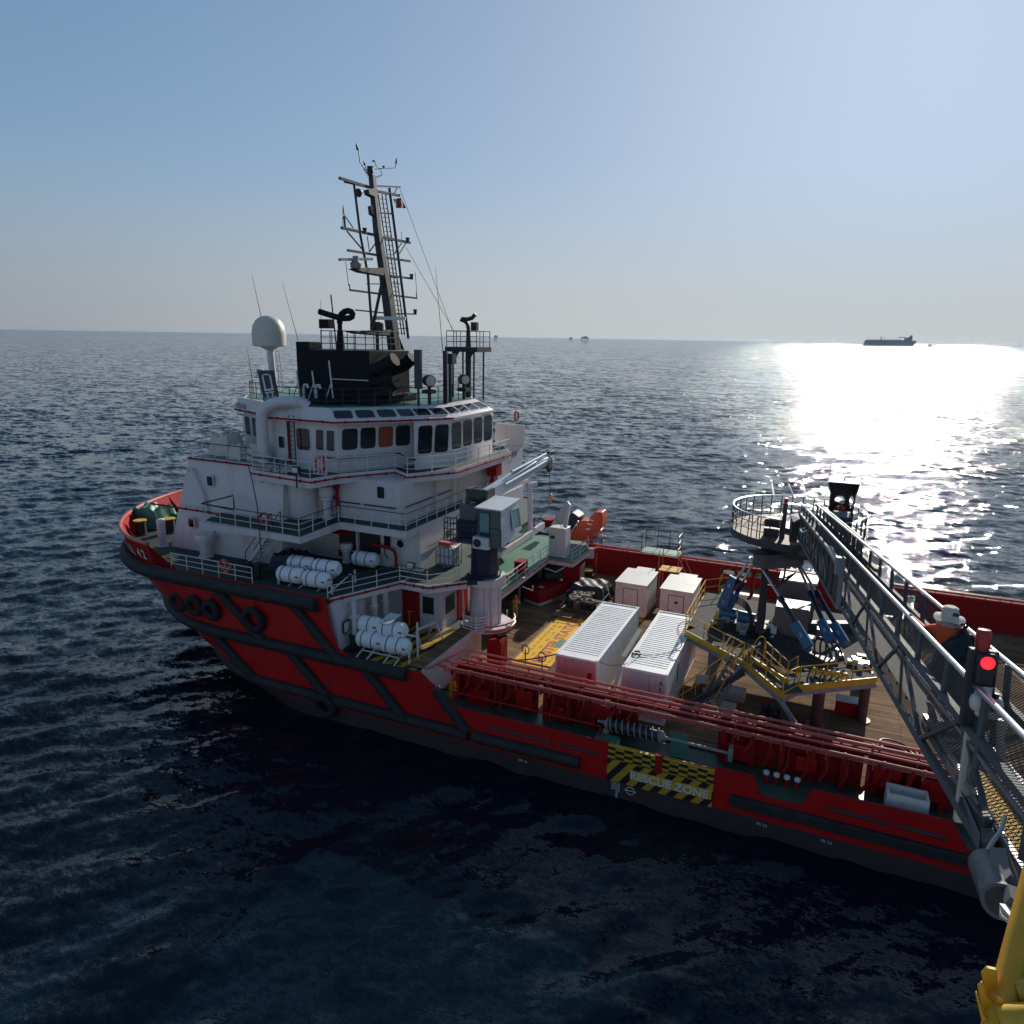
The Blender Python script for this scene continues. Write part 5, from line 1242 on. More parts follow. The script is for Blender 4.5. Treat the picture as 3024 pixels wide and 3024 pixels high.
# air conditioner
b = MB(); p = q('CA', 680, 1370, y=36.1); b.box(p.x - .5, p.x + .5, p.y - .1, p.y + .25, p.z - .35, p.z + .35); b.m(1).lathe(p + Vector((-.2, -.11, 0)), [(.27, 0), (.27, .01)], 20, (0, -1, 0)); b.m(0).torus(p + Vector((-.2, -.13, 0)), .27, .02, (0, 1, 0), 20, 6); b.build("air_conditioner", ["cab_grey", "black_paint"], crane, bevel=.02)
# boom: box girder with an extension nested on it, stowed athwart
def B(a, c_, y): return q('CA', a, c_, y=y)
r0, r1 = Vector((-18.9, 38.2, 12.15)), Vector((-17.75, 46.0, 13.75)); bd_ = (r1 - r0).normalized()
b = MB(); b.beam(r0 + Vector((0, 0, .25)), r0.lerp(r1, .78) + Vector((0, 0, .2)), .62, .75); b.beam(r0.lerp(r1, .55) + Vector((0, 0, .22)), r1, .48, .55)
bm = b.build("boom", "cab_grey", crane, bevel=.03)
b = MB(); b.tube(r0.lerp(r1, .25) + Vector((.42, 0, .45)), r0.lerp(r1, .97) + Vector((.36, 0, .15)), .14, n=12); b.tube(r0.lerp(r1, .42) + Vector((.1, 0, .78)), r0.lerp(r1, .98) + Vector((.05, 0, .48)), .11, n=12); b.build("boom_cylinder", "galvanised", bm)
b = MB(); b.tube(r0 + Vector((-.45, -.1, .5)), r0 + Vector((.45, -.1, .5)), .42, n=18); b.box(r0.x - .75, r0.x - .5, r0.y - .5, r0.y + .5, 12.2, 13.1); b.box(r0.x + .5, r0.x + .7, r0.y - .5, r0.y + .5, 12.2, 13.1); b.build("winch", "dark_steel", bm)
tip = r1 + Vector((.1, .1, 0))
b = MB(); b.tube(tip + Vector((-.15, 0, -.2)), tip + Vector((.2, 0, -.2)), .38, n=18); b.beam(tip + Vector((0, -.3, .2)), tip + Vector((.05, .25, -.75)), .3, .35); b.build("boom_head", "dark_steel", bm)
b = MB()
for d in (-.35, .35):
    for z in (.3, .65): b.tube(tip + Vector((d, -.6, z)), tip + Vector((d, .5, z)), .025, n=6)
    b.tube(tip + Vector((d, -.6, 0)), tip + Vector((d, -.6, .65)), .025, n=6); b.tube(tip + Vector((d, .5, -.1)), tip + Vector((d, .5, .65)), .025, n=6)
b.build("boom_basket", "steel_grey", bm)
hk = q('CA', 1668, 712, y=tip.y)
b = MB(); b.tube(tip + Vector((.1, 0, -.6)), hk + Vector((0, 0, .2)), .02, n=5); b.build("hoist_wire", "black_paint", bm)
b = MB(); b.lathe(hk + Vector((0, 0, -.25)), [(.06, -.08), (.13, 0), (.13, .42), (.05, .5)], 12); b.build("hook_block", "yellow_rail", bm)
sl_ = [hk + Vector((0, 0, -.3)), q('CA', 1620, 890, y=46.2), q('CA', 1540, 980, y=46.6), q('CA', 1480, 1080, y=46.6)]
b = MB(); b.pipe(sl_, .02, 5, sm=2); b.build("tag_line", "black_paint", bm)
# boom rest: beam and post
b = MB(); b.beam((-17.25, 37.4, 9.35), (-17.25, 44.5, 9.55), .22, .38); b.build("rest_beam", W, crane)
b = MB(); p0 = q('CA', 1385, 1130, y=42.6); b.tube((p0.x, 42.6, 9.4), q('CA', 1375, 560, y=42.6), .17, n=14); b.beam(q('CA', 1330, 545, y=42.3), q('CA', 1470, 520, y=42.9), .3, .25); b.tube((p0.x, 42.6, 9.9), (p0.x + .5, 42.9, 9.5), .06); b.build("boom_rest", W, crane)

# ------------------------------------------------------------------ davit and rescue boat
DV = thing("boat_davit", "tall white slewing davit with tapered arm standing beside the orange rescue boat", "davit", (-18.9, 52.3, MDZ))
b = MB(); b.prism([(-19.55, 51.7), (-18.15, 51.7), (-18.15, 52.9), (-19.55, 52.9)], MDZ, 7.4); dvb = b.build("davit_base", W, DV, bevel=.04)
a0 = [q('CC', 360, 860, y=51.6), q('CC', 640, 860, y=51.6), q('CC', 750, 330, y=51.9), q('CC', 690, 325, y=51.9)]
b = MB(); b.plate([p + Vector((0, .25, 0)) for p in a0], .5); b.build("davit_arm", W, DV, bevel=.04)
a1 = [q('CC', 640, 890, y=51.4), q('CC', 715, 930, y=51.4), q('CC', 815, 390, y=51.8), q('CC', 760, 340, y=51.8)]
b = MB(); b.plate(a1, .3); b.m(1)
b.build("davit_arm_flange", W, DV)
b = MB(); b.box(-19.4, -19.05, 51.66, 51.70, 6.5, 6.75); b.build("davit_window", "black_paint", dvb)
b = MB(); b.pipe([q('CC', 480, 690, y=51.4), q('CC', 600, 900, y=51.4), q('CC', 700, 1050, y=51.5)], .025, 6); b.build("davit_wire", "steel_grey", DV)
RB = thing("rescue_boat", "orange fast rescue boat with raised aft console beside the white davit", "boat", (-18.3, 55.5, 4.9))
YB = 55.3
def rb(a, c_, y=YB): return q('CC', a, c_, y=y)
hullp = [rb(735, 1190), rb(1310, 1255), rb(1420, 1130), rb(1440, 1040), rb(760, 950)]
b = MB(); near = [p for p in hullp]; far = [p + Vector((-.1, 2.0, 0)) for p in hullp]; b.loft([p + Vector((0, 0, 0)) for p in near], far); b.build("boat_hull", "orange_boat", RB, bevel=.08)
side = [rb(860, 1000), rb(1020, 760), rb(1180, 770), rb(1200, 1040)]
b = MB(); b.plate([p + Vector((0, .8, 0)) for p in side], 1.4); b.build("boat_canopy", "orange_boat", RB, bevel=.05)
con = [rb(1110, 1060), rb(1210, 760), rb(1230, 690), rb(1360, 570), rb(1500, 575), rb(1530, 640), rb(1520, 915), rb(1330, 1080)]
b = MB(); b.plate([p + Vector((0, .8, 0)) for p in con], 1.3); cns = b.build("boat_console", "orange_boat", RB, bevel=.04)
b = MB()
for (a, c_), (a2, c2) in (((1215, 730), (1330, 755)), ((1190, 820), (1300, 845)), ((1165, 940), (1265, 955))): b.beam(rb(a, c_, 55.42), rb(a2, c2, 55.42), .05, .1)
b.build("step_tread", "white_raft", cns)
b = MB(); b.ball(rb(1365, 1070), .34, 12); b.build("fender_ball", "pipe_red", RB)
b = MB(); b.beam(rb(1330, 1230), rb(1560, 1110), .35, .3); b.tube(rb(1500, 1200), rb(1610, 1100), .07); b.tube(rb(1480, 1260), rb(1570, 1210), .12); b.build("water_jet", "steel_grey", RB)
b = MB(); b.tube(rb(990, 760, 55.0), rb(830, 1010, 55.0), .035, n=6); b.tube(rb(830, 1010, 55.0), rb(790, 1230, 55.0), .035, n=6); b.build("bow_line", "cab_grey", RB)
cv = [rb(725, 940), rb(770, 640), rb(820, 575), rb(900, 620), rb(990, 690), rb(1000, 720), rb(930, 800), rb(860, 920)]
b = MB(); b.plate([p + Vector((0, .9, 0)) for p in cv], 1.5); o = b.build("boat_cover", "navy_cover", RB, bevel=.12)
# boat chocks and the orange second boat end beyond the davit
b = MB(); b.beam((-19.3, 55.4, 4.3), (-17.2, 56.4, 4.3), .2, .9); b.beam((-18.4, 54.6, 3.6), (-17.4, 56.6, 4.7), .15, .15); b.build("boat_chock", W, mdk)
b = MB(); b.plate([q('CC', 220, 880, y=57), q('CC', 230, 700, y=57), q('CC', 425, 715, y=57), q('CC', 350, 880, y=57)], 1.2); o = b.build("stores_box", "red_paint", None, bevel=.05); tag(o, "red tilted box behind the white davit", "box")

# ================================================================== DECK CARGO
def container(x0, x1, y0, y1, z0, z1, label, end='container_red'):
    t = thing("freight_container", label, "container", ((x0 + x1) / 2, (y0 + y1) / 2, z0), "white ribbed freight containers")
    b = MB(); p = .10
    for x in (x0, x1 - p):
        for y in (y0, y1 - p): b.box(x, x + p, y, y + p, z0, z1)
    for x in (x0, x1 - p):
        b.box(x + .004, x + p - .004, y0 + p, y1 - p, z0 + .02, z0 + .16); b.box(x + .004, x + p - .004, y0 + p, y1 - p, z1 - .10, z1 - .005)
    for y in (y0, y1 - p): b.box(x0 + p, x1 - p, y + .004, y + p - .004, z0 + .02, z0 + .16); b.box(x0 + p, x1 - p, y + .004, y + p - .004, z1 - .12, z1 - .004)
    fr = b.build("frame", "container_white", t)
    # corrugated side walls
    def corr(x, sgn, n):
        b = MB(); pts = []; pit = (y1 - y0 - .2) / n
        for i in range(n):
            ya = y0 + .1 + i * pit
            for f, d in ((0, 0), (.28, 0), (.42, .04), (.78, .04), (.92, 0)): pts.append((ya + f * pit, d))
        pts.append((y1 - .1, 0))
        for i in range(len(pts) - 1):
            (ya, da), (yb, db) = pts[i], pts[i + 1]
            xa, xb = x - sgn * (.015 + da), x - sgn * (.015 + db)
            f = [(xa, ya, z0 + .16), (xb, yb, z0 + .16), (xb, yb, z1 - .10), (xa, ya, z1 - .10)]
            b.add(f, [(0, 1, 2, 3) if sgn > 0 else (3, 2, 1, 0)])
        return b.build("side_panel", "container_white", t, smooth=0)
    corr(x0, -1, 32); corr(x1, 1, 32)
    # roof: rounded cross ribs, plain strips at both ends
    b = MB(); n = 27; zr = z1 - .055; pts = [(y0 + .1, 0), (y0 + .75, 0)]
    pit = (y1 - y0 - 1.25) / n
    for i in range(n):
        ya = y0 + .75 + i * pit
        pts += [(ya + pit * .15, 0), (ya + pit * .30, .020), (ya + pit * .62, .020), (ya + pit * .77, 0)]
    pts += [(y1 - .1, 0)]
    xi0, xi1 = x0 + .2, x1 - .2
    for i in range(len(pts) - 1):
        (ya, da), (yb, db) = pts[i], pts[i + 1]
        b.quad((xi0, ya, zr + da), (xi1, ya, zr + da), (xi1, yb, zr + db), (xi0, yb, zr + db))
    b.box(x0 + .1, xi0, y0 + .1, y1 - .1, zr - .03, zr + .012); b.box(xi1, x1 - .1, y0 + .1, y1 - .1, zr - .03, zr + .012)
    b.build("roof", "container_white", t, smooth=25)
    b = MB(); xs = np.linspace(x0 + .1, x1 - .1, 6)
    for i in range(5): b.box(xs[i] + .004, xs[i + 1] - .012, y0 + .03, y0 + .07, z0 + .16, z1 - .12); b.box(xs[i + 1] - .012, xs[i + 1] + .004, y0 + .045, y0 + .08, z0 + .16, z1 - .12)
    ew = b.build("end_wall", end, t)
    b = MB(); b.box(x0 + .1, x1 - .1, y1 - .07, y1 - .03, z0 + .16, z1 - .12); b.build("end_wall", "container_red", t)
    for x in (x0, x1 - .18):
        for y in (y0, y1 - .18):
            for z in (z0, z1 - .12):
                b = MB(); b.box(x - .008, x + .188, y - .008, y + .188, z - .0, z + .128); b.m(1).box(x + .05, x + .13, y + .04, y + .14, z + .12, z + .130); b.build("corner_casting", ["container_white", "black_paint"], t)
    return t, ew
c1, e1 = container(-12.53, -10.09, 34.66, 43.62, 2.17, 5.09, "white ribbed container with plain red end, next to the yellow muster marking")
b = MB(); b.box(-10.62, -10.42, 34.6, 34.69, 3.95, 4.3); b.tube((-10.5, 34.64, 3.95), (-10.45, 34.64, 3.0), .02, n=6); b.build("socket_box", "red_paint", e1)
c2, e2 = container(-8.77, -6.33, 34.70, 43.65, 2.17, 5.09, "white ribbed container marked A39 with a notice sheet on its pinkish end", "container_pink")
b = MB(); b.plate([(-8.35, 34.70, 4.85), (-7.28, 34.70, 4.85), (-7.28, 34.66, 3.65), (-8.35, 34.66, 3.65)], .02)
b.build("notice_sheet", "paper", e2)
for i, ch in enumerate("A39"): text_mesh("container_lettering", ch, (-6.78, 34.695, 4.42 - i * .36), (1, 0, 0), (0, 0, 1), .36, "lettering_black", e2)
b = MB(); b.box(-6.325, -6.31, 37.6, 37.75, 3.4, 4.6); b.build("side_lettering", "lettering_black", c2)
# coil and cables lying on the second roof
o = MB(); o.torus((-8.45, 36.6, 5.13), .22, .05, (0, 0, 1), 22, 8); co_ = o.build("cable_coil", "hose_black", None); tag(co_, "small coil of black cable on the roof of the A39 container", "cable coil")
o = MB(); o.pipe([(-8.2, 36.5, 5.12), (-7.6, 36.7, 5.12), (-7.0, 37.2, 5.13), (-6.6, 37.9, 5.12), (-6.35, 38.6, 5.13), (-6.6, 39.8, 5.12), (-7.2, 41.2, 5.12), (-7.1, 42.4, 5.12), (-6.6, 42.6, 5.13)], .018, 6, sm=2)
o.pipe([(-8.3, 36.5, 5.12), (-8.4, 35.6, 5.12), (-8.7, 34.9, 5.12), (-9.4, 34.75, 4.95), (-10.2, 34.75, 5.1)], .016, 6, sm=2)
cb = o.build("cable", "hose_black", None); tag(cb, "thin dark cable trailing over the A39 container roof", "cable")
o = MB(); o.pipe([(-12.5, 34.8, 5.0), (-13.2, 34.6, 4.75), (-14.1, 34.4, 4.5), (-14.9, 34.3, 4.35), (-15.6, 34.2, 4.3)], .04, 6, sm=1); cb = o.build("cable", "hose_black", None); tag(cb, "black cable sagging from the container corner over the muster marking", "cable")
# timber between the containers
for i, (p0, p1, w, l) in enumerate((((-9.75, 35.2, 2.3), (-9.45, 39.4, 3.9), .25, "long pale plank leaning between the two white containers"), ((-9.35, 35.0, 2.4), (-9.5, 38.0, 3.4), .2, "short pale plank leaning low between the containers"), ((-9.7, 38.6, 3.8), (-9.4, 41.2, 4.6), .3, "wide pale plank standing highest between the containers"), ((-9.2, 34.4, 3.0), (-8.95, 35.4, 4.7), .1, "thin pale batten against the A39 container's corner"))):
    b = MB(); b.beam(p0, p1, w, .05); o = b.build("plank", "box_light", None); tag(o, l, "plank", "planks between the containers")
# insulated cabins
def cabin(x0, x1, y0, y1, z1, label, dark):
    t = thing("cabin_unit", label, "cabin", ((x0 + x1) / 2, (y0 + y1) / 2, 2.3), "plain white cabins with doors")
    b = MB(); b.box(x0, x1, y0, y1, 2.38, z1); bo = b.build("body", "cabin_white", t, bevel=.05)
    b = MB(); b.box(x0 - .06, x1 + .06, y0 - .06, y1 + .06, z1, z1 + .05); b.build("roof", "cabin_white", t, bevel=.02)
    xd = x0 + .62
    b = MB(); b.box(xd, xd + 1.05, y0 - .02, y0, 2.5, z1 - .38); b.m(1)
    for a, c_ in ((xd - .03, xd + .01), (xd + 1.04, xd + 1.08)): b.box(a, c_, y0 - .028, y0 + .0, 2.5, z1 - .35)
    b.box(xd - .03, xd + 1.08, y0 - .028, y0, z1 - .38, z1 - .34); dr = b.build("door", ["cabin_white", "black_paint"], t)
    b = MB(); b.box(xd + .42, xd + .66, y0 - .03, y0 - .018, z1 - .95, z1 - .75 + (.05 if not dark else -.02)); b.build("door_plate", "black_paint" if dark else "cab_grey", dr)
    b = MB(); b.tube((xd + .05, y0 - .06, 3.35), (xd + .35, y0 - .06, 3.33), .02, n=6); b.build("handle", "steel_grey", dr)
    b = MB(); b.box(x0 + .5, x1 - .4, y1, y1 + 1.0, z1 - .9, z1 - .05); b.build("cooling_unit", "cabin_white", t, bevel=.03)
    b = MB(); b.box(x0 + .1, x1 - .1, y0 - .3, y1, 2.15, 2.34); b.build("skid", "yellow_paint", t)
    return t
cabin(-13.10, -10.82, 48.62, 52.15, 4.80, "white cabin with grey door plate, behind the container next to the muster marking", False)
cabin(-9.82, -7.56, 48.62, 52.1, 4.80, "white cabin with a black plate on its door, beside the yellow gangway platform", True)
# stair tower by the starboard rail
t = thing("access_ladder", "yellow steel step platform with orange ladder rails against the far cargo rail", "ladder", (-9.6, 54.8, 2.15))
b = MB(); b.box(-11.2, -9.6, 54.2, 55.6, 4.3, 4.36); b.box(-9.5, -8.9, 54.2, 55.4, 3.6, 3.66); b.box(-9.3, -8.6, 54.2, 55.4, 2.9, 2.96); b.build("platform", "yellow_rail", t)
b = MB()
for x in (-11.1, -9.7):
    for y in (54.3, 55.5): b.tube((x, y, 2.15), (x, y, 4.3), .05)
b.build("leg", "pipe_red", t)
b = MB(); b.tube((-9.7, 54.2, 5.6), (-8.0, 54.2, 2.3), .035); b.tube((-9.7, 55.6, 5.6), (-8.0, 55.6, 2.3), .035)
for x in (-11.2, -9.7):
    for y in (54.2, 55.6): b.tube((x, y, 4.3), (x, y, 6.0), .03)
b.build("hand_rail", "pipe_red", t)
# small railed stand on top of the far cargo rail
t = thing("rail_platform", "small black railed standing platform on top of the far cargo rail", "platform", (-11.5, 57.5, 4.8))
b = MB(); b.box(-13.4, -10.2, 56.9, 58.6, 4.75, 4.82); pl = b.build("platform_plate", "deck_green_light", t)
rail("railing", [(-13.3, 57.0, 4.82), (-13.3, 58.5, 4.82), (-10.3, 58.5, 4.82), (-10.3, 57.0, 4.82)], t, mats=("black_paint", "black_paint"), step=1.1, h=1.6)
# opening frames in the far bulwark, edged black and yellow
for xa, xe in ((-6.7, -3.6), (5.0, 7.0)):
    b = MB(); y = 57.65
    b.box(xa - .2, xa, y, y + .08, 2.2, 4.0); b.box(xe, xe + .2, y, y + .08, 2.2, 4.0); b.box(xa - .2, xe + .2, y, y + .08, 4.0, 4.14); b.build("hazard_frame", "hazard_slant", crs)
# pallet of coiled rope and drums under a net, tarps
t = thing("rope_pallet", "dark wire cage pallet piled with pale rope coils and drums", "pallet", (-15.6, 49.2, 2.15))
b = MB(); b.box(-17.0, -14.2, 48.0, 50.4, 2.28, 2.36)
for x in np.linspace(-16.9, -14.5, 6): b.box(x, x + .12, 48.0, 50.4, 2.15, 2.28)
b.build("pallet_base", "wood", t)
rg = random.Random(11)
for i, (x, y) in enumerate(((-16.5, 48.4), (-15.9, 48.3), (-15.3, 48.5), (-14.7, 48.5), (-16.5, 49.2), (-15.2, 49.3))):
    b = MB(); b.lathe((x, y, 2.36), [(.26, 0), (.28, .03), (.28, .55), (.26, .6), (.24, .57), (.02, .56)], 14); b.build("drum", rg.choice(["dark_steel", "deck_green", "wood"]), t)
for i in range(16):
    x = -16.4 + 2.0 * rg.random(); y = 48.5 + 1.5 * rg.random(); b = MB(); b.torus((x, y, 3.0 + .12 * rg.random()), .22 + .1 * rg.random(), .07, (rg.random() * .5 - .25, rg.random() * .5 - .25, 1), 16, 7); b.build("rope_coil", "rope", t)
b = MB()
for z in (2.5, 3.1): b.pipe([(-17.1, 47.9, z), (-14.1, 47.9, z), (-14.1, 50.5, z), (-17.1, 50.5, z)], .025, 6, closed=True)
for x, y in ((-17.1, 47.9), (-14.1, 47.9), (-14.1, 50.5), (-17.1, 50.5), (-15.6, 47.9)): b.tube((x, y, 2.2), (x, y, 3.1), .025, n=6)
b.build("cage", "dark_steel", t)
o = cloth_lump("tarp_cover", -17.6, -14.4, 50.6, 53.2, 2.15, 3.3, "mast_grey", 31, rag=.08); tag(o, "grey green tarpaulin spread over cargo behind the rope pallet", "tarp")
o = cloth_lump("tarp_cover", -13.9, -12.9, 51.0, 54.5, 2.15, 3.0, "navy_cover", 33, rag=.1); tag(o, "dark blue tarp heap beside the first white cabin", "tarp")
o = cloth_lump("tarp_cover", -14.0, -13.2, 47.4, 48.5, 2.15, 2.8, "container_red", 35); tag(o, "reddish bundle half under the end of the first container", "bundle")
for i, (x, y, l) in enumerate(((-16.4, 46.9, "empty wooden pallet lying in front of the rope pallet"), (-17.9, 49.9, "wooden pallet between the red skid box and the rope pallet"))):
    t = thing("wooden_pallet", l, "pallet", (x, y, 2.15), "wooden pallets on the aft deck")
    b = MB()
    for k in range(6): b.box(x - .75, x + .75, y - .5 + k * .17, y - .38 + k * .17, 2.30, 2.33)
    b.build("top_slats", "wood", t); b = MB()
    for k in (-.65, 0, .55): b.box(x + k, x + k + .1, y - .5, y + .47, 2.15, 2.30)
    b.build("bearers", "wood", t)
# red skid tank box under the davit deck
t = thing("skid_box", "long low dark red steel box on deck behind the yellow clad worker", "box", (-18.9, 49.2, 2.15))
b = MB(); pl = [(-20.3, 48.6), (-18.75, 48.0), (-17.6, 51.4), (-19.2, 52.0)]
b.prism(pl, 2.35, 3.15); bx = b.build("body", "red_paint", t, bevel=.04); b = MB(); b.prism([(x * 1.0, y) for x, y in pl], 2.15, 2.33); b.build("skid_base", "cab_grey", t)
b = MB(); b.beam((-18.78, 48.05, 2.95), (-17.62, 51.42, 2.95), .03, .04); b.build("edge_trim", "pipe_red", bx)
b = MB(); b.obox((-19.2, 49.5, 3.16), (.2, -.07, 0), (.05, .15, 0), (0, 0, .01)); b.build("label_plate", "cab_grey", bx)
b = MB(); b.tube((-19.6, 51.0, 3.5), (-18.6, 52.0, 3.5), .4, n=14); b.tube((-19.9, 50.6, 3.5), (-19.9, 50.6, 4.5), .3, n=12); o = b.build("dredge_reel", "mast_grey", None); tag(o, "dark reel lying behind the long low red box", "reel")
# tall locker with rust by the far side
t = thing("steel_locker", "tall brown locker with pipes on top, standing below the davit deck edge", "locker", (-17.6, 52.6, 2.15))
b = MB(); b.box(-18.4, -17.0, 52.0, 53.4, 2.15, 4.4); b.build("body", "red_paint", t, bevel=.03)
b = MB(); b.box(-16.99, -16.97, 52.1, 53.3, 2.3, 4.3); b.build("side_panel", "brown_panel", t)
# red locker standing by the crane, with gear on top
t = thing("fire_locker", "square dark red locker with open gear on top, beside the timber capped bulkhead", "locker", (-17.2, 37.3, 2.15))
b = MB(); b.box(-17.75, -16.85, 36.8, 37.9, 2.2, 4.1); lk = b.build("body", "red_paint", t, bevel=.02)
b = MB(); b.box(-16.86, -16.82, 36.9, 37.34, 2.35, 3.95); b.build("door", "red_paint", t); b = MB(); b.box(-16.86, -16.82, 37.37, 37.8, 2.35, 3.95); b.build("door", "red_paint", t)
b = MB(); b.box(-16.815, -16.78, 37.3, 37.34, 3.0, 3.2); b.build("handle", "black_paint", lk)
o = MB(); o.torus((-17.1, 37.6, 4.17), .12, .04, (0, 0, 1), 14, 6); o.box(-17.25, -17.0, 37.3, 37.5, 4.11, 4.22); o2 = o.build("hose_gear", "hose_black", None); tag(o2, "black hose coupling lying on the square red locker", "hose")
t = thing("fire_locker", "taller plum red locker with white pipes, on the striped wing deck against the house", "locker", (-21.4, 39.0, 4.25))
b = MB(); b.box(-22.6, -21.0, 37.6, 39.2, 4.27, 6.35); b.build("body", "red_paint", t, bevel=.02)
b = MB()
for k in range(3): b.tube((-21.0 + .12 * k, 37.5, 4.3), (-21.0 + .12 * k, 37.5, 6.3), .04)
b.build("conduit", W, t)
# white A stand on stripes
t = thing("trestle_stand", "white welded A shaped stand on the yellow and black striped deck", "stand", (-20.6, 34.6, 4.26))
b = MB(); b.beam((-20.9, 33.9, 5.2), (-20.5, 35.4, 5.25), .16, .1); b.build("top_bar", W, t)
for x0, y0, x1, y1 in ((-20.9, 33.9, -20.3, 33.4), (-20.9, 33.9, -21.5, 33.7), (-20.5, 35.4, -19.9, 35.2), (-20.5, 35.4, -21.1, 35.5)):
    b = MB(); b.beam((x0, y0, 5.2), (x1, y1, 4.27), .07, .07); b.build("leg", W, t)
# dark gear heap by the rail's fore end, yellow posts
b = MB(); b.tube((-19.5, 31.2, 4.25), (-19.5, 31.2, 5.1), .04); b.tube((-20.3, 31.1, 4.25), (-20.3, 31.1, 5.0), .04); b.pipe([(-20.3, 31.1, 4.95), (-19.9, 31.15, 4.6), (-19.5, 31.2, 5.0)], .02, 5); b.build("rope_barrier", "lashing", wing)
b = MB(); b.pipe([(-23.0, 36.2, 5.2), (-20.2, 37.0, 5.2)], .03, 6); b.tube((-22.9, 36.25, 4.25), (-22.9, 36.25, 5.2), .04); b.tube((-21.2, 36.7, 4.25), (-21.2, 36.7, 5.2), .04); b.build("barrier_rail", "yellow_rail", wing)
b = MB(); b.pipe([(-17.9, 32.5, 2.15), (-17.9, 32.5, 3.1), (-17.6, 32.4, 3.3), (-17.4, 32.2, 3.1)], .08, 8); b.pipe([(-18.0, 32.5, 2.7), (-17.5, 32.5, 2.75)], .06, 8); b.build("yellow_valve", "yellow_rail", cr)
o = cloth_lump("gear_heap", -18.6, -17.4, 34.6, 36.4, 2.15, 2.9, "navy_cover", 41, rag=.3); tag(o, "dark heap of nets between the timber capped bulkhead and the red locker", "nets")
# tote tank in a cage on the raft deck, red box on it
p = q('S3', 990, 1265, z=7.5)
t = thing("caged_tank", "grey caged liquid tank with a red box on top, beside the blue crane column", "tank", p)
x0, y0 = p.x - .55, p.y
b = MB(); b.box(x0 + .05, x0 + 1.15, y0 + .05, y0 + 1.15, 7.65, 8.75); b.build("tank", "cab_grey", t, bevel=.05)
b = MB()
for k in range(5):
    for u, v in (((x0 + .3 * k, y0), (x0 + .3 * k, y0)), ((x0 + .3 * k, y0 + 1.2), (x0 + .3 * k, y0 + 1.2)), ((x0, y0 + .3 * k), (x0, y0 + .3 * k)), ((x0 + 1.2, y0 + .3 * k), (x0 + 1.2, y0 + .3 * k))): b.tube((*u, 7.5), (*v, 8.85), .03, n=6)
for z in (7.6, 8.2, 8.85): b.pipe([(x0, y0, z), (x0 + 1.2, y0, z), (x0 + 1.2, y0 + 1.2, z), (x0, y0 + 1.2, z)], .03, 6, closed=True)
b.build("cage", "steel_grey", t)
o = MB(); o.box(x0 + .1, x0 + .95, y0 + .1, y0 + .9, 8.88, 9.1); o.m(1).box(x0 + .25, x0 + .8, y0 + .25, y0 + .75, 9.1, 9.11); o2 = o.build("tool_box", ["pipe_red", "paper"], None, bevel=.02); tag(o2, "red box lying on the grey caged tank", "box")
# deck litter under the gangway platform
for i, (x, y, r, l) in enumerate(((1.9, 36.6, .75, "large black hose coil on planks right of the gangway stair"), (4.6, 37.0, .7, "black hose loop furthest aft on the planks"), (.3, 35.0, .55, "black hose ring under the platform corner"))):
    b = MB()
    for k in range(3): b.torus((x + .12 * k, y + .1 * k, 2.22 + .06 * k), r + .12 * k, .05, (.1 * k, .08, 1), 28, 6)
    o = b.build("hose_coil", "hose_black", None); tag(o, l, "hose coil", "hose coils on the planks")
t = thing("junction_stand", "small grey instrument box on a stand beside the A39 container", "instrument box", (-5.1, 38.6, 2.15))
b = MB(); b.tube((-5.1, 38.6, 2.15), (-5.1, 38.6, 3.2), .05); b.build("post", "dark_steel", t); b = MB(); b.box(-5.5, -4.7, 38.4, 38.8, 3.2, 3.35); b.obox((-5.1, 38.6, 3.5), (.3, 0, .05), (0, .12, 0), (-.02, 0, .12)); b.build("box", "cab_grey", t, bevel=.01)
for i, (x, y, sx, sy, l) in enumerate(((-3.7, 39.6, .9, .5, "long pale wooden crate under the gangway stair"), (-3.9, 37.4, .8, .6, "pale open crate by the foot of the gangway stair"), (-5.3, 36.7, .45, .4, "small dark case with a yellow lid beside the container"))):
    b = MB(); b.box(x - sx, x + sx, y - sy, y + sy, 2.15, 2.6); b.m(1).box(x - sx - .02, x + sx + .02, y - sy - .02, y + sy + .02, 2.6, 2.65); o = b.build("crate", ["box_light" if i < 2 else "black_paint", "box_light" if i < 2 else "yellow_paint"], None, bevel=.02); tag(o, l, "crate", "crates under the platform")
b = MB(); b.box(1.9, 3.1, 40.2, 41.0, 2.15, 2.9); b.m(1).box(1.85, 3.15, 40.15, 41.05, 2.9, 2.95); o = b.build("deck_chest", ["red_paint", "cab_grey"], None, bevel=.02); tag(o, "low red chest with grey lid behind the platform leg", "chest")
b = MB()
for k in range(6): b.beam((-.6 + .16 * k, 36.2, 2.2), (-.6 + .16 * k, 36.2, 3.2), .02, .05)
for k in range(6): b.beam((-.65, 36.2, 2.25 + .18 * k), (.25, 36.2, 2.25 + .18 * k), .05, .02)
o = b.build("plastic_basket", "steel_grey", None); tag(o, "grey lattice crate standing under the platform corner", "crate")
o = cloth_lump("net_heap", -1.9, -.7, 36.2, 37.6, 2.15, 3.1, "hose_black", 51, rag=.3); tag(o, "dark heap of rope netting under the platform corner", "net")
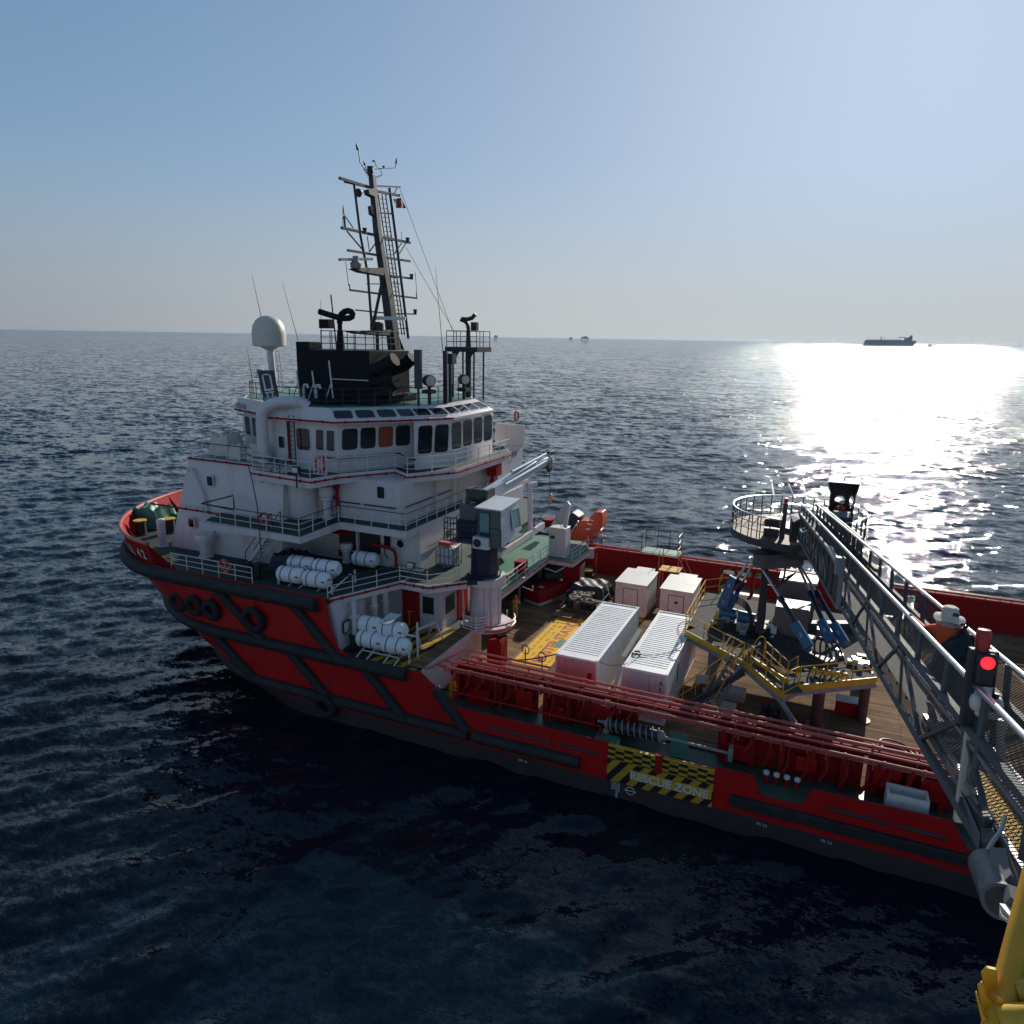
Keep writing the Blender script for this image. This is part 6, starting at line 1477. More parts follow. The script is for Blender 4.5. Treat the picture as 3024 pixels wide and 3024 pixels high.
# white cable trays in the port walkway
t = thing("open_bin", "white open steel bin standing in the near side walkway close to the gangway tip", "bin", (4.7, 31.9, 2.15))
b = MB(); z0, z1 = 2.4, 3.3; o_ = [(3.9, 31.4), (5.5, 31.4), (5.5, 32.3), (3.9, 32.3)]; i_ = [(4.0, 31.5), (5.4, 31.5), (5.4, 32.2), (4.0, 32.2)]
for k in range(4):
    a, c_ = o_[k], o_[(k + 1) % 4]; a2, c2_ = i_[k], i_[(k + 1) % 4]
    b.quad((*a, z0), (*c_, z0), (*c_, z1), (*a, z1)); b.quad((*c2_, z0), (*a2, z0), (*a2, z1), (*c2_, z1)); b.quad((*a, z1), (*c_, z1), (*c2_, z1), (*a2, z1))
b.quad((*i_[0], z0 + .05), (*i_[1], z0 + .05), (*i_[2], z0 + .05), (*i_[3], z0 + .05)); b.build("body", "cabin_white", t, smooth=0)

# ================================================================== GANGWAY PLATFORM (yellow walkways on legs)
PZ = 5.4
gp = thing("gangway_platform", "grey steel platform on legs with yellow edged walkways carrying the gangway tower", "platform", (-1, 42, 2.15))
A_, B_, C_, D_, E_ = q('S6', 60, 1320, z=PZ), q('S6', 530, 1570, z=PZ), q('S6', 800, 1800, z=PZ), q('S6', 910, 1740, z=PZ), q('S6', 1520, 1680, z=PZ)
F_ = Vector((A_.x, 47.0, PZ)); G_ = Vector((-4.9, 48.6, PZ))
def strip(p0, p1, w, name="walkway"):
    b = MB(); d = (p1 - p0).normalized(); s = Vector((-d.y, d.x, 0)) * w
    if s.y < 0: s = -s
    P = [p0, p1, p1 + s, p0 + s]; b.plate([p + Vector((0, 0, -.02)) for p in P], .04); return b.build(name, "floor_steel", gp)
strip(A_, B_, 1.25); strip(B_ + Vector((0, 0, -.004)), C_ + Vector((0, 0, -.004)), 1.2); strip(D_ + Vector((0, 0, -.008)), E_ + Vector((0, 0, -.008)), 1.3)
b = MB(); b.box(A_.x + .03, A_.x + 1.3, A_.y + .9, 47.6, PZ - .052, PZ - .012); b.build("walkway", "floor_steel", gp)
def kick(pts, inner=None):
    b = MB()
    for i in range(len(pts) - 1): b.beam(pts[i] + Vector((0, 0, -.12)), pts[i + 1] + Vector((0, 0, -.12)), .05, .34)
    return b.build("toe_plate", "yellow_paint", gp)
kick([F_, A_, B_, C_, D_, E_])
b = MB()
for p0, p1 in ((F_, A_), (A_, B_), (B_, C_), (C_, D_), (D_, E_)): b.beam(p0 + Vector((0, .05, -.42)), p1 + Vector((0, .05, -.42)), .12, .24)
b.build("edge_girder", "steel_grey", gp)
YR = ("yellow_rail", "yellow_rail")
rail("railing", [G_, F_, A_], gp, mats=YR, step=1.4, n=2, r=.028)
rail("railing", [A_, B_ + Vector((-.2, .1, 0))], gp, mats=YR, step=1.35, n=2, r=.028)
rail("railing", [B_ + Vector((.15, -.1, 0)), C_, D_ + Vector((0, -.05, 0))], gp, mats=YR, step=1.3, n=2, r=.028)
rail("railing", [D_ + Vector((.1, 0, 0)), E_], gp, mats=YR, step=1.35, n=2, r=.028)
s1 = (B_ - A_).normalized(); n1 = Vector((-s1.y, s1.x, 0)); n1 = n1 if n1.y > 0 else -n1
rail("railing", [B_ + n1 * 1.2, C_ + Vector((.1, 1.5, 0)), D_ + Vector((-.1, 1.25, 0))], gp, mats=YR, step=.9, n=2, r=.028)
b = MB(); b.beam(B_ + Vector((.3, .35, .05)), C_ + Vector((.2, 1.2, .05)), .06, .36); b.build("toe_plate", "yellow_paint", gp)
# hoops at the stair head
b = MB(); b.pipe([B_ + Vector((.2, .3, 0)), B_ + Vector((.2, .3, 1.0)), B_ + Vector((.5, .9, 1.35)), B_ + Vector((.8, 1.0, 1.1)), B_ + Vector((.8, 1.0, 0))], .03, 6, sm=1); b.build("stair_hoop", "yellow_rail", gp)
# legs and braces
b = MB()
for (x, y, r, z1) in ((-4.75, 39.8, .28, PZ - .5), (.95, 38.3, .30, PZ - .5), (3.2, 40.0, .26, PZ - .4), (-4.8, 46.5, .28, PZ - .5), (3.2, 46.5, .28, PZ - .5)):
    b = MB(); b.tube((x, y, 2.15), (x, y, z1), r, n=18); b.lathe((x, y, 2.15), [(r + .2, 0), (r + .2, .05), (r, .06)], 18); b.build("leg", "leg_maroon" if x > .5 else "steel_grey", gp)
b = MB(); b.beam(C_ + Vector((0, .1, -.5)), (1.2, 34.6, 2.3), .16, .2); b.build("brace", "steel_grey", gp)
b = MB(); b.beam(B_ + Vector((-.1, -.1, -.45)), B_ + Vector((-3.3, -1.6, -2.9)), .22, .3); b.build("brace", "dark_steel", gp)
# stair down to the planks
s0 = Vector((B_.x - .55, B_.y + .3, PZ)); s1_ = Vector((B_.x - 1.85, B_.y - 1.0, 2.2))
st = stair("stair", s1_, s0, .85, 11, gp, smat="steel_grey", hand="yellow_rail")
b = MB()
for k in range(11): 
    p = s1_.lerp(s0, (k + .5) / 11); d = (s0 - s1_); h = Vector((d.x, d.y, 0)).normalized(); sd = Vector((-h.y, h.x, 0)) * .42; b.obox(p + Vector((0, 0, .025)), sd, h * .13, Vector((0, 0, .012)))
b.build("stair_tread", "galvanised", st)
b = MB(); p0 = B_ + Vector((0, .1, 1.05)); b.pipe([B_ + Vector((0, .1, 0)), p0, p0 + Vector((-.25, -.05, .1)), B_ + Vector((-3.4, -1.3, -1.7)), B_ + Vector((-4.4, -1.7, -2.3))], .035, 8); b.pipe([B_ + Vector((0, .1, .5)), B_ + Vector((-3.4, -1.3, -2.2))], .025, 6)
for k in range(1, 6): t_ = k / 6; p = p0.lerp(B_ + Vector((-3.6, -1.4, -1.8)), t_); b.tube(p, p - Vector((0, 0, 1.1)), .025, n=6)
b.build("stair_rail", "yellow_rail", gp)
# central machinery bed
b = MB(); bed = [(-5.3, 40.2), (-2.6, 39.0), (.2, 37.9), (1.8, 39.0), (3.4, 40.4), (3.4, 47.5), (-5.3, 47.5)]
b.prism(bed, PZ - .35, PZ - .06); b.build("machinery_bed", "floor_steel", gp)
b = MB(); b.beam((-5.2, 41.5, 5.55), (3.2, 45.5, 5.55), .5, .45); b.beam((-3.9, 43.6, 5.56), (1.3, 38.6, 5.56), .5, .45); b.beam((-5.0, 43.0, 5.45), (.4, 42.0, 5.45), .6, .35); b.build("bed_frame", "dark_steel", gp)
b = MB()
for k in range(4): b.pipe([A_ + Vector((1.3, .9 + .7 * k, .2)), A_ + Vector((1.55, .9 + .7 * k, .55)), A_ + Vector((1.8, 1.0 + .7 * k, .2))], .09, 8, sm=1)
for k in range(5): b.pipe([D_ + Vector((.6 + .35 * k, 1.6, .1)), D_ + Vector((.75 + .35 * k, 1.7, .45)), D_ + Vector((.9 + .35 * k, 1.8, .1))], .08, 8, sm=1)
b.build("hose_guide", "yellow_paint", gp)

# ================================================================== GANGWAY TOWER, HEXAPOD AND BOOM
gw = thing("gangway", "motion compensated boarding gangway with round railed platform, dark panelled boom and mesh sided bridge", "gangway", (-1.2, 43.0, PZ))
# hydraulic power pack boxes on the bed
b = MB(); x0, z0 = q('CI', 745, 1500, y=41.4)[0], 5.5; xt = q('CI', 1360, 1180, y=41.4)
b.box(x0, xt.x, 41.4, 43.2, 5.5, 7.35); pk = b.build("power_pack", "brown_panel", gw, bevel=.03)
b = MB(); b.box(x0 + .9, xt.x - .05, 41.45, 42.1, 7.36, 7.40); b.box(x0 - .1, xt.x + .25, 44.6, 46.3, 7.9, 8.0); b.build("pack_lid", "box_light", pk)
b = MB(); b.box(x0 - .1, xt.x + .2, 44.6, 46.3, 5.5, 7.9); b.build("power_pack", "brown_panel", gw, bevel=.03)
b = MB(); b.box(xt.x + .45, xt.x + 1.5, 41.0, 41.5, 5.9, 6.5); b.m(1).box(xt.x + .45, xt.x + 1.5, 40.98, 41.5, 6.5, 6.53); b.build("control_cabinet", ["cab_dark", "cabin_white"], gw)
for k, (xx, yy) in enumerate(((-4.4, 42.3), (-3.3, 42.0))):
    b = MB(); b.tube((xx - .5, yy, 6.2), (xx + .45, yy - .1, 6.15), .36, n=18); b.m(1).tube((xx - .55, yy, 6.2), (xx - .5, yy, 6.2), .38, n=18); b.box(xx - .4, xx + .4, yy - .3, yy + .3, 5.5, 5.9); b.build("accumulator", ["ram_blue", "cab_grey"], gw)
rg = random.Random(23)
for k in range(12):
    b = MB(); x = -5.0 + rg.random() * 3.2; y = 40.8 + rg.random() * 1.2; h = .25 + rg.random() * .45
    b.box(x, x + .15 + .3 * rg.random(), y, y + .2 + .2 * rg.random(), 5.5, 5.5 + h); b.build("valve_block", rg.choice(["steel_grey", "cab_grey", "dark_steel", "box_light", "galvanised"]), gw, bevel=.02)
for k in range(10):
    b = MB(); x = 1.2 + rg.random() * 1.7; y = 38.9 + rg.random() * 1.4; h = .12 + rg.random() * .35
    b.box(x, x + .15 + .35 * rg.random(), y, y + .2 + .3 * rg.random(), 5.4, 5.4 + h); b.build("valve_block", rg.choice(["steel_grey", "cab_grey", "dark_steel", "cabin_white", "galvanised"]), gw, bevel=.02)
# upper frame on six rams
YT = 42.0
def ci(a, c_, y=YT): return q('CI', a, c_, y=y)
n1, n2, n3 = ci(500, 520, 41.2), ci(1100, 500, 42.6), Vector((-1.3, 45.6, 10.3))
uz = n1.z
b = MB()
for a, c_ in ((n1, n2), (n2, n3), (n3, n1)): b.beam(a, c_, .75, .85)
ctr = Vector((-1.15, 43.0, 10.6))
for a in (n1, n2, n3): b.beam(a, Vector((ctr.x, ctr.y, a.z)), 1.0, .8)
uf = b.build("upper_frame", "gangway_grey", gw, bevel=.06)
b = MB(); c0 = n1 + Vector((-.25, -.1, .43)); b.plate([c0 + Vector((-.55, .35, 0)), c0 + Vector((.1, .75, 0)), c0 + Vector((.75, .2, 0)), c0 + Vector((.1, -.35, 0))], .04); b.build("frame_recess", "black_paint", uf)
b = MB(); b.lathe((ctr.x, ctr.y, uz + .2), [(1.5, 0), (1.25, .5), (1.1, 1.0), (1.05, 1.6)], 30); b.lathe((ctr.x, ctr.y, uz + .55), [(1.55, 0), (1.55, .2), (1.3, .22)], 30); b.build("slew_column", "dark_steel", uf)
# rams with their blue covers
def ram(top_, bot, cover_n, cover_len=1.25, w=.42):
    top_, bot = Vector(top_), Vector(bot); d = (top_ - bot).normalized()
    b = MB(); b.tube(bot, bot.lerp(top_, .62), .13, n=14); b.m(1).tube(bot.lerp(top_, .6), top_, .075, n=12); b.m(0).tube(bot.lerp(top_, .58), bot.lerp(top_, .64), .18, n=14)
    r = b.build("hydraulic_ram", ["crane_blue", "galvanised"], gw)
    s = d.cross(Vector((0, -1, 0))).normalized(); f = s.cross(d).normalized()
    if f.y > 0: f = -f; s = -s
    c = bot + d * (cover_len * .5 - .05) + f * .28
    b = MB(); b.obox(c, s * w * .5, f * .16, d * cover_len * .5); cv_ = b.build("ram_cover", "ram_blue", r, bevel=.02)
    if cover_n:
        rt = s if s.x > 0 else -s; upv = d
        nn = rt.cross(upv)
        if nn.y > 0: upv = -upv
        text_mesh("ram_number", cover_n, c + f * .165 - rt * .09 - d * .12, rt, d, .32, "lettering_white", cv_)
    return r
bl = Vector((-5.0, 42.2, 5.6)); bl2 = Vector((-4.5, 41.7, 5.6)); br = Vector((1.2, 38.9, 5.5)); br2 = Vector((2.0, 39.1, 5.5)); bb1 = Vector((2.6, 46.2, 5.6)); bb2 = Vector((2.9, 45.2, 5.6))
ram(n1 + Vector((-.35, .1, -.4)), q('S6', 400, 1130, y=42.0), "", 1.2); ram(n1 + Vector((-.6, .3, -.3)), q('S6', 340, 1120, y=42.4), "", 1.2)
pl_ = [q('S6', 398, 893, y=41.6), q('S6', 452, 925, y=41.6), q('S6', 385, 1138, y=41.4), q('S6', 302, 1122, y=41.4)]
b = MB(); b.plate(pl_, .35); rc = b.build("ram_cover", "ram_blue", gw, bevel=.02)
ru = (pl_[1] - pl_[0]).normalized(); uu = ((pl_[0] + pl_[1]) / 2 - (pl_[2] + pl_[3]) / 2).normalized()
text_mesh("ram_number", "6", q('S6', 380, 985, y=41.30), ru, uu, .36, "lettering_white", rc); text_mesh("ram_number", "1", q('S6', 335, 1105, y=41.10), ru, uu, .30, "lettering_white", rc)
ram(n1 + Vector((.3, -.2, -.5)), q('S6', 1015, 1440, y=38.6), "2", 1.45, .50); ram(n2 + Vector((.2, 0, -.4)), q('S6', 1180, 1410, y=38.7), "3", 1.3, .45)
ram(n2 + Vector((.25, .3, -.4)), q('S6', 1240, 1420, y=38.9) + Vector((.35, .1, 0)), "3", 1.3, .45); ram(n3 + Vector((.3, 0, -.4)), bb2, "", 1.3)
# hanging hoses
b = MB()
for k in range(7):
    x = -2.8 + .16 * k + .05 * math.sin(k); p0 = n1 + Vector((.25 + .05 * k, -.1, -.45)); b.pipe([p0, p0 + Vector((.03, -.05, -1.5)), p0 + Vector((.02 * k, -.2, -3.0)), p0 + Vector((.15 - .03 * k, -.5, -3.9 - .05 * k)), p0 + Vector((.6 + .05 * k, .3, -3.6))], .045, 7, sm=2)
for k in range(5): p0 = n1 + Vector((-.1, .0, -2.6 - .1 * k)); b.pipe([p0 + Vector((-.9, 0, .3)), p0 + Vector((-.2, -.3, .1)), p0 + Vector((.1, -.3, -.7)), p0 + Vector((-.1 + .1 * k, -.2, -1.7))], .04, 7, sm=2)
for k in range(3): b.pipe([n1 + Vector((.5, 0, -.5)), n1 + Vector((1.2, -.1, -1.0 - .2 * k)), n1 + Vector((2.0, .2, -.5))], .04, 7, sm=2)
for k in range(3): p0 = Vector((.55 + .28 * k, 39.2, 5.6)); b.pipe([p0, p0 + Vector((-.15, .1, .9)), p0 + Vector((.15, .1, 1.25)), p0 + Vector((.6, 0, .7)), p0 + Vector((.9, -.1, -.05))], .05, 7, sm=2)
b.pipe([n2 + Vector((-.5, .2, -.4)), n2 + Vector((-.5, .3, -1.5)), n2 + Vector((-.9, .4, -2.0)), n2 + Vector((-1.6, .4, -1.9))], .06, 8, sm=2)
b.build_each("hydraulic_hose", "hose_black", gw)
# round platform, its railing and the operator's booth
TZ, TX, TY, TR = 11.55, -1.2, 43.0, 3.6
b = MB(); b.lathe((TX, TY, TZ - .42), [(TR - .05, 0), (TR, .02), (TR, .42)], 56); tp = b.build("tower_platform", "dark_steel", gw)
b = MB(); b.lathe((TX, TY, TZ), [(TR - .08, .0), (TR - .08, .006)], 56); b.build("platform_floor", "wood", tp)
b = MB()
for k in range(8): b.beam((TX + .9 * math.cos(k * .785), TY + .9 * math.sin(k * .785), TZ - .9), (TX + 3.3 * math.cos(k * .785), TY + 3.3 * math.sin(k * .785), TZ - .46), .12, .2)
b.tube((TX, TY, TZ - 1.3), (TX, TY, TZ - .42), .95, n=24); b.build("platform_bracket", "gangway_grey", tp)
rp = [(TX + (TR - .06) * math.cos(R_(a)), TY + (TR - .06) * math.sin(R_(a)), TZ) for a in range(-52, 239, 10)]
rail("railing", rp, tp, mats=("mast_grey", "galvanised"), step=1.4, n=3, h=1.25, r=.022)
rail("railing", [(TX + (TR - .06) * math.cos(R_(a)), TY + (TR - .06) * math.sin(R_(a)), TZ) for a in range(-128, -99, 9)], tp, mats=("mast_grey", "galvanised"), step=1.2, n=3, h=1.25, r=.022)
# gangway axes: G along the boom away from the rig, U to the right, N downwards across it
GD = Vector(_nrm(ray('N', 2205, 1318))); HD = Vector((GD.x, GD.y, 0)).normalized(); UD = Vector((HD.y, -HD.x, 0)); ND = GD.cross(UD).normalized()
if ND.z > 0: ND = -ND
H0 = 2.8; UL, UR = 1.063 * H0, 1.338 * H0; NR, NT, NB, NF = H0, 1.2 * H0, 1.57 * H0, 4.08
def gp_(g, u, n): return Vector((0, 0, HC)) + GD * g + UD * u + ND * n
def qg(fr, a, c_, g):
    d = Vector(ray(fr, a, c_)); t = g / d.dot(GD); return Vector((0, 0, HC)) + d * t
def qu(fr, a, c_, u):
    d = Vector(ray(fr, a, c_)); t = u / d.dot(UD); return Vector((0, 0, HC)) + d * t
# booth
bx0 = Vector((1.0, 43.2, TZ))
b = MB(); w0, w1, h_ = .62, .80, 2.9
low_ = [bx0 + Vector((x, y, 0)) for x, y in ((-w0, -.0), (w0, .0), (w0, 1.2), (-w0, 1.2))]; midr = [bx0 + Vector((x, y, 2.2)) for x, y in ((-w0, 0), (w0, 0), (w0, 1.2), (-w0, 1.2))]; hi_ = [bx0 + Vector((x, y, h_)) for x, y in ((-w1, -.25), (w1, -.25), (w1, 1.3), (-w1, 1.3))]
for i in (1, 3):
    j = (i + 1) % 4; b.plate([low_[i], low_[j], midr[j], midr[i]], .05)
for i in range(4):
    if i == 0: continue
    j = (i + 1) % 4; b.plate([midr[i], midr[j], hi_[j], hi_[i]], .05)
b.plate(hi_, .06)
bk = [low_[2], low_[3], midr[3], midr[2]]
# rear wall with its two round-cornered lookouts left open
def holed(p00, p10, p11, p01, holes, nx=24, ny=30):
    for i in range(nx):
        for j in range(ny):
            u, v = (i + .5) / nx, (j + .5) / ny
            if any(((u - hu) / ru) ** 2 + ((v - hv) / rv) ** 2 < 1 and v > hv + lo for hu, hv, ru, rv, lo in holes): continue
            P = lambda uu, vv: p00.lerp(p10, uu).lerp(p01.lerp(p11, uu), vv)
            b.quad(P(i / nx, j / ny), P((i + 1) / nx, j / ny), P((i + 1) / nx, (j + 1) / ny), P(i / nx, (j + 1) / ny))
holed(low_[3], low_[2], midr[2], midr[3], [(.42, .72, .22, .16, -.02), (.90, .74, .07, .16, -.5)])
bth = b.build("operator_booth", "dark_steel", gw, smooth=0)
b = MB(); cc = bx0 + Vector((-.0, -.45, 0)); b.obox(cc + Vector((.05, 0, .55)), (.5, 0, 0), (0, .3, 0), (0, 0, .55)); b.m(1).plate([cc + Vector((-.42, -.3, 1.12)), cc + Vector((.52, -.3, 1.12)), cc + Vector((.52, .3, 1.3)), cc + Vector((-.42, .3, 1.3))], .06); b.build("control_console", ["dark_steel", "steel_grey"], bth)
b = MB(); b.tube(bx0 + Vector((-.8, .5, h_)), bx0 + Vector((-.8, .5, h_ + 1.0)), .012, n=5); b.tube(bx0 + Vector((0, .5, h_)), bx0 + Vector((0, .5, h_ + .3)), .04); b.build("booth_aerial", "mast_grey", bth)
# access ladder hoops at the boom root and the red lamp post
p = q('CF', 400, 560, y=40.6)
b = MB(); b.beam((p.x, 40.6, TZ - .3), (p.x, 40.6, TZ + 1.95), .22, .22); b.m(1).tube((p.x, 40.6, TZ + 1.95), (p.x, 40.6, TZ + 2.25), .11, n=12); b.build("lamp_post", ["dark_steel", "beacon_red"], tp)
b = MB(); b.box(p.x - 1.0, p.x - .2, 40.7, 41.3, TZ + .55, TZ + .95); b.m(1).box(p.x - .95, p.x - .25, 40.68, 41.3, TZ + .95, TZ + .99); b.m(0).box(p.x - 1.0, p.x - .2, 40.7, 41.2, TZ, TZ + .4); b.build("cable_box", ["dark_steel", "cab_grey"], tp)
b = MB()
for a, c_, a2, c2_ in ((160, 325, 195, 520), (435, 330, 530, 560), (665, 340, 725, 560), (965, 370, 1000, 530)): b.tube(q('CF', a, c_, y=42.3), q('CF', a2, c2_, y=41.2), .04, n=6)
b.build("hoop_rail", "galvanised", tp)

# --- boom: outer section with solid panels
def chord(name, g0, g1, u, n, w, h, m_="gangway_grey", par=gw):
    b = MB(); b.beam(gp_(g0, u, n), gp_(g1, u, n), w, h, up=-ND); return b.build(name, m_, par)
GS, GE, GTIP = 42.5, 22.4, 7.6
UO = UL - .07; UP = UR + .07
for u in (UO, UP):
    b = MB(); P = [gp_(GS - 2.0, u, NT - .05), gp_(GE, u, NT - .05), gp_(GE, u, NB), gp_(GS - 2.0, u, NB)]; b.plate(P, .05); sp_ = b.build("side_panel", "panel_dark", gw)
    b = MB()
    for k in range(13):
        g = GS - 2 + (GE - GS + 2) * k / 12; b.beam(gp_(g, u - .04 if u == UO else u + .04, NT - .05), gp_(g, u - .04 if u == UO else u + .04, NB), .05, .03, up=GD)
    b.build("panel_stiffener", "dark_steel", sp_)
    chord("outer_chord", GS - 2, GE, u, NT - .08, .12, .10); chord("outer_chord", GS - 2, GE, u, NB + .05, .14, .12)
    if u == UO:
        text_mesh("panel_lettering", "AMPELMANN", gp_(38.6, u - .045, NB - .12), -GD * 2.35, -ND, .95, "steel_grey", sp_, extrude=.003)
b = MB(); b.plate([gp_(GS, UO, NF + .02), gp_(GE, UO, NF + .02), gp_(GE, UP, NF + .02), gp_(GS, UP, NF + .02)], .04); b.build("outer_floor", "floor_steel", gw)
# round drive and chain at the boom root
b = MB(); b.tube(gp_(40.2, UO - .35, NB - .4), gp_(40.2, UO, NB - .4), .85, n=28)
for k in range(9): b.beam(gp_(40.7, UO - .22, NT + .12 * k), gp_(40.7, UO - .05, NT + .12 * k), .10, .07)
b.build("boom_pivot", "dark_steel", gw)
b = MB(); b.plate([gp_(39.5, UO - .1, NT - .1), gp_(37.2, UO - .15, NT - .02), gp_(37.0, UO - .45, NT + .15), gp_(39.5, UO - .45, NT - .0)], .05); b.build("drive_guard", "steel_grey", gw)
b = MB(); b.pipe([gp_(36.8, UO - .2, NR + .2), gp_(36.8, UO - .2, NR - .1), gp_(36.8, UL + .25, NR - .1), gp_(36.8, UL + .25, NR + .5)], .05, 8); b.pipe([gp_(34.5, UO - .1, NT + .1), gp_(34.5, UO - .3, NT + .2), gp_(33.4, UO - .3, NT + .2), gp_(33.4, UO - .1, NT + .1)], .04, 8); b.build("guard_hoop", "galvanised", gw)
# under-boom strut
b = MB(); b.beam(Vector((-1.2, 42.3, uz + .4)), gp_(33.5, (UL + UR) / 2, NB + .1), .22, .28); b.build("luffing_ram", "dark_steel", gw)
# --- inner section: trussed sides clad in mesh
for u in (UL, UR):
    chord("top_chord", GE + 1.0, GTIP, u, NT, .085, .10); chord("bottom_chord", GE + 1.0, GTIP + 1.2, u, NB, .085, .12)
    b = MB(); N_ = 4; gs = [23.9 - 3.85 * k for k in range(N_ + 1)]
    for k in range(N_):
        g0, g1 = gs[k], gs[k + 1]; gm = (g0 + g1) / 2
        b.beam(gp_(g0, u, NB), gp_(gm, u, NT), .05, .06, up=UD); b.beam(gp_(gm, u, NT), gp_(g1, u, NB), .05, .06, up=UD); b.beam(gp_(gm - .04, u, NT), gp_(gm - .35, u, NB), .035, .045, up=UD)
    b.build("truss_diagonal", "gangway_grey", gw)
def mesh_panel(name, P, sx, sy, m_, par=gw):
    me = bpy.data.meshes.new(name); me.from_pydata([tuple(p) for p in P], [], [(0, 1, 2, 3)]); me.materials.append(MATS[m_]); uv = me.uv_layers.new(name="UVMap")
    for i, (a, c_) in enumerate(((0, 0), (sx, 0), (sx, sy), (0, sy))): uv.data[i].uv = (a, c_)
    o = bpy.data.objects.new(name, me); COL.objects.link(o); o.parent = par; o.matrix_parent_inverse = parent_matrix(par).inverted(); return o
for u in (UL + .02, UR - .02):
    L_ = GE - GTIP; mesh_panel("mesh_panel", [gp_(GE, u, NT), gp_(GTIP, u, NT), gp_(GTIP, u, NB), gp_(GE, u, NB)], L_, NB - NT, "wire_mesh")
    mesh_panel("mesh_panel", [gp_(GE + 14, u, NR + .08), gp_(3.0, u, NR + .08), gp_(3.0, u, NT), gp_(GE + 14, u, NT)], GE + 11, NT - NR - .08, "wire_mesh")
mesh_panel("walkway_grating", [gp_(GE + .5, UL, NF), gp_(10.6, UL, NF), gp_(10.6, UR, NF), gp_(GE + .5, UR, NF)], GE - 10, UR - UL, "grating_grey")
mesh_panel("walkway_grating", [gp_(10.6, UL, NF - .02), gp_(3.0, UL, NF - .02), gp_(3.0, UR, NF - .02), gp_(10.6, UR, NF - .02)], 7.6, UR - UL, "grating_yellow")
b = MB()
for k in range(22): g = GE - .8 * k; b.beam(gp_(g, UL, NF + .05), gp_(g, UR, NF + .05), .05, .06)
b.build("cross_member", "gangway_grey", gw)
# handrails on their posts
for u, nm in ((UL, "l"), (UR, "r")):
    g_end = 3.2
    b = MB(); b.tube(gp_(41.0, u, NR), gp_(g_end, u, NR), .042, n=14); hr = b.build("handrail", "galvanised", gw, smooth=60)
    b = MB()
    for k in range(22): g = 40 - 1.68 * k; b.tube(gp_(g, u + (.02 if nm == 'l' else -.02), NR), gp_(g, u, NF - .15 if g < 10.4 else NT), .045, n=10)
    b.build("rail_post", "gangway_grey", hr)
    b = MB(); b.beam(gp_(41, u, NF - .55), gp_(g_end, u, NF - .55), .03, .05, up=-ND); b.build("mid_rail", "steel_grey", hr)
    b = MB(); b.beam(gp_(12.5, u + (.06 if nm == 'l' else -.06), NF + .05), gp_(g_end, u, NF + .05), .06, .22, up=-ND); b.build("toe_plate", "galvanised", gw)
b = MB(); b.tube(gp_(38.5, UL + .12, NR + .22), gp_(31.0, UL + .12, NR + .22), .05, n=10); b.tube(gp_(38.5, UR + .12, NR - .05), gp_(26, UR + .12, NR + .0), .04, n=10); b.build("cable_duct", "galvanised", gw)
b = MB()
for k in range(7): g = 33 - 1.1 * k; b.obox(gp_(g, UR + .10, NT - .25), GD * .28, UD * .03, ND * .22)
b.build("rail_panel", "dark_steel", gw)
# roller carriage where the inner section leaves the outer one
b = MB(); b.obox(gp_(22.5, UO - .05, NT - .1), GD * .2, UD * .12, ND * .25); b.tube(gp_(25.6, UO - .02, NT - .18), gp_(22.7, UO - .02, NT - .05), .10, n=10); b.beam(gp_(22.35, UO, NT), gp_(22.35, UO, NB + .1), .12, .16, up=GD); b.build("roller_carriage", "steel_grey", gw)
# signal column near the tip
GC = 10.15
cp = lambda n, du=0, dg=0: gp_(GC + dg, UL - .10 + du, n)
vt = Vector((0, 0, 1))
ctop = qg('CN', 165, 262, GC); cbot = qg('CG', 545, 495, GC)
cd = (ctop - cbot).normalized()
b = MB(); b.beam(cbot, ctop - cd * .95, .10, .16, up=UD); sc_p = b.build("signal_column", "box_light", gw, bevel=.01)
hc = ctop - cd * .50; rt_ = UD; fw_ = (cd.cross(rt_)).normalized()
if fw_.y > 0: fw_ = -fw_
b = MB(); b.obox(hc, rt_ * .155, fw_ * .07, cd * .50); b.build("signal_board", "mast_grey", sc_p, bevel=.01)
lc = qg('CN', 165, 313, GC) 
hb_ = lc - cd * .09 + fw_ * .10
b = MB(); b.obox(hb_, rt_ * .115, fw_ * .05, cd * .21); b.build("light_housing", "black_paint", sc_p, bevel=.04)
b = MB()
k = 0
for rr_, nn_ in ((0, 1), (.025, 6), (.048, 12), (.068, 18)):
    for j in range(nn_):
        a = 2 * math.pi * j / nn_; p = hb_ + cd * .10 + fw_ * .052 + (rt_ * math.cos(a) + cd * math.sin(a)) * rr_; b.lathe(p, [(.0125, 0), (.010, .008), (.002, .011)], 6, fw_)
b.lathe(hb_ + cd * .10 + fw_ * .050, [(.070, 0), (.070, .003)], 20, fw_)
b.build("red_lens", "lamp_red", sc_p)
bt = qg('CN', 162, 215, GC)
b = MB(); b.lathe(bt - cd * .16, [(.075, 0), (.075, .06), (.085, .065), (.085, .25), (.07, .285), (.02, .29)], 18, cd); b.build("beacon", "beacon_red", sc_p, smooth=50)
b = MB(); sp0 = qg('CN', 152, 432, GC) + fw_ * .1; b.obox(sp0, rt_ * .09, fw_ * .03, cd * .075); b.tube(sp0 + fw_ * .03, sp0 + fw_ * .12 - cd * .05, .06, .05, 14); b.tube(sp0 + fw_ * .08 - cd * .03, sp0 + fw_ * .1 - cd * .16 + rt_ * .03, .045, n=12); b.build("camera_mount", "box_light", sc_p, bevel=.01)
hp = qg('CN', 165, 515, GC) + fw_ * .12
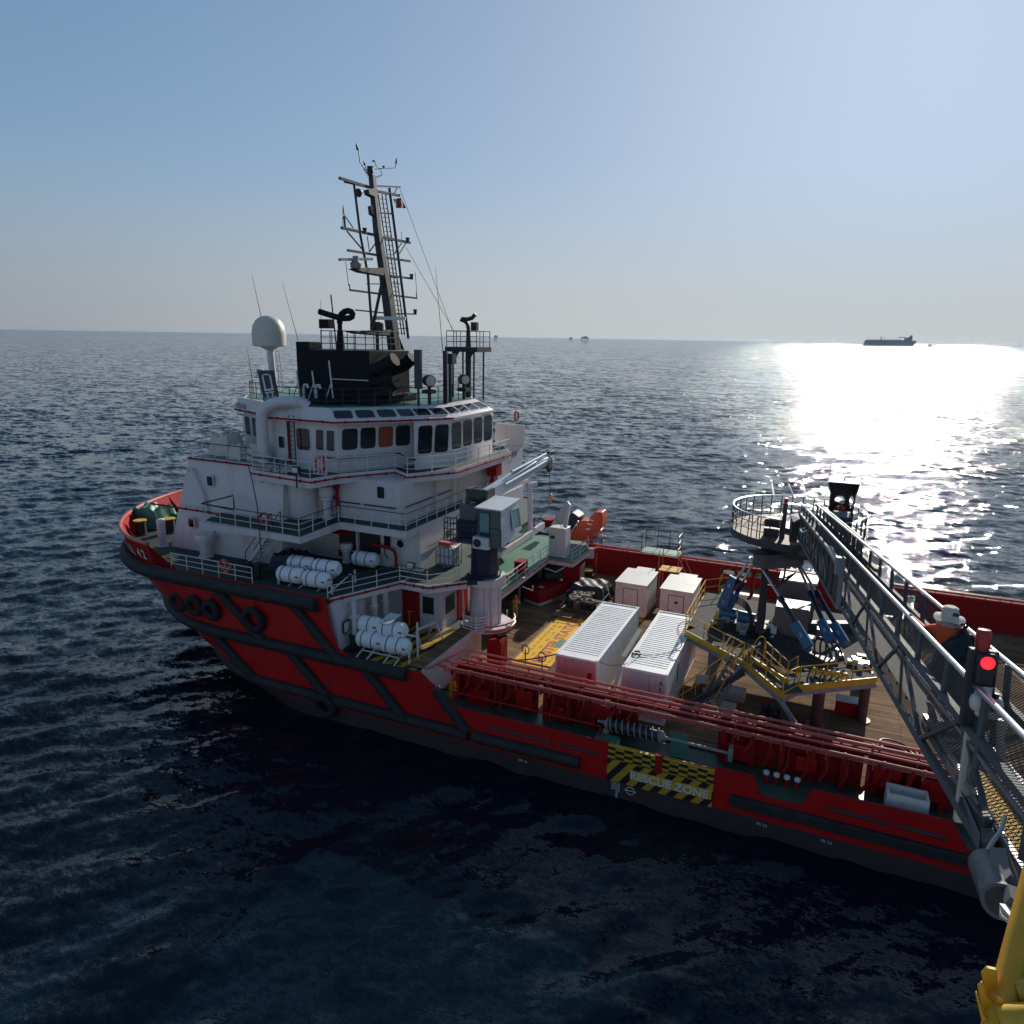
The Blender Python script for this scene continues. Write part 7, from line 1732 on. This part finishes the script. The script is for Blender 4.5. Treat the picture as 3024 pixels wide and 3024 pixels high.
b = MB(); b.lathe(hp + cd * .05 - rt_ * .03, [(.05, 0), (.10, .03), (.12, .08), (.10, .14), (.04, .16)], 14, rt_ * -1); b.lathe(hp + cd * .05 + rt_ * .06, [(.05, 0), (.09, .03), (.10, .08), (.05, .10)], 14, rt_); b.obox(hp - cd * .07 + fw_ * .03, rt_ * .13, fw_ * .05, cd * .035); b.build("alarm_horn", "cabin_white", sc_p, bevel=.02)
b = MB(); b.obox(hp - cd * .08 + fw_ * .085, rt_ * .11, fw_ * .004, cd * .03); b.build("alarm_plate", "box_light", sc_p)
b = MB(); c0 = qg('CN', 210, 555, GC - .1); b.pipe([c0 + cd * .25, c0, c0 - cd * .35 + rt_ * .03, c0 - cd * .55 - rt_ * .02], .035, 10, sm=2); b.build("flexible_conduit", "hose_black", sc_p)
b = MB(); b.tube(qg('CN', 245, 585, GC - .6), qg('CN', 238, 790, GC - .6), .045, n=10); b.build("rail_stanchion", "box_light", gw)
# tip: drive box, roller and bumper
def og(fr, a, c_, g, sz): 
    c = qg(fr, a, c_, g); return c
b = MB(); 
P0 = [qg('CG', 600, 120, 9.6), qg('CG', 790, 95, 9.6), qg('CG', 1050, 480, 9.0), qg('CG', 860, 470, 9.0)]; P1 = [qg('CG', 610, 330, 9.6), qg('CG', 800, 430, 9.6), qg('CG', 1060, 660, 9.0), qg('CG', 850, 670, 9.0)]
b.loft(P0, P1); dbx = b.build("drive_box", "dark_steel", gw, bevel=.02)
b = MB(); b.beam(qg('CG', 700, 100, 9.5), qg('CG', 790, 250, 9.3), .03, .02); b.beam(qg('CG', 688, 235, 9.5), qg('CG', 745, 345, 9.4), .025, .02); b.build("edge_trim", "galvanised", dbx)
b = MB(); b.plate([qg('CG', 560, 60, 9.7), qg('CG', 600, 120, 9.6), qg('CG', 850, 700, 9.0), qg('CG', 830, 930, 8.8), qg('CG', 800, 830, 8.9)], .06); b.build("tip_plate", "gangway_grey", gw)
b = MB(); b.plate([qg('CG', 850, 680, 8.9), qg('CG', 1060, 680, 8.9), qg('CG', 1040, 930, 8.5), qg('CG', 860, 880, 8.6)], .15); b.build("tip_bracket", "dark_steel", gw)
b = MB(); b.pipe([qg('CG', 1175, 420, 8.6), qg('CG', 1130, 610, 8.5), qg('CG', 1010, 770, 8.4), qg('CG', 910, 940, 8.2), qg('CG', 950, 1040, 8.1), qg('CG', 1000, 1110, 8.0)], .022, 8, sm=1); b.build("tip_conduit", "box_light", gw)
b = MB(); b.tube(qg('CG', 920, 1120, 8.0), qg('CG', 1130, 1640, 7.2), .165, n=24); b.m(1).tube(qg('CG', 1128, 1632, 7.21), qg('CG', 1133, 1645, 7.19), .13, n=20); b.build("tip_roller", ["tip_grey", "black_paint"], gw)
b = MB(); b.plate([qg('CG', 1030, 940, 7.9), qg('CG', 1250, 950, 7.9), qg('CG', 1330, 1330, 7.3), qg('CG', 1200, 1450, 7.3), qg('CG', 1010, 1280, 7.6)], .12); b.plate([qg('CG', 1180, 1440, 7.2), qg('CG', 1360, 1500, 7.2), qg('CG', 1310, 1700, 7.0), qg('CG', 1210, 1620, 7.0)], .10); b.build("landing_cone", "gangway_grey", gw)
b = MB(); b.beam(qg('CG', 1150, 1690, 7.0), qg('CG', 1310, 1880, 6.8), .06, .03); b.beam(qg('CG', 1140, 1700, 7.0), qg('CG', 1140, 1840, 6.9), .04, .04); b.beam(qg('CG', 1140, 1840, 6.9), qg('CG', 1240, 1920, 6.8), .03, .03); b.build("tip_hook", "box_light", gw)

# ================================================================== RIG SIDE: yellow landing post
rigp = thing("landing_post", "thick yellow tubular post with clamped octagonal flanges at the near corner", "post", q('CH', 735, 1280, y=4.6))
pa = q('CH', 1160, -300, y=5.35); pb = q('CH', 700, 1500, y=4.6)
pdir = (pa - pb).normalized()
wr = (q('CH', 530, 1280, y=4.66) - q('CH', 940, 1280, y=4.66)).length / 2
b = MB(); b.tube(pb - pdir * .25, pa + pdir * 1.2, wr * 1.0, n=40); b.build("post_tube", "yellow_rail", rigp, smooth=60)
for k, (pts, y) in enumerate((([(430, 1118), (580, 1150), (600, 1640), (545, 1640), (430, 1520), (352, 1210)], 4.60), ([(365, 1325), (440, 1520), (600, 1680), (660, 1940), (520, 1932), (370, 1750), (300, 1395)], 4.50), ([(290, 1475), (380, 1760), (520, 1960), (430, 1960), (355, 1860), (270, 1500)], 4.42))):
    b = MB(); b.plate([q('CH', a, c_, y=y) for a, c_ in pts], .035); b.build("flange_plate", "yellow_rail", rigp, bevel=.008)
b = MB(); b.tube(q('CH', 640, 1870, y=4.45), q('CH', 1400, 1850, y=4.45), .085, n=20); b.tube(q('CH', 880, 1470, y=4.62), q('CH', 1400, 1470, y=4.62), .075, n=18); b.build("cross_tube", "yellow_paint", rigp, smooth=60)
b = MB(); b.plate([q('CH', 540, 1490, y=4.5), q('CH', 760, 1700, y=4.5), q('CH', 790, 1960, y=4.45), q('CH', 640, 1960, y=4.45)], .03); b.build("gusset_plate", "yellow_rail", rigp)

# ================================================================== PEOPLE
def body_mesh(name, J, B, mats, parent, regions, level=2):
    """one continuous skinned figure: J joint -> (position, radius_x, radius_y), B bones, regions bone -> material index"""
    names = list(J); me = bpy.data.meshes.new(name + "_skeleton"); me.from_pydata([tuple(J[k][0]) for k in names], [(names.index(a), names.index(c_)) for a, c_ in B], [])
    o = bpy.data.objects.new(name + "_skeleton", me); COL.objects.link(o)
    o.modifiers.new("skin", 'SKIN'); sv = me.skin_vertices[0].data if me.skin_vertices else None
    if sv is None:
        me.skin_vertices.new() if hasattr(me.skin_vertices, 'new') else None
    sv = me.skin_vertices[0].data
    for i, k in enumerate(names): sv[i].radius = (J[k][1], J[k][2]); sv[i].use_root = (k == 'pelvis')
    s = o.modifiers.new("smooth", 'SUBSURF'); s.levels = level; s.render_levels = level
    dg = bpy.context.evaluated_depsgraph_get(); out = bpy.data.meshes.new_from_object(o.evaluated_get(dg))
    bpy.data.objects.remove(o); bpy.data.meshes.remove(me); out.name = name
    out.materials.clear()
    for mm in mats: out.materials.append(MATS[mm])
    segs = [(Vector(J[a][0]), Vector(J[c_][0]), regions.get((a, c_), 0)) for a, c_ in B]
    for p in out.polygons:
        best = None; p.use_smooth = True
        for a, c_, r in segs:
            d = c_ - a; t = max(0, min(1, (p.center - a).dot(d) / max(d.length_squared, 1e-9))); dd = (p.center - a - d * t).length
            if best is None or dd < best[0]: best = (dd, r)
        p.material_index = best[1]
    ob = bpy.data.objects.new(name, out); COL.objects.link(ob)
    if parent is not None: ob.parent = parent; ob.matrix_parent_inverse = parent_matrix(parent).inverted()
    return ob
def person(label, base, face, cover, pose, group=None, H=1.74, hat=None):
    """face: unit direction the figure looks; pose: joint offsets (right, forward, up) in metres for a 1.74 m figure"""
    t = thing("person", label, "person", base, group)
    f = Vector((face[0], face[1], 0)).normalized(); r = Vector((f.y, -f.x, 0)); k = H / 1.74
    def P(x, y, z): return Vector(base) + r * x * k + f * y * k + Vector((0, 0, z * k))
    D = dict(pelvis=((0, 0, .92), .155, .125), waist=((0, 0, 1.08), .145, .115), chest=((0, .01, 1.28), .165, .125), neckb=((0, 0, 1.44), .085, .075), neck=((0, .01, 1.50), .058, .058), head=((0, .03, 1.60), .088, .098), crown=((0, .02, 1.69), .070, .082),
             hipl=((-.10, 0, .88), .105, .11), kneel=((-.11, .02, .48), .072, .075), anklel=((-.11, -.03, .09), .052, .055), toel=((-.12, .14, .035), .045, .035),
             hipr=((.10, 0, .88), .105, .11), kneer=((.11, .02, .48), .072, .075), ankler=((.11, -.03, .09), .052, .055), toer=((.12, .14, .035), .045, .035),
             shl=((-.19, 0, 1.40), .075, .075), ell=((-.25, -.03, 1.12), .055, .055), wrl=((-.25, .08, .88), .038, .04), hdl=((-.25, .11, .81), .035, .045),
             shr=((.19, 0, 1.40), .075, .075), elr=((.25, -.03, 1.12), .055, .055), wrr=((.25, .08, .88), .038, .04), hdr=((.25, .11, .81), .035, .045))
    for kk, v in pose.items(): D[kk] = (v, D[kk][1], D[kk][2])
    J = {a: (P(*v[0]), v[1] * k, v[2] * k) for a, v in D.items()}
    # five separate fingers rooted in each palm, a little curled
    B = [('pelvis', 'waist'), ('waist', 'chest'), ('chest', 'neckb'), ('neckb', 'neck'), ('neck', 'head'), ('head', 'crown'), ('pelvis', 'hipl'), ('hipl', 'kneel'), ('kneel', 'anklel'), ('anklel', 'toel'), ('pelvis', 'hipr'), ('hipr', 'kneer'), ('kneer', 'ankler'), ('ankler', 'toer'), ('chest', 'shl'), ('shl', 'ell'), ('ell', 'wrl'), ('wrl', 'hdl'), ('chest', 'shr'), ('shr', 'elr'), ('elr', 'wrr'), ('wrr', 'hdr')]
    reg = {('neck', 'head'): 1, ('head', 'crown'): 1, ('neckb', 'neck'): 1, ('wrl', 'hdl'): 2, ('wrr', 'hdr'): 2, ('anklel', 'toel'): 3, ('ankler', 'toer'): 3}
    for s, sx in (('l', -1), ('r', 1)):
        wr, hd = J['wr' + s][0], J['hd' + s][0]; d = (hd - wr).normalized(); side = d.cross(f); side = side.normalized() if side.length > .1 else r.copy()
        pal = side.cross(d).normalized()
        for i, (off, L) in enumerate(((-.030, .068), (-.010, .078), (.010, .072), (.028, .058))):
            a, c_ = f'f{s}{i}a', f'f{s}{i}b'; J[a] = (hd + d * .045 * k + side * off * k, .0095 * k, .0095 * k); J[c_] = (hd + d * (.045 + L * .75) * k + side * off * k + pal * .03 * k, .0085 * k, .0085 * k)
            B += [('hd' + s, a), (a, c_)]; reg[('hd' + s, a)] = 2; reg[(a, c_)] = 2
        J[f't{s}'] = (hd - d * .01 * k - side * .055 * k * (1 if s == 'l' else 1) + pal * .02 * k, .011 * k, .011 * k); B.append(('hd' + s, f't{s}')); reg[('hd' + s, f't{s}')] = 2
    body = body_mesh("body", J, B, [cover, "skin", "glove_black", "black_paint"], t, reg)
    return t, J, P, f, r
# walker on the gangway, seen from behind
gc = 13.15; uc = (UL + UR) / 2
base = gp_(gc, uc + .02, NF + .03)
f_ = HD
hl = gp_(13.95, UL, NR)            # left glove closes on the left handrail
def loc(pt):                        # world point -> pose offset
    d = pt - base; r_ = Vector((f_.y, -f_.x, 0)); return (d.dot(r_), d.dot(f_), d.z)
lx, ly, lz = loc(hl)
tw, J, P, f, r = person("person in orange coverall and cream sun hat carrying a black sack along the gangway", base, f_, "coverall_orange",
    dict(waist=(0, .05, 1.07), chest=(.0, .12, 1.26), neckb=(0, .17, 1.41), neck=(0, .19, 1.47), head=(.0, .23, 1.55), crown=(0, .23, 1.64), shl=(-.18, .16, 1.37), ell=(-.29, .42, 1.22), wrl=(lx + .03, ly - .12, lz + .045), hdl=(lx, ly - .03, lz + .05), shr=(.19, .14, 1.38), elr=(.27, .18, 1.20), wrr=(.20, .06, 1.38), hdr=(.17, .00, 1.41),
         kneel=(-.10, .12, .50), anklel=(-.10, .10, .10), toel=(-.11, .27, .06), kneer=(.10, -.02, .47), ankler=(.11, -.20, .08), toer=(.11, -.04, .03)), H=1.72)
hc_ = J['head'][0]
b = MB(); n = 40; rings = []
for R0, hz, wav in ((.115, .155, 0), (.120, .12, 0), (.128, .05, 0), (.132, .02, 0), (.185, -.005, .012), (.235, -.028, .022), (.232, -.034, .022), (.14, -.002, .0)):
    rings.append([hc_ + r * (math.cos(2 * math.pi * i / n) * R0 * .96) + f * (math.sin(2 * math.pi * i / n) * R0 * 1.08) + Vector((0, 0, hz + wav * math.sin(3 * 2 * math.pi * i / n + .8))) for i in range(n)])
top_ = [hc_ + r * (math.cos(2 * math.pi * i / n) * .075) + f * (math.sin(2 * math.pi * i / n) * .085) + Vector((0, 0, .175)) for i in range(n)]
rings = [top_] + rings
for a, c_ in zip(rings[:-1], rings[1:]): b.loft(a, c_, cap=False)
b.add(top_, [tuple(range(n))]); hat = b.build("sun_hat", "hat_cloth", tw, smooth=60)
b = MB(); cc_ = hc_ - f * .142 + r * .05 + Vector((0, 0, .085)); b.plate([cc_ - r * .045 - Vector((0, 0, .025)), cc_ + r * .045 - Vector((0, 0, .022)), cc_ + r * .042 + Vector((0, 0, .03)), cc_ - r * .042 + Vector((0, 0, .028))], .012); b.build("hat_badge", "mast_grey", hat)
b = MB(); g2 = []
for R0, hz in ((.13, .00), (.15, -.06), (.175, -.12), (.15, -.16), (.09, -.17)):
    g2.append([hc_ + r * math.cos(R_(150 + 240 * i / 20)) * R0 * 1.05 + f * math.sin(R_(150 + 240 * i / 20)) * R0 * 1.0 + Vector((0, 0, hz)) for i in range(21)])
for a, c_ in zip(g2[:-1], g2[1:]):
    for i in range(20): b.quad(a[i], a[i + 1], c_[i + 1], c_[i])
b.build("neck_flap", "pink_cloth", tw, smooth=60)
# black sack over the right shoulder
sk = thing("plastic_sack", "bulging black plastic sack slung over the walker's right shoulder", "sack", J['hdr'][0])
rgs = np.random.RandomState(4); b = MB(); rings = []; nseg = 44; top0 = J['hdr'][0] + Vector((0, 0, .03)); ctrs = gp_(12.75, uc + .17, NF - .62)
prof = [(0, .03), (.06, .06), (.14, .15), (.25, .25), (.38, .335), (.52, .385), (.66, .39), (.80, .36), (.92, .26), (1.0, .08)]
bot0 = ctrs - Vector((0, 0, .42)); axis = bot0 - top0
for s, R0 in prof:
    c0 = top0 + axis * s
    rings.append([c0 + r * math.cos(a) * R0 * (1 + .09 * (1 - s) * math.sin(9 * a + 1) + .05 * math.sin(5 * a + s * 6) + .03 * rgs.randn()) * 1.08 + f * math.sin(a) * R0 * (.72) * (1 + .08 * math.sin(7 * a + 2 * s * 4)) + Vector((0, 0, .015 * rgs.randn())) for a in [2 * math.pi * i / nseg for i in range(nseg)]])
for a, c_ in zip(rings[:-1], rings[1:]): b.loft(a, c_, cap=False)
b.add(rings[-1], [tuple(range(nseg))]); b.build("sack_body", "bag_plastic", sk, smooth=50)
b = MB()
for i in range(9): a = i * .7; b.plate([top0 + r * .01, top0 + r * (.05 * math.cos(a) + .01) + f * .05 * math.sin(a) + Vector((0, 0, .09)), top0 + r * (.07 * math.cos(a + .4)) + f * .06 * math.sin(a + .4) + Vector((0, 0, .07))], .004)
b.build("sack_neck", "bag_plastic", sk)
# deck hand in yellow by the red box
tw2, J2, P2, f2, r2 = person("person standing on deck in yellow coverall with an orange hood, seen from behind", (-19.42, 44.97, 2.16), (-.15, 1), "coverall_yellow", dict(ell=(-.27, .05, 1.12), wrl=(-.16, .22, 1.0), hdl=(-.10, .27, .99), elr=(.27, .06, 1.14), wrr=(.22, .24, 1.22), hdr=(.2, .27, 1.28)), H=1.78)
h2 = J2['head'][0]
b = MB(); b.lathe(h2 + Vector((0, 0, -.19)), [(.17, 0), (.20, .06), (.14, .14), (.13, .24), (.12, .32), (.07, .37), (.01, .385)], 18); b.build("hood", "orange_boat", tw2, smooth=60)
# gangway operator behind the console
tw3, J3, P3, f3, r3 = person("person in red coverall and pale helmet working the console in the dark booth", bx0 + Vector((-.02, .45, .05)), (-.1, -1), "coverall_red", dict(ell=(-.30, .08, 1.14), wrl=(-.2, .30, 1.08), hdl=(-.17, .36, 1.07), elr=(.30, .08, 1.14), wrr=(.2, .30, 1.08), hdr=(.17, .36, 1.07), head=(0, .06, 1.60)), H=1.72)
h3 = J3['head'][0]
b = MB(); b.lathe(h3 + Vector((0, 0, .03)), [(.155, 0), (.16, .012), (.128, .02), (.125, .07), (.09, .12), (.01, .14)], 20); b.build("helmet", "cab_grey", tw3, smooth=50)
b = MB()
for sx in (-.13, .13): b.tube(P3(sx, .13, 1.28), P3(sx, .12, 1.42), .022, n=6)
b.build("reflective_band", "cream_dome", tw3)

# ================================================================== FAR VESSELS AND PLATFORMS
def far_pt(px, py_dist): 
    d = Vector(ray('N', px, 970.5 + .0157 * px)); h = Vector((d.x, d.y, 0)); return h.normalized() * py_dist
def far_frame(px, dist):
    c = far_pt(px, dist); fw = c.normalized(); rt = Vector((fw.y, -fw.x, 0)); return c, rt, fw
c, rt, fw = far_frame(2622, 6000)
k = 6000 / 2130
tk = thing("tanker", "long hazy grey storage tanker on the horizon in front of the sun glitter", "tanker", c)
def fp(u, h, dpt=0): return c + rt * u * k + fw * dpt + Vector((0, 0, h * k))
b = MB()
prof = [(-60, 0), (-56, 2), (-55, 5), (-54, 12), (-50, 14), (-30, 14.5), (10, 15), (30, 14.5), (50, 13.5), (64, 14), (63, 8), (58, 0)]
b.loft([fp(u, h, -22) for u, h in prof], [fp(u, h, 22) for u, h in prof]); b.build("hull", "far_ship_veiled", tk)
b = MB()
for u0, u1, h0, h1 in ((36, 54, 13, 20), (44, 54, 20, 23), (49, 53, 23, 26), (22, 40, 20.5, 22)):
    pp = [(u0, h0), (u1, h0), (u1, h1), (u0, h1)]; b.loft([fp(u, h, -18) for u, h in pp], [fp(u, h, 18) for u, h in pp])
b.build("superstructure", "far_ship_veiled", tk)
b = MB(); b.tube(fp(-16, 14), fp(-16, 24), 2.2); b.tube(fp(51, 26), fp(51, 29), 1.2)
for u in range(-45, 30, 9): b.tube(fp(u, 14), fp(u, 16.5 + (u % 4)), 1.8)
b.build("deck_gear", "far_ship_veiled", tk)
c, rt, fw = far_frame(2748, 5600); k = 5600 / 2130
tg = thing("tug", "tiny dark tug on the horizon right of the tanker", "tug", c)
b = MB(); pp = [(-6, 0), (-7, 3), (-2, 3), (4, 2.5), (8, 2), (7, 0)]; b.loft([fp(u, h, -5) for u, h in pp], [fp(u, h, 5) for u, h in pp]); b.build("hull", "far_ship_veiled", tg)
b = MB(); pp = [(-4, 3), (2, 3), (1, 6), (-3, 6)]; b.loft([fp(u, h, -4) for u, h in pp], [fp(u, h, 4) for u, h in pp]); b.tube(fp(-1, 6), fp(-1, 9), 1.0); b.build("wheelhouse", "far_ship_veiled", tg)
for px, w, h, l in ((1464, 5, 8, "faint square platform on the horizon right of the monitor tower"), (1686, 4, 6, "faint small platform on the horizon, left of the wide one"), (1727, 11, 7, "faint wide ragged platform on the hazy horizon")):
    c, rt, fw = far_frame(px, 9000); k = 9000 / 2130
    t = thing("offshore_platform", l, "platform", c, "faint platforms on the horizon")
    b = MB()
    for u0, u1, h0, h1 in ((-w, w, h * .35, h), (-w * .3, w * .6, h, h * 1.4)) if w > 5 else ((-w, w, h * .2, h),):
        pp = [(u0, h0), (u1, h0), (u1, h1), (u0, h1)]; b.loft([fp(u, hh, -15) for u, hh in pp], [fp(u, hh, 15) for u, hh in pp])
    b.build("topside", "far_platform_veiled", t); b = MB()
    for u in (-w * .8, w * .8): b.tube(fp(u, 0), fp(u, h * .5), 4)
    b.build("jacket_leg", "far_platform_veiled", t)

# ------------------------------------------------------------------ sea haze
hz = bpy.data.materials.new("sea_haze"); hz.use_nodes = True; nt = hz.node_tree; nt.nodes.clear()
pv = nt.nodes.new("ShaderNodeVolumePrincipled"); pv.inputs["Color"].default_value = (.45, .56, .72, 1); pv.inputs["Density"].default_value = HAZE_DENSITY; pv.inputs["Anisotropy"].default_value = .35
mo = nt.nodes.new("ShaderNodeOutputMaterial"); nt.links.new(pv.outputs[0], mo.inputs["Volume"]); MATS["sea_haze"] = hz
b = MB(); b.box(-26000, 26000, -26000, 26000, -2.0, 40.0); hb = b.build("haze", "sea_haze", None, smooth=0); hb['kind'] = 'stuff'
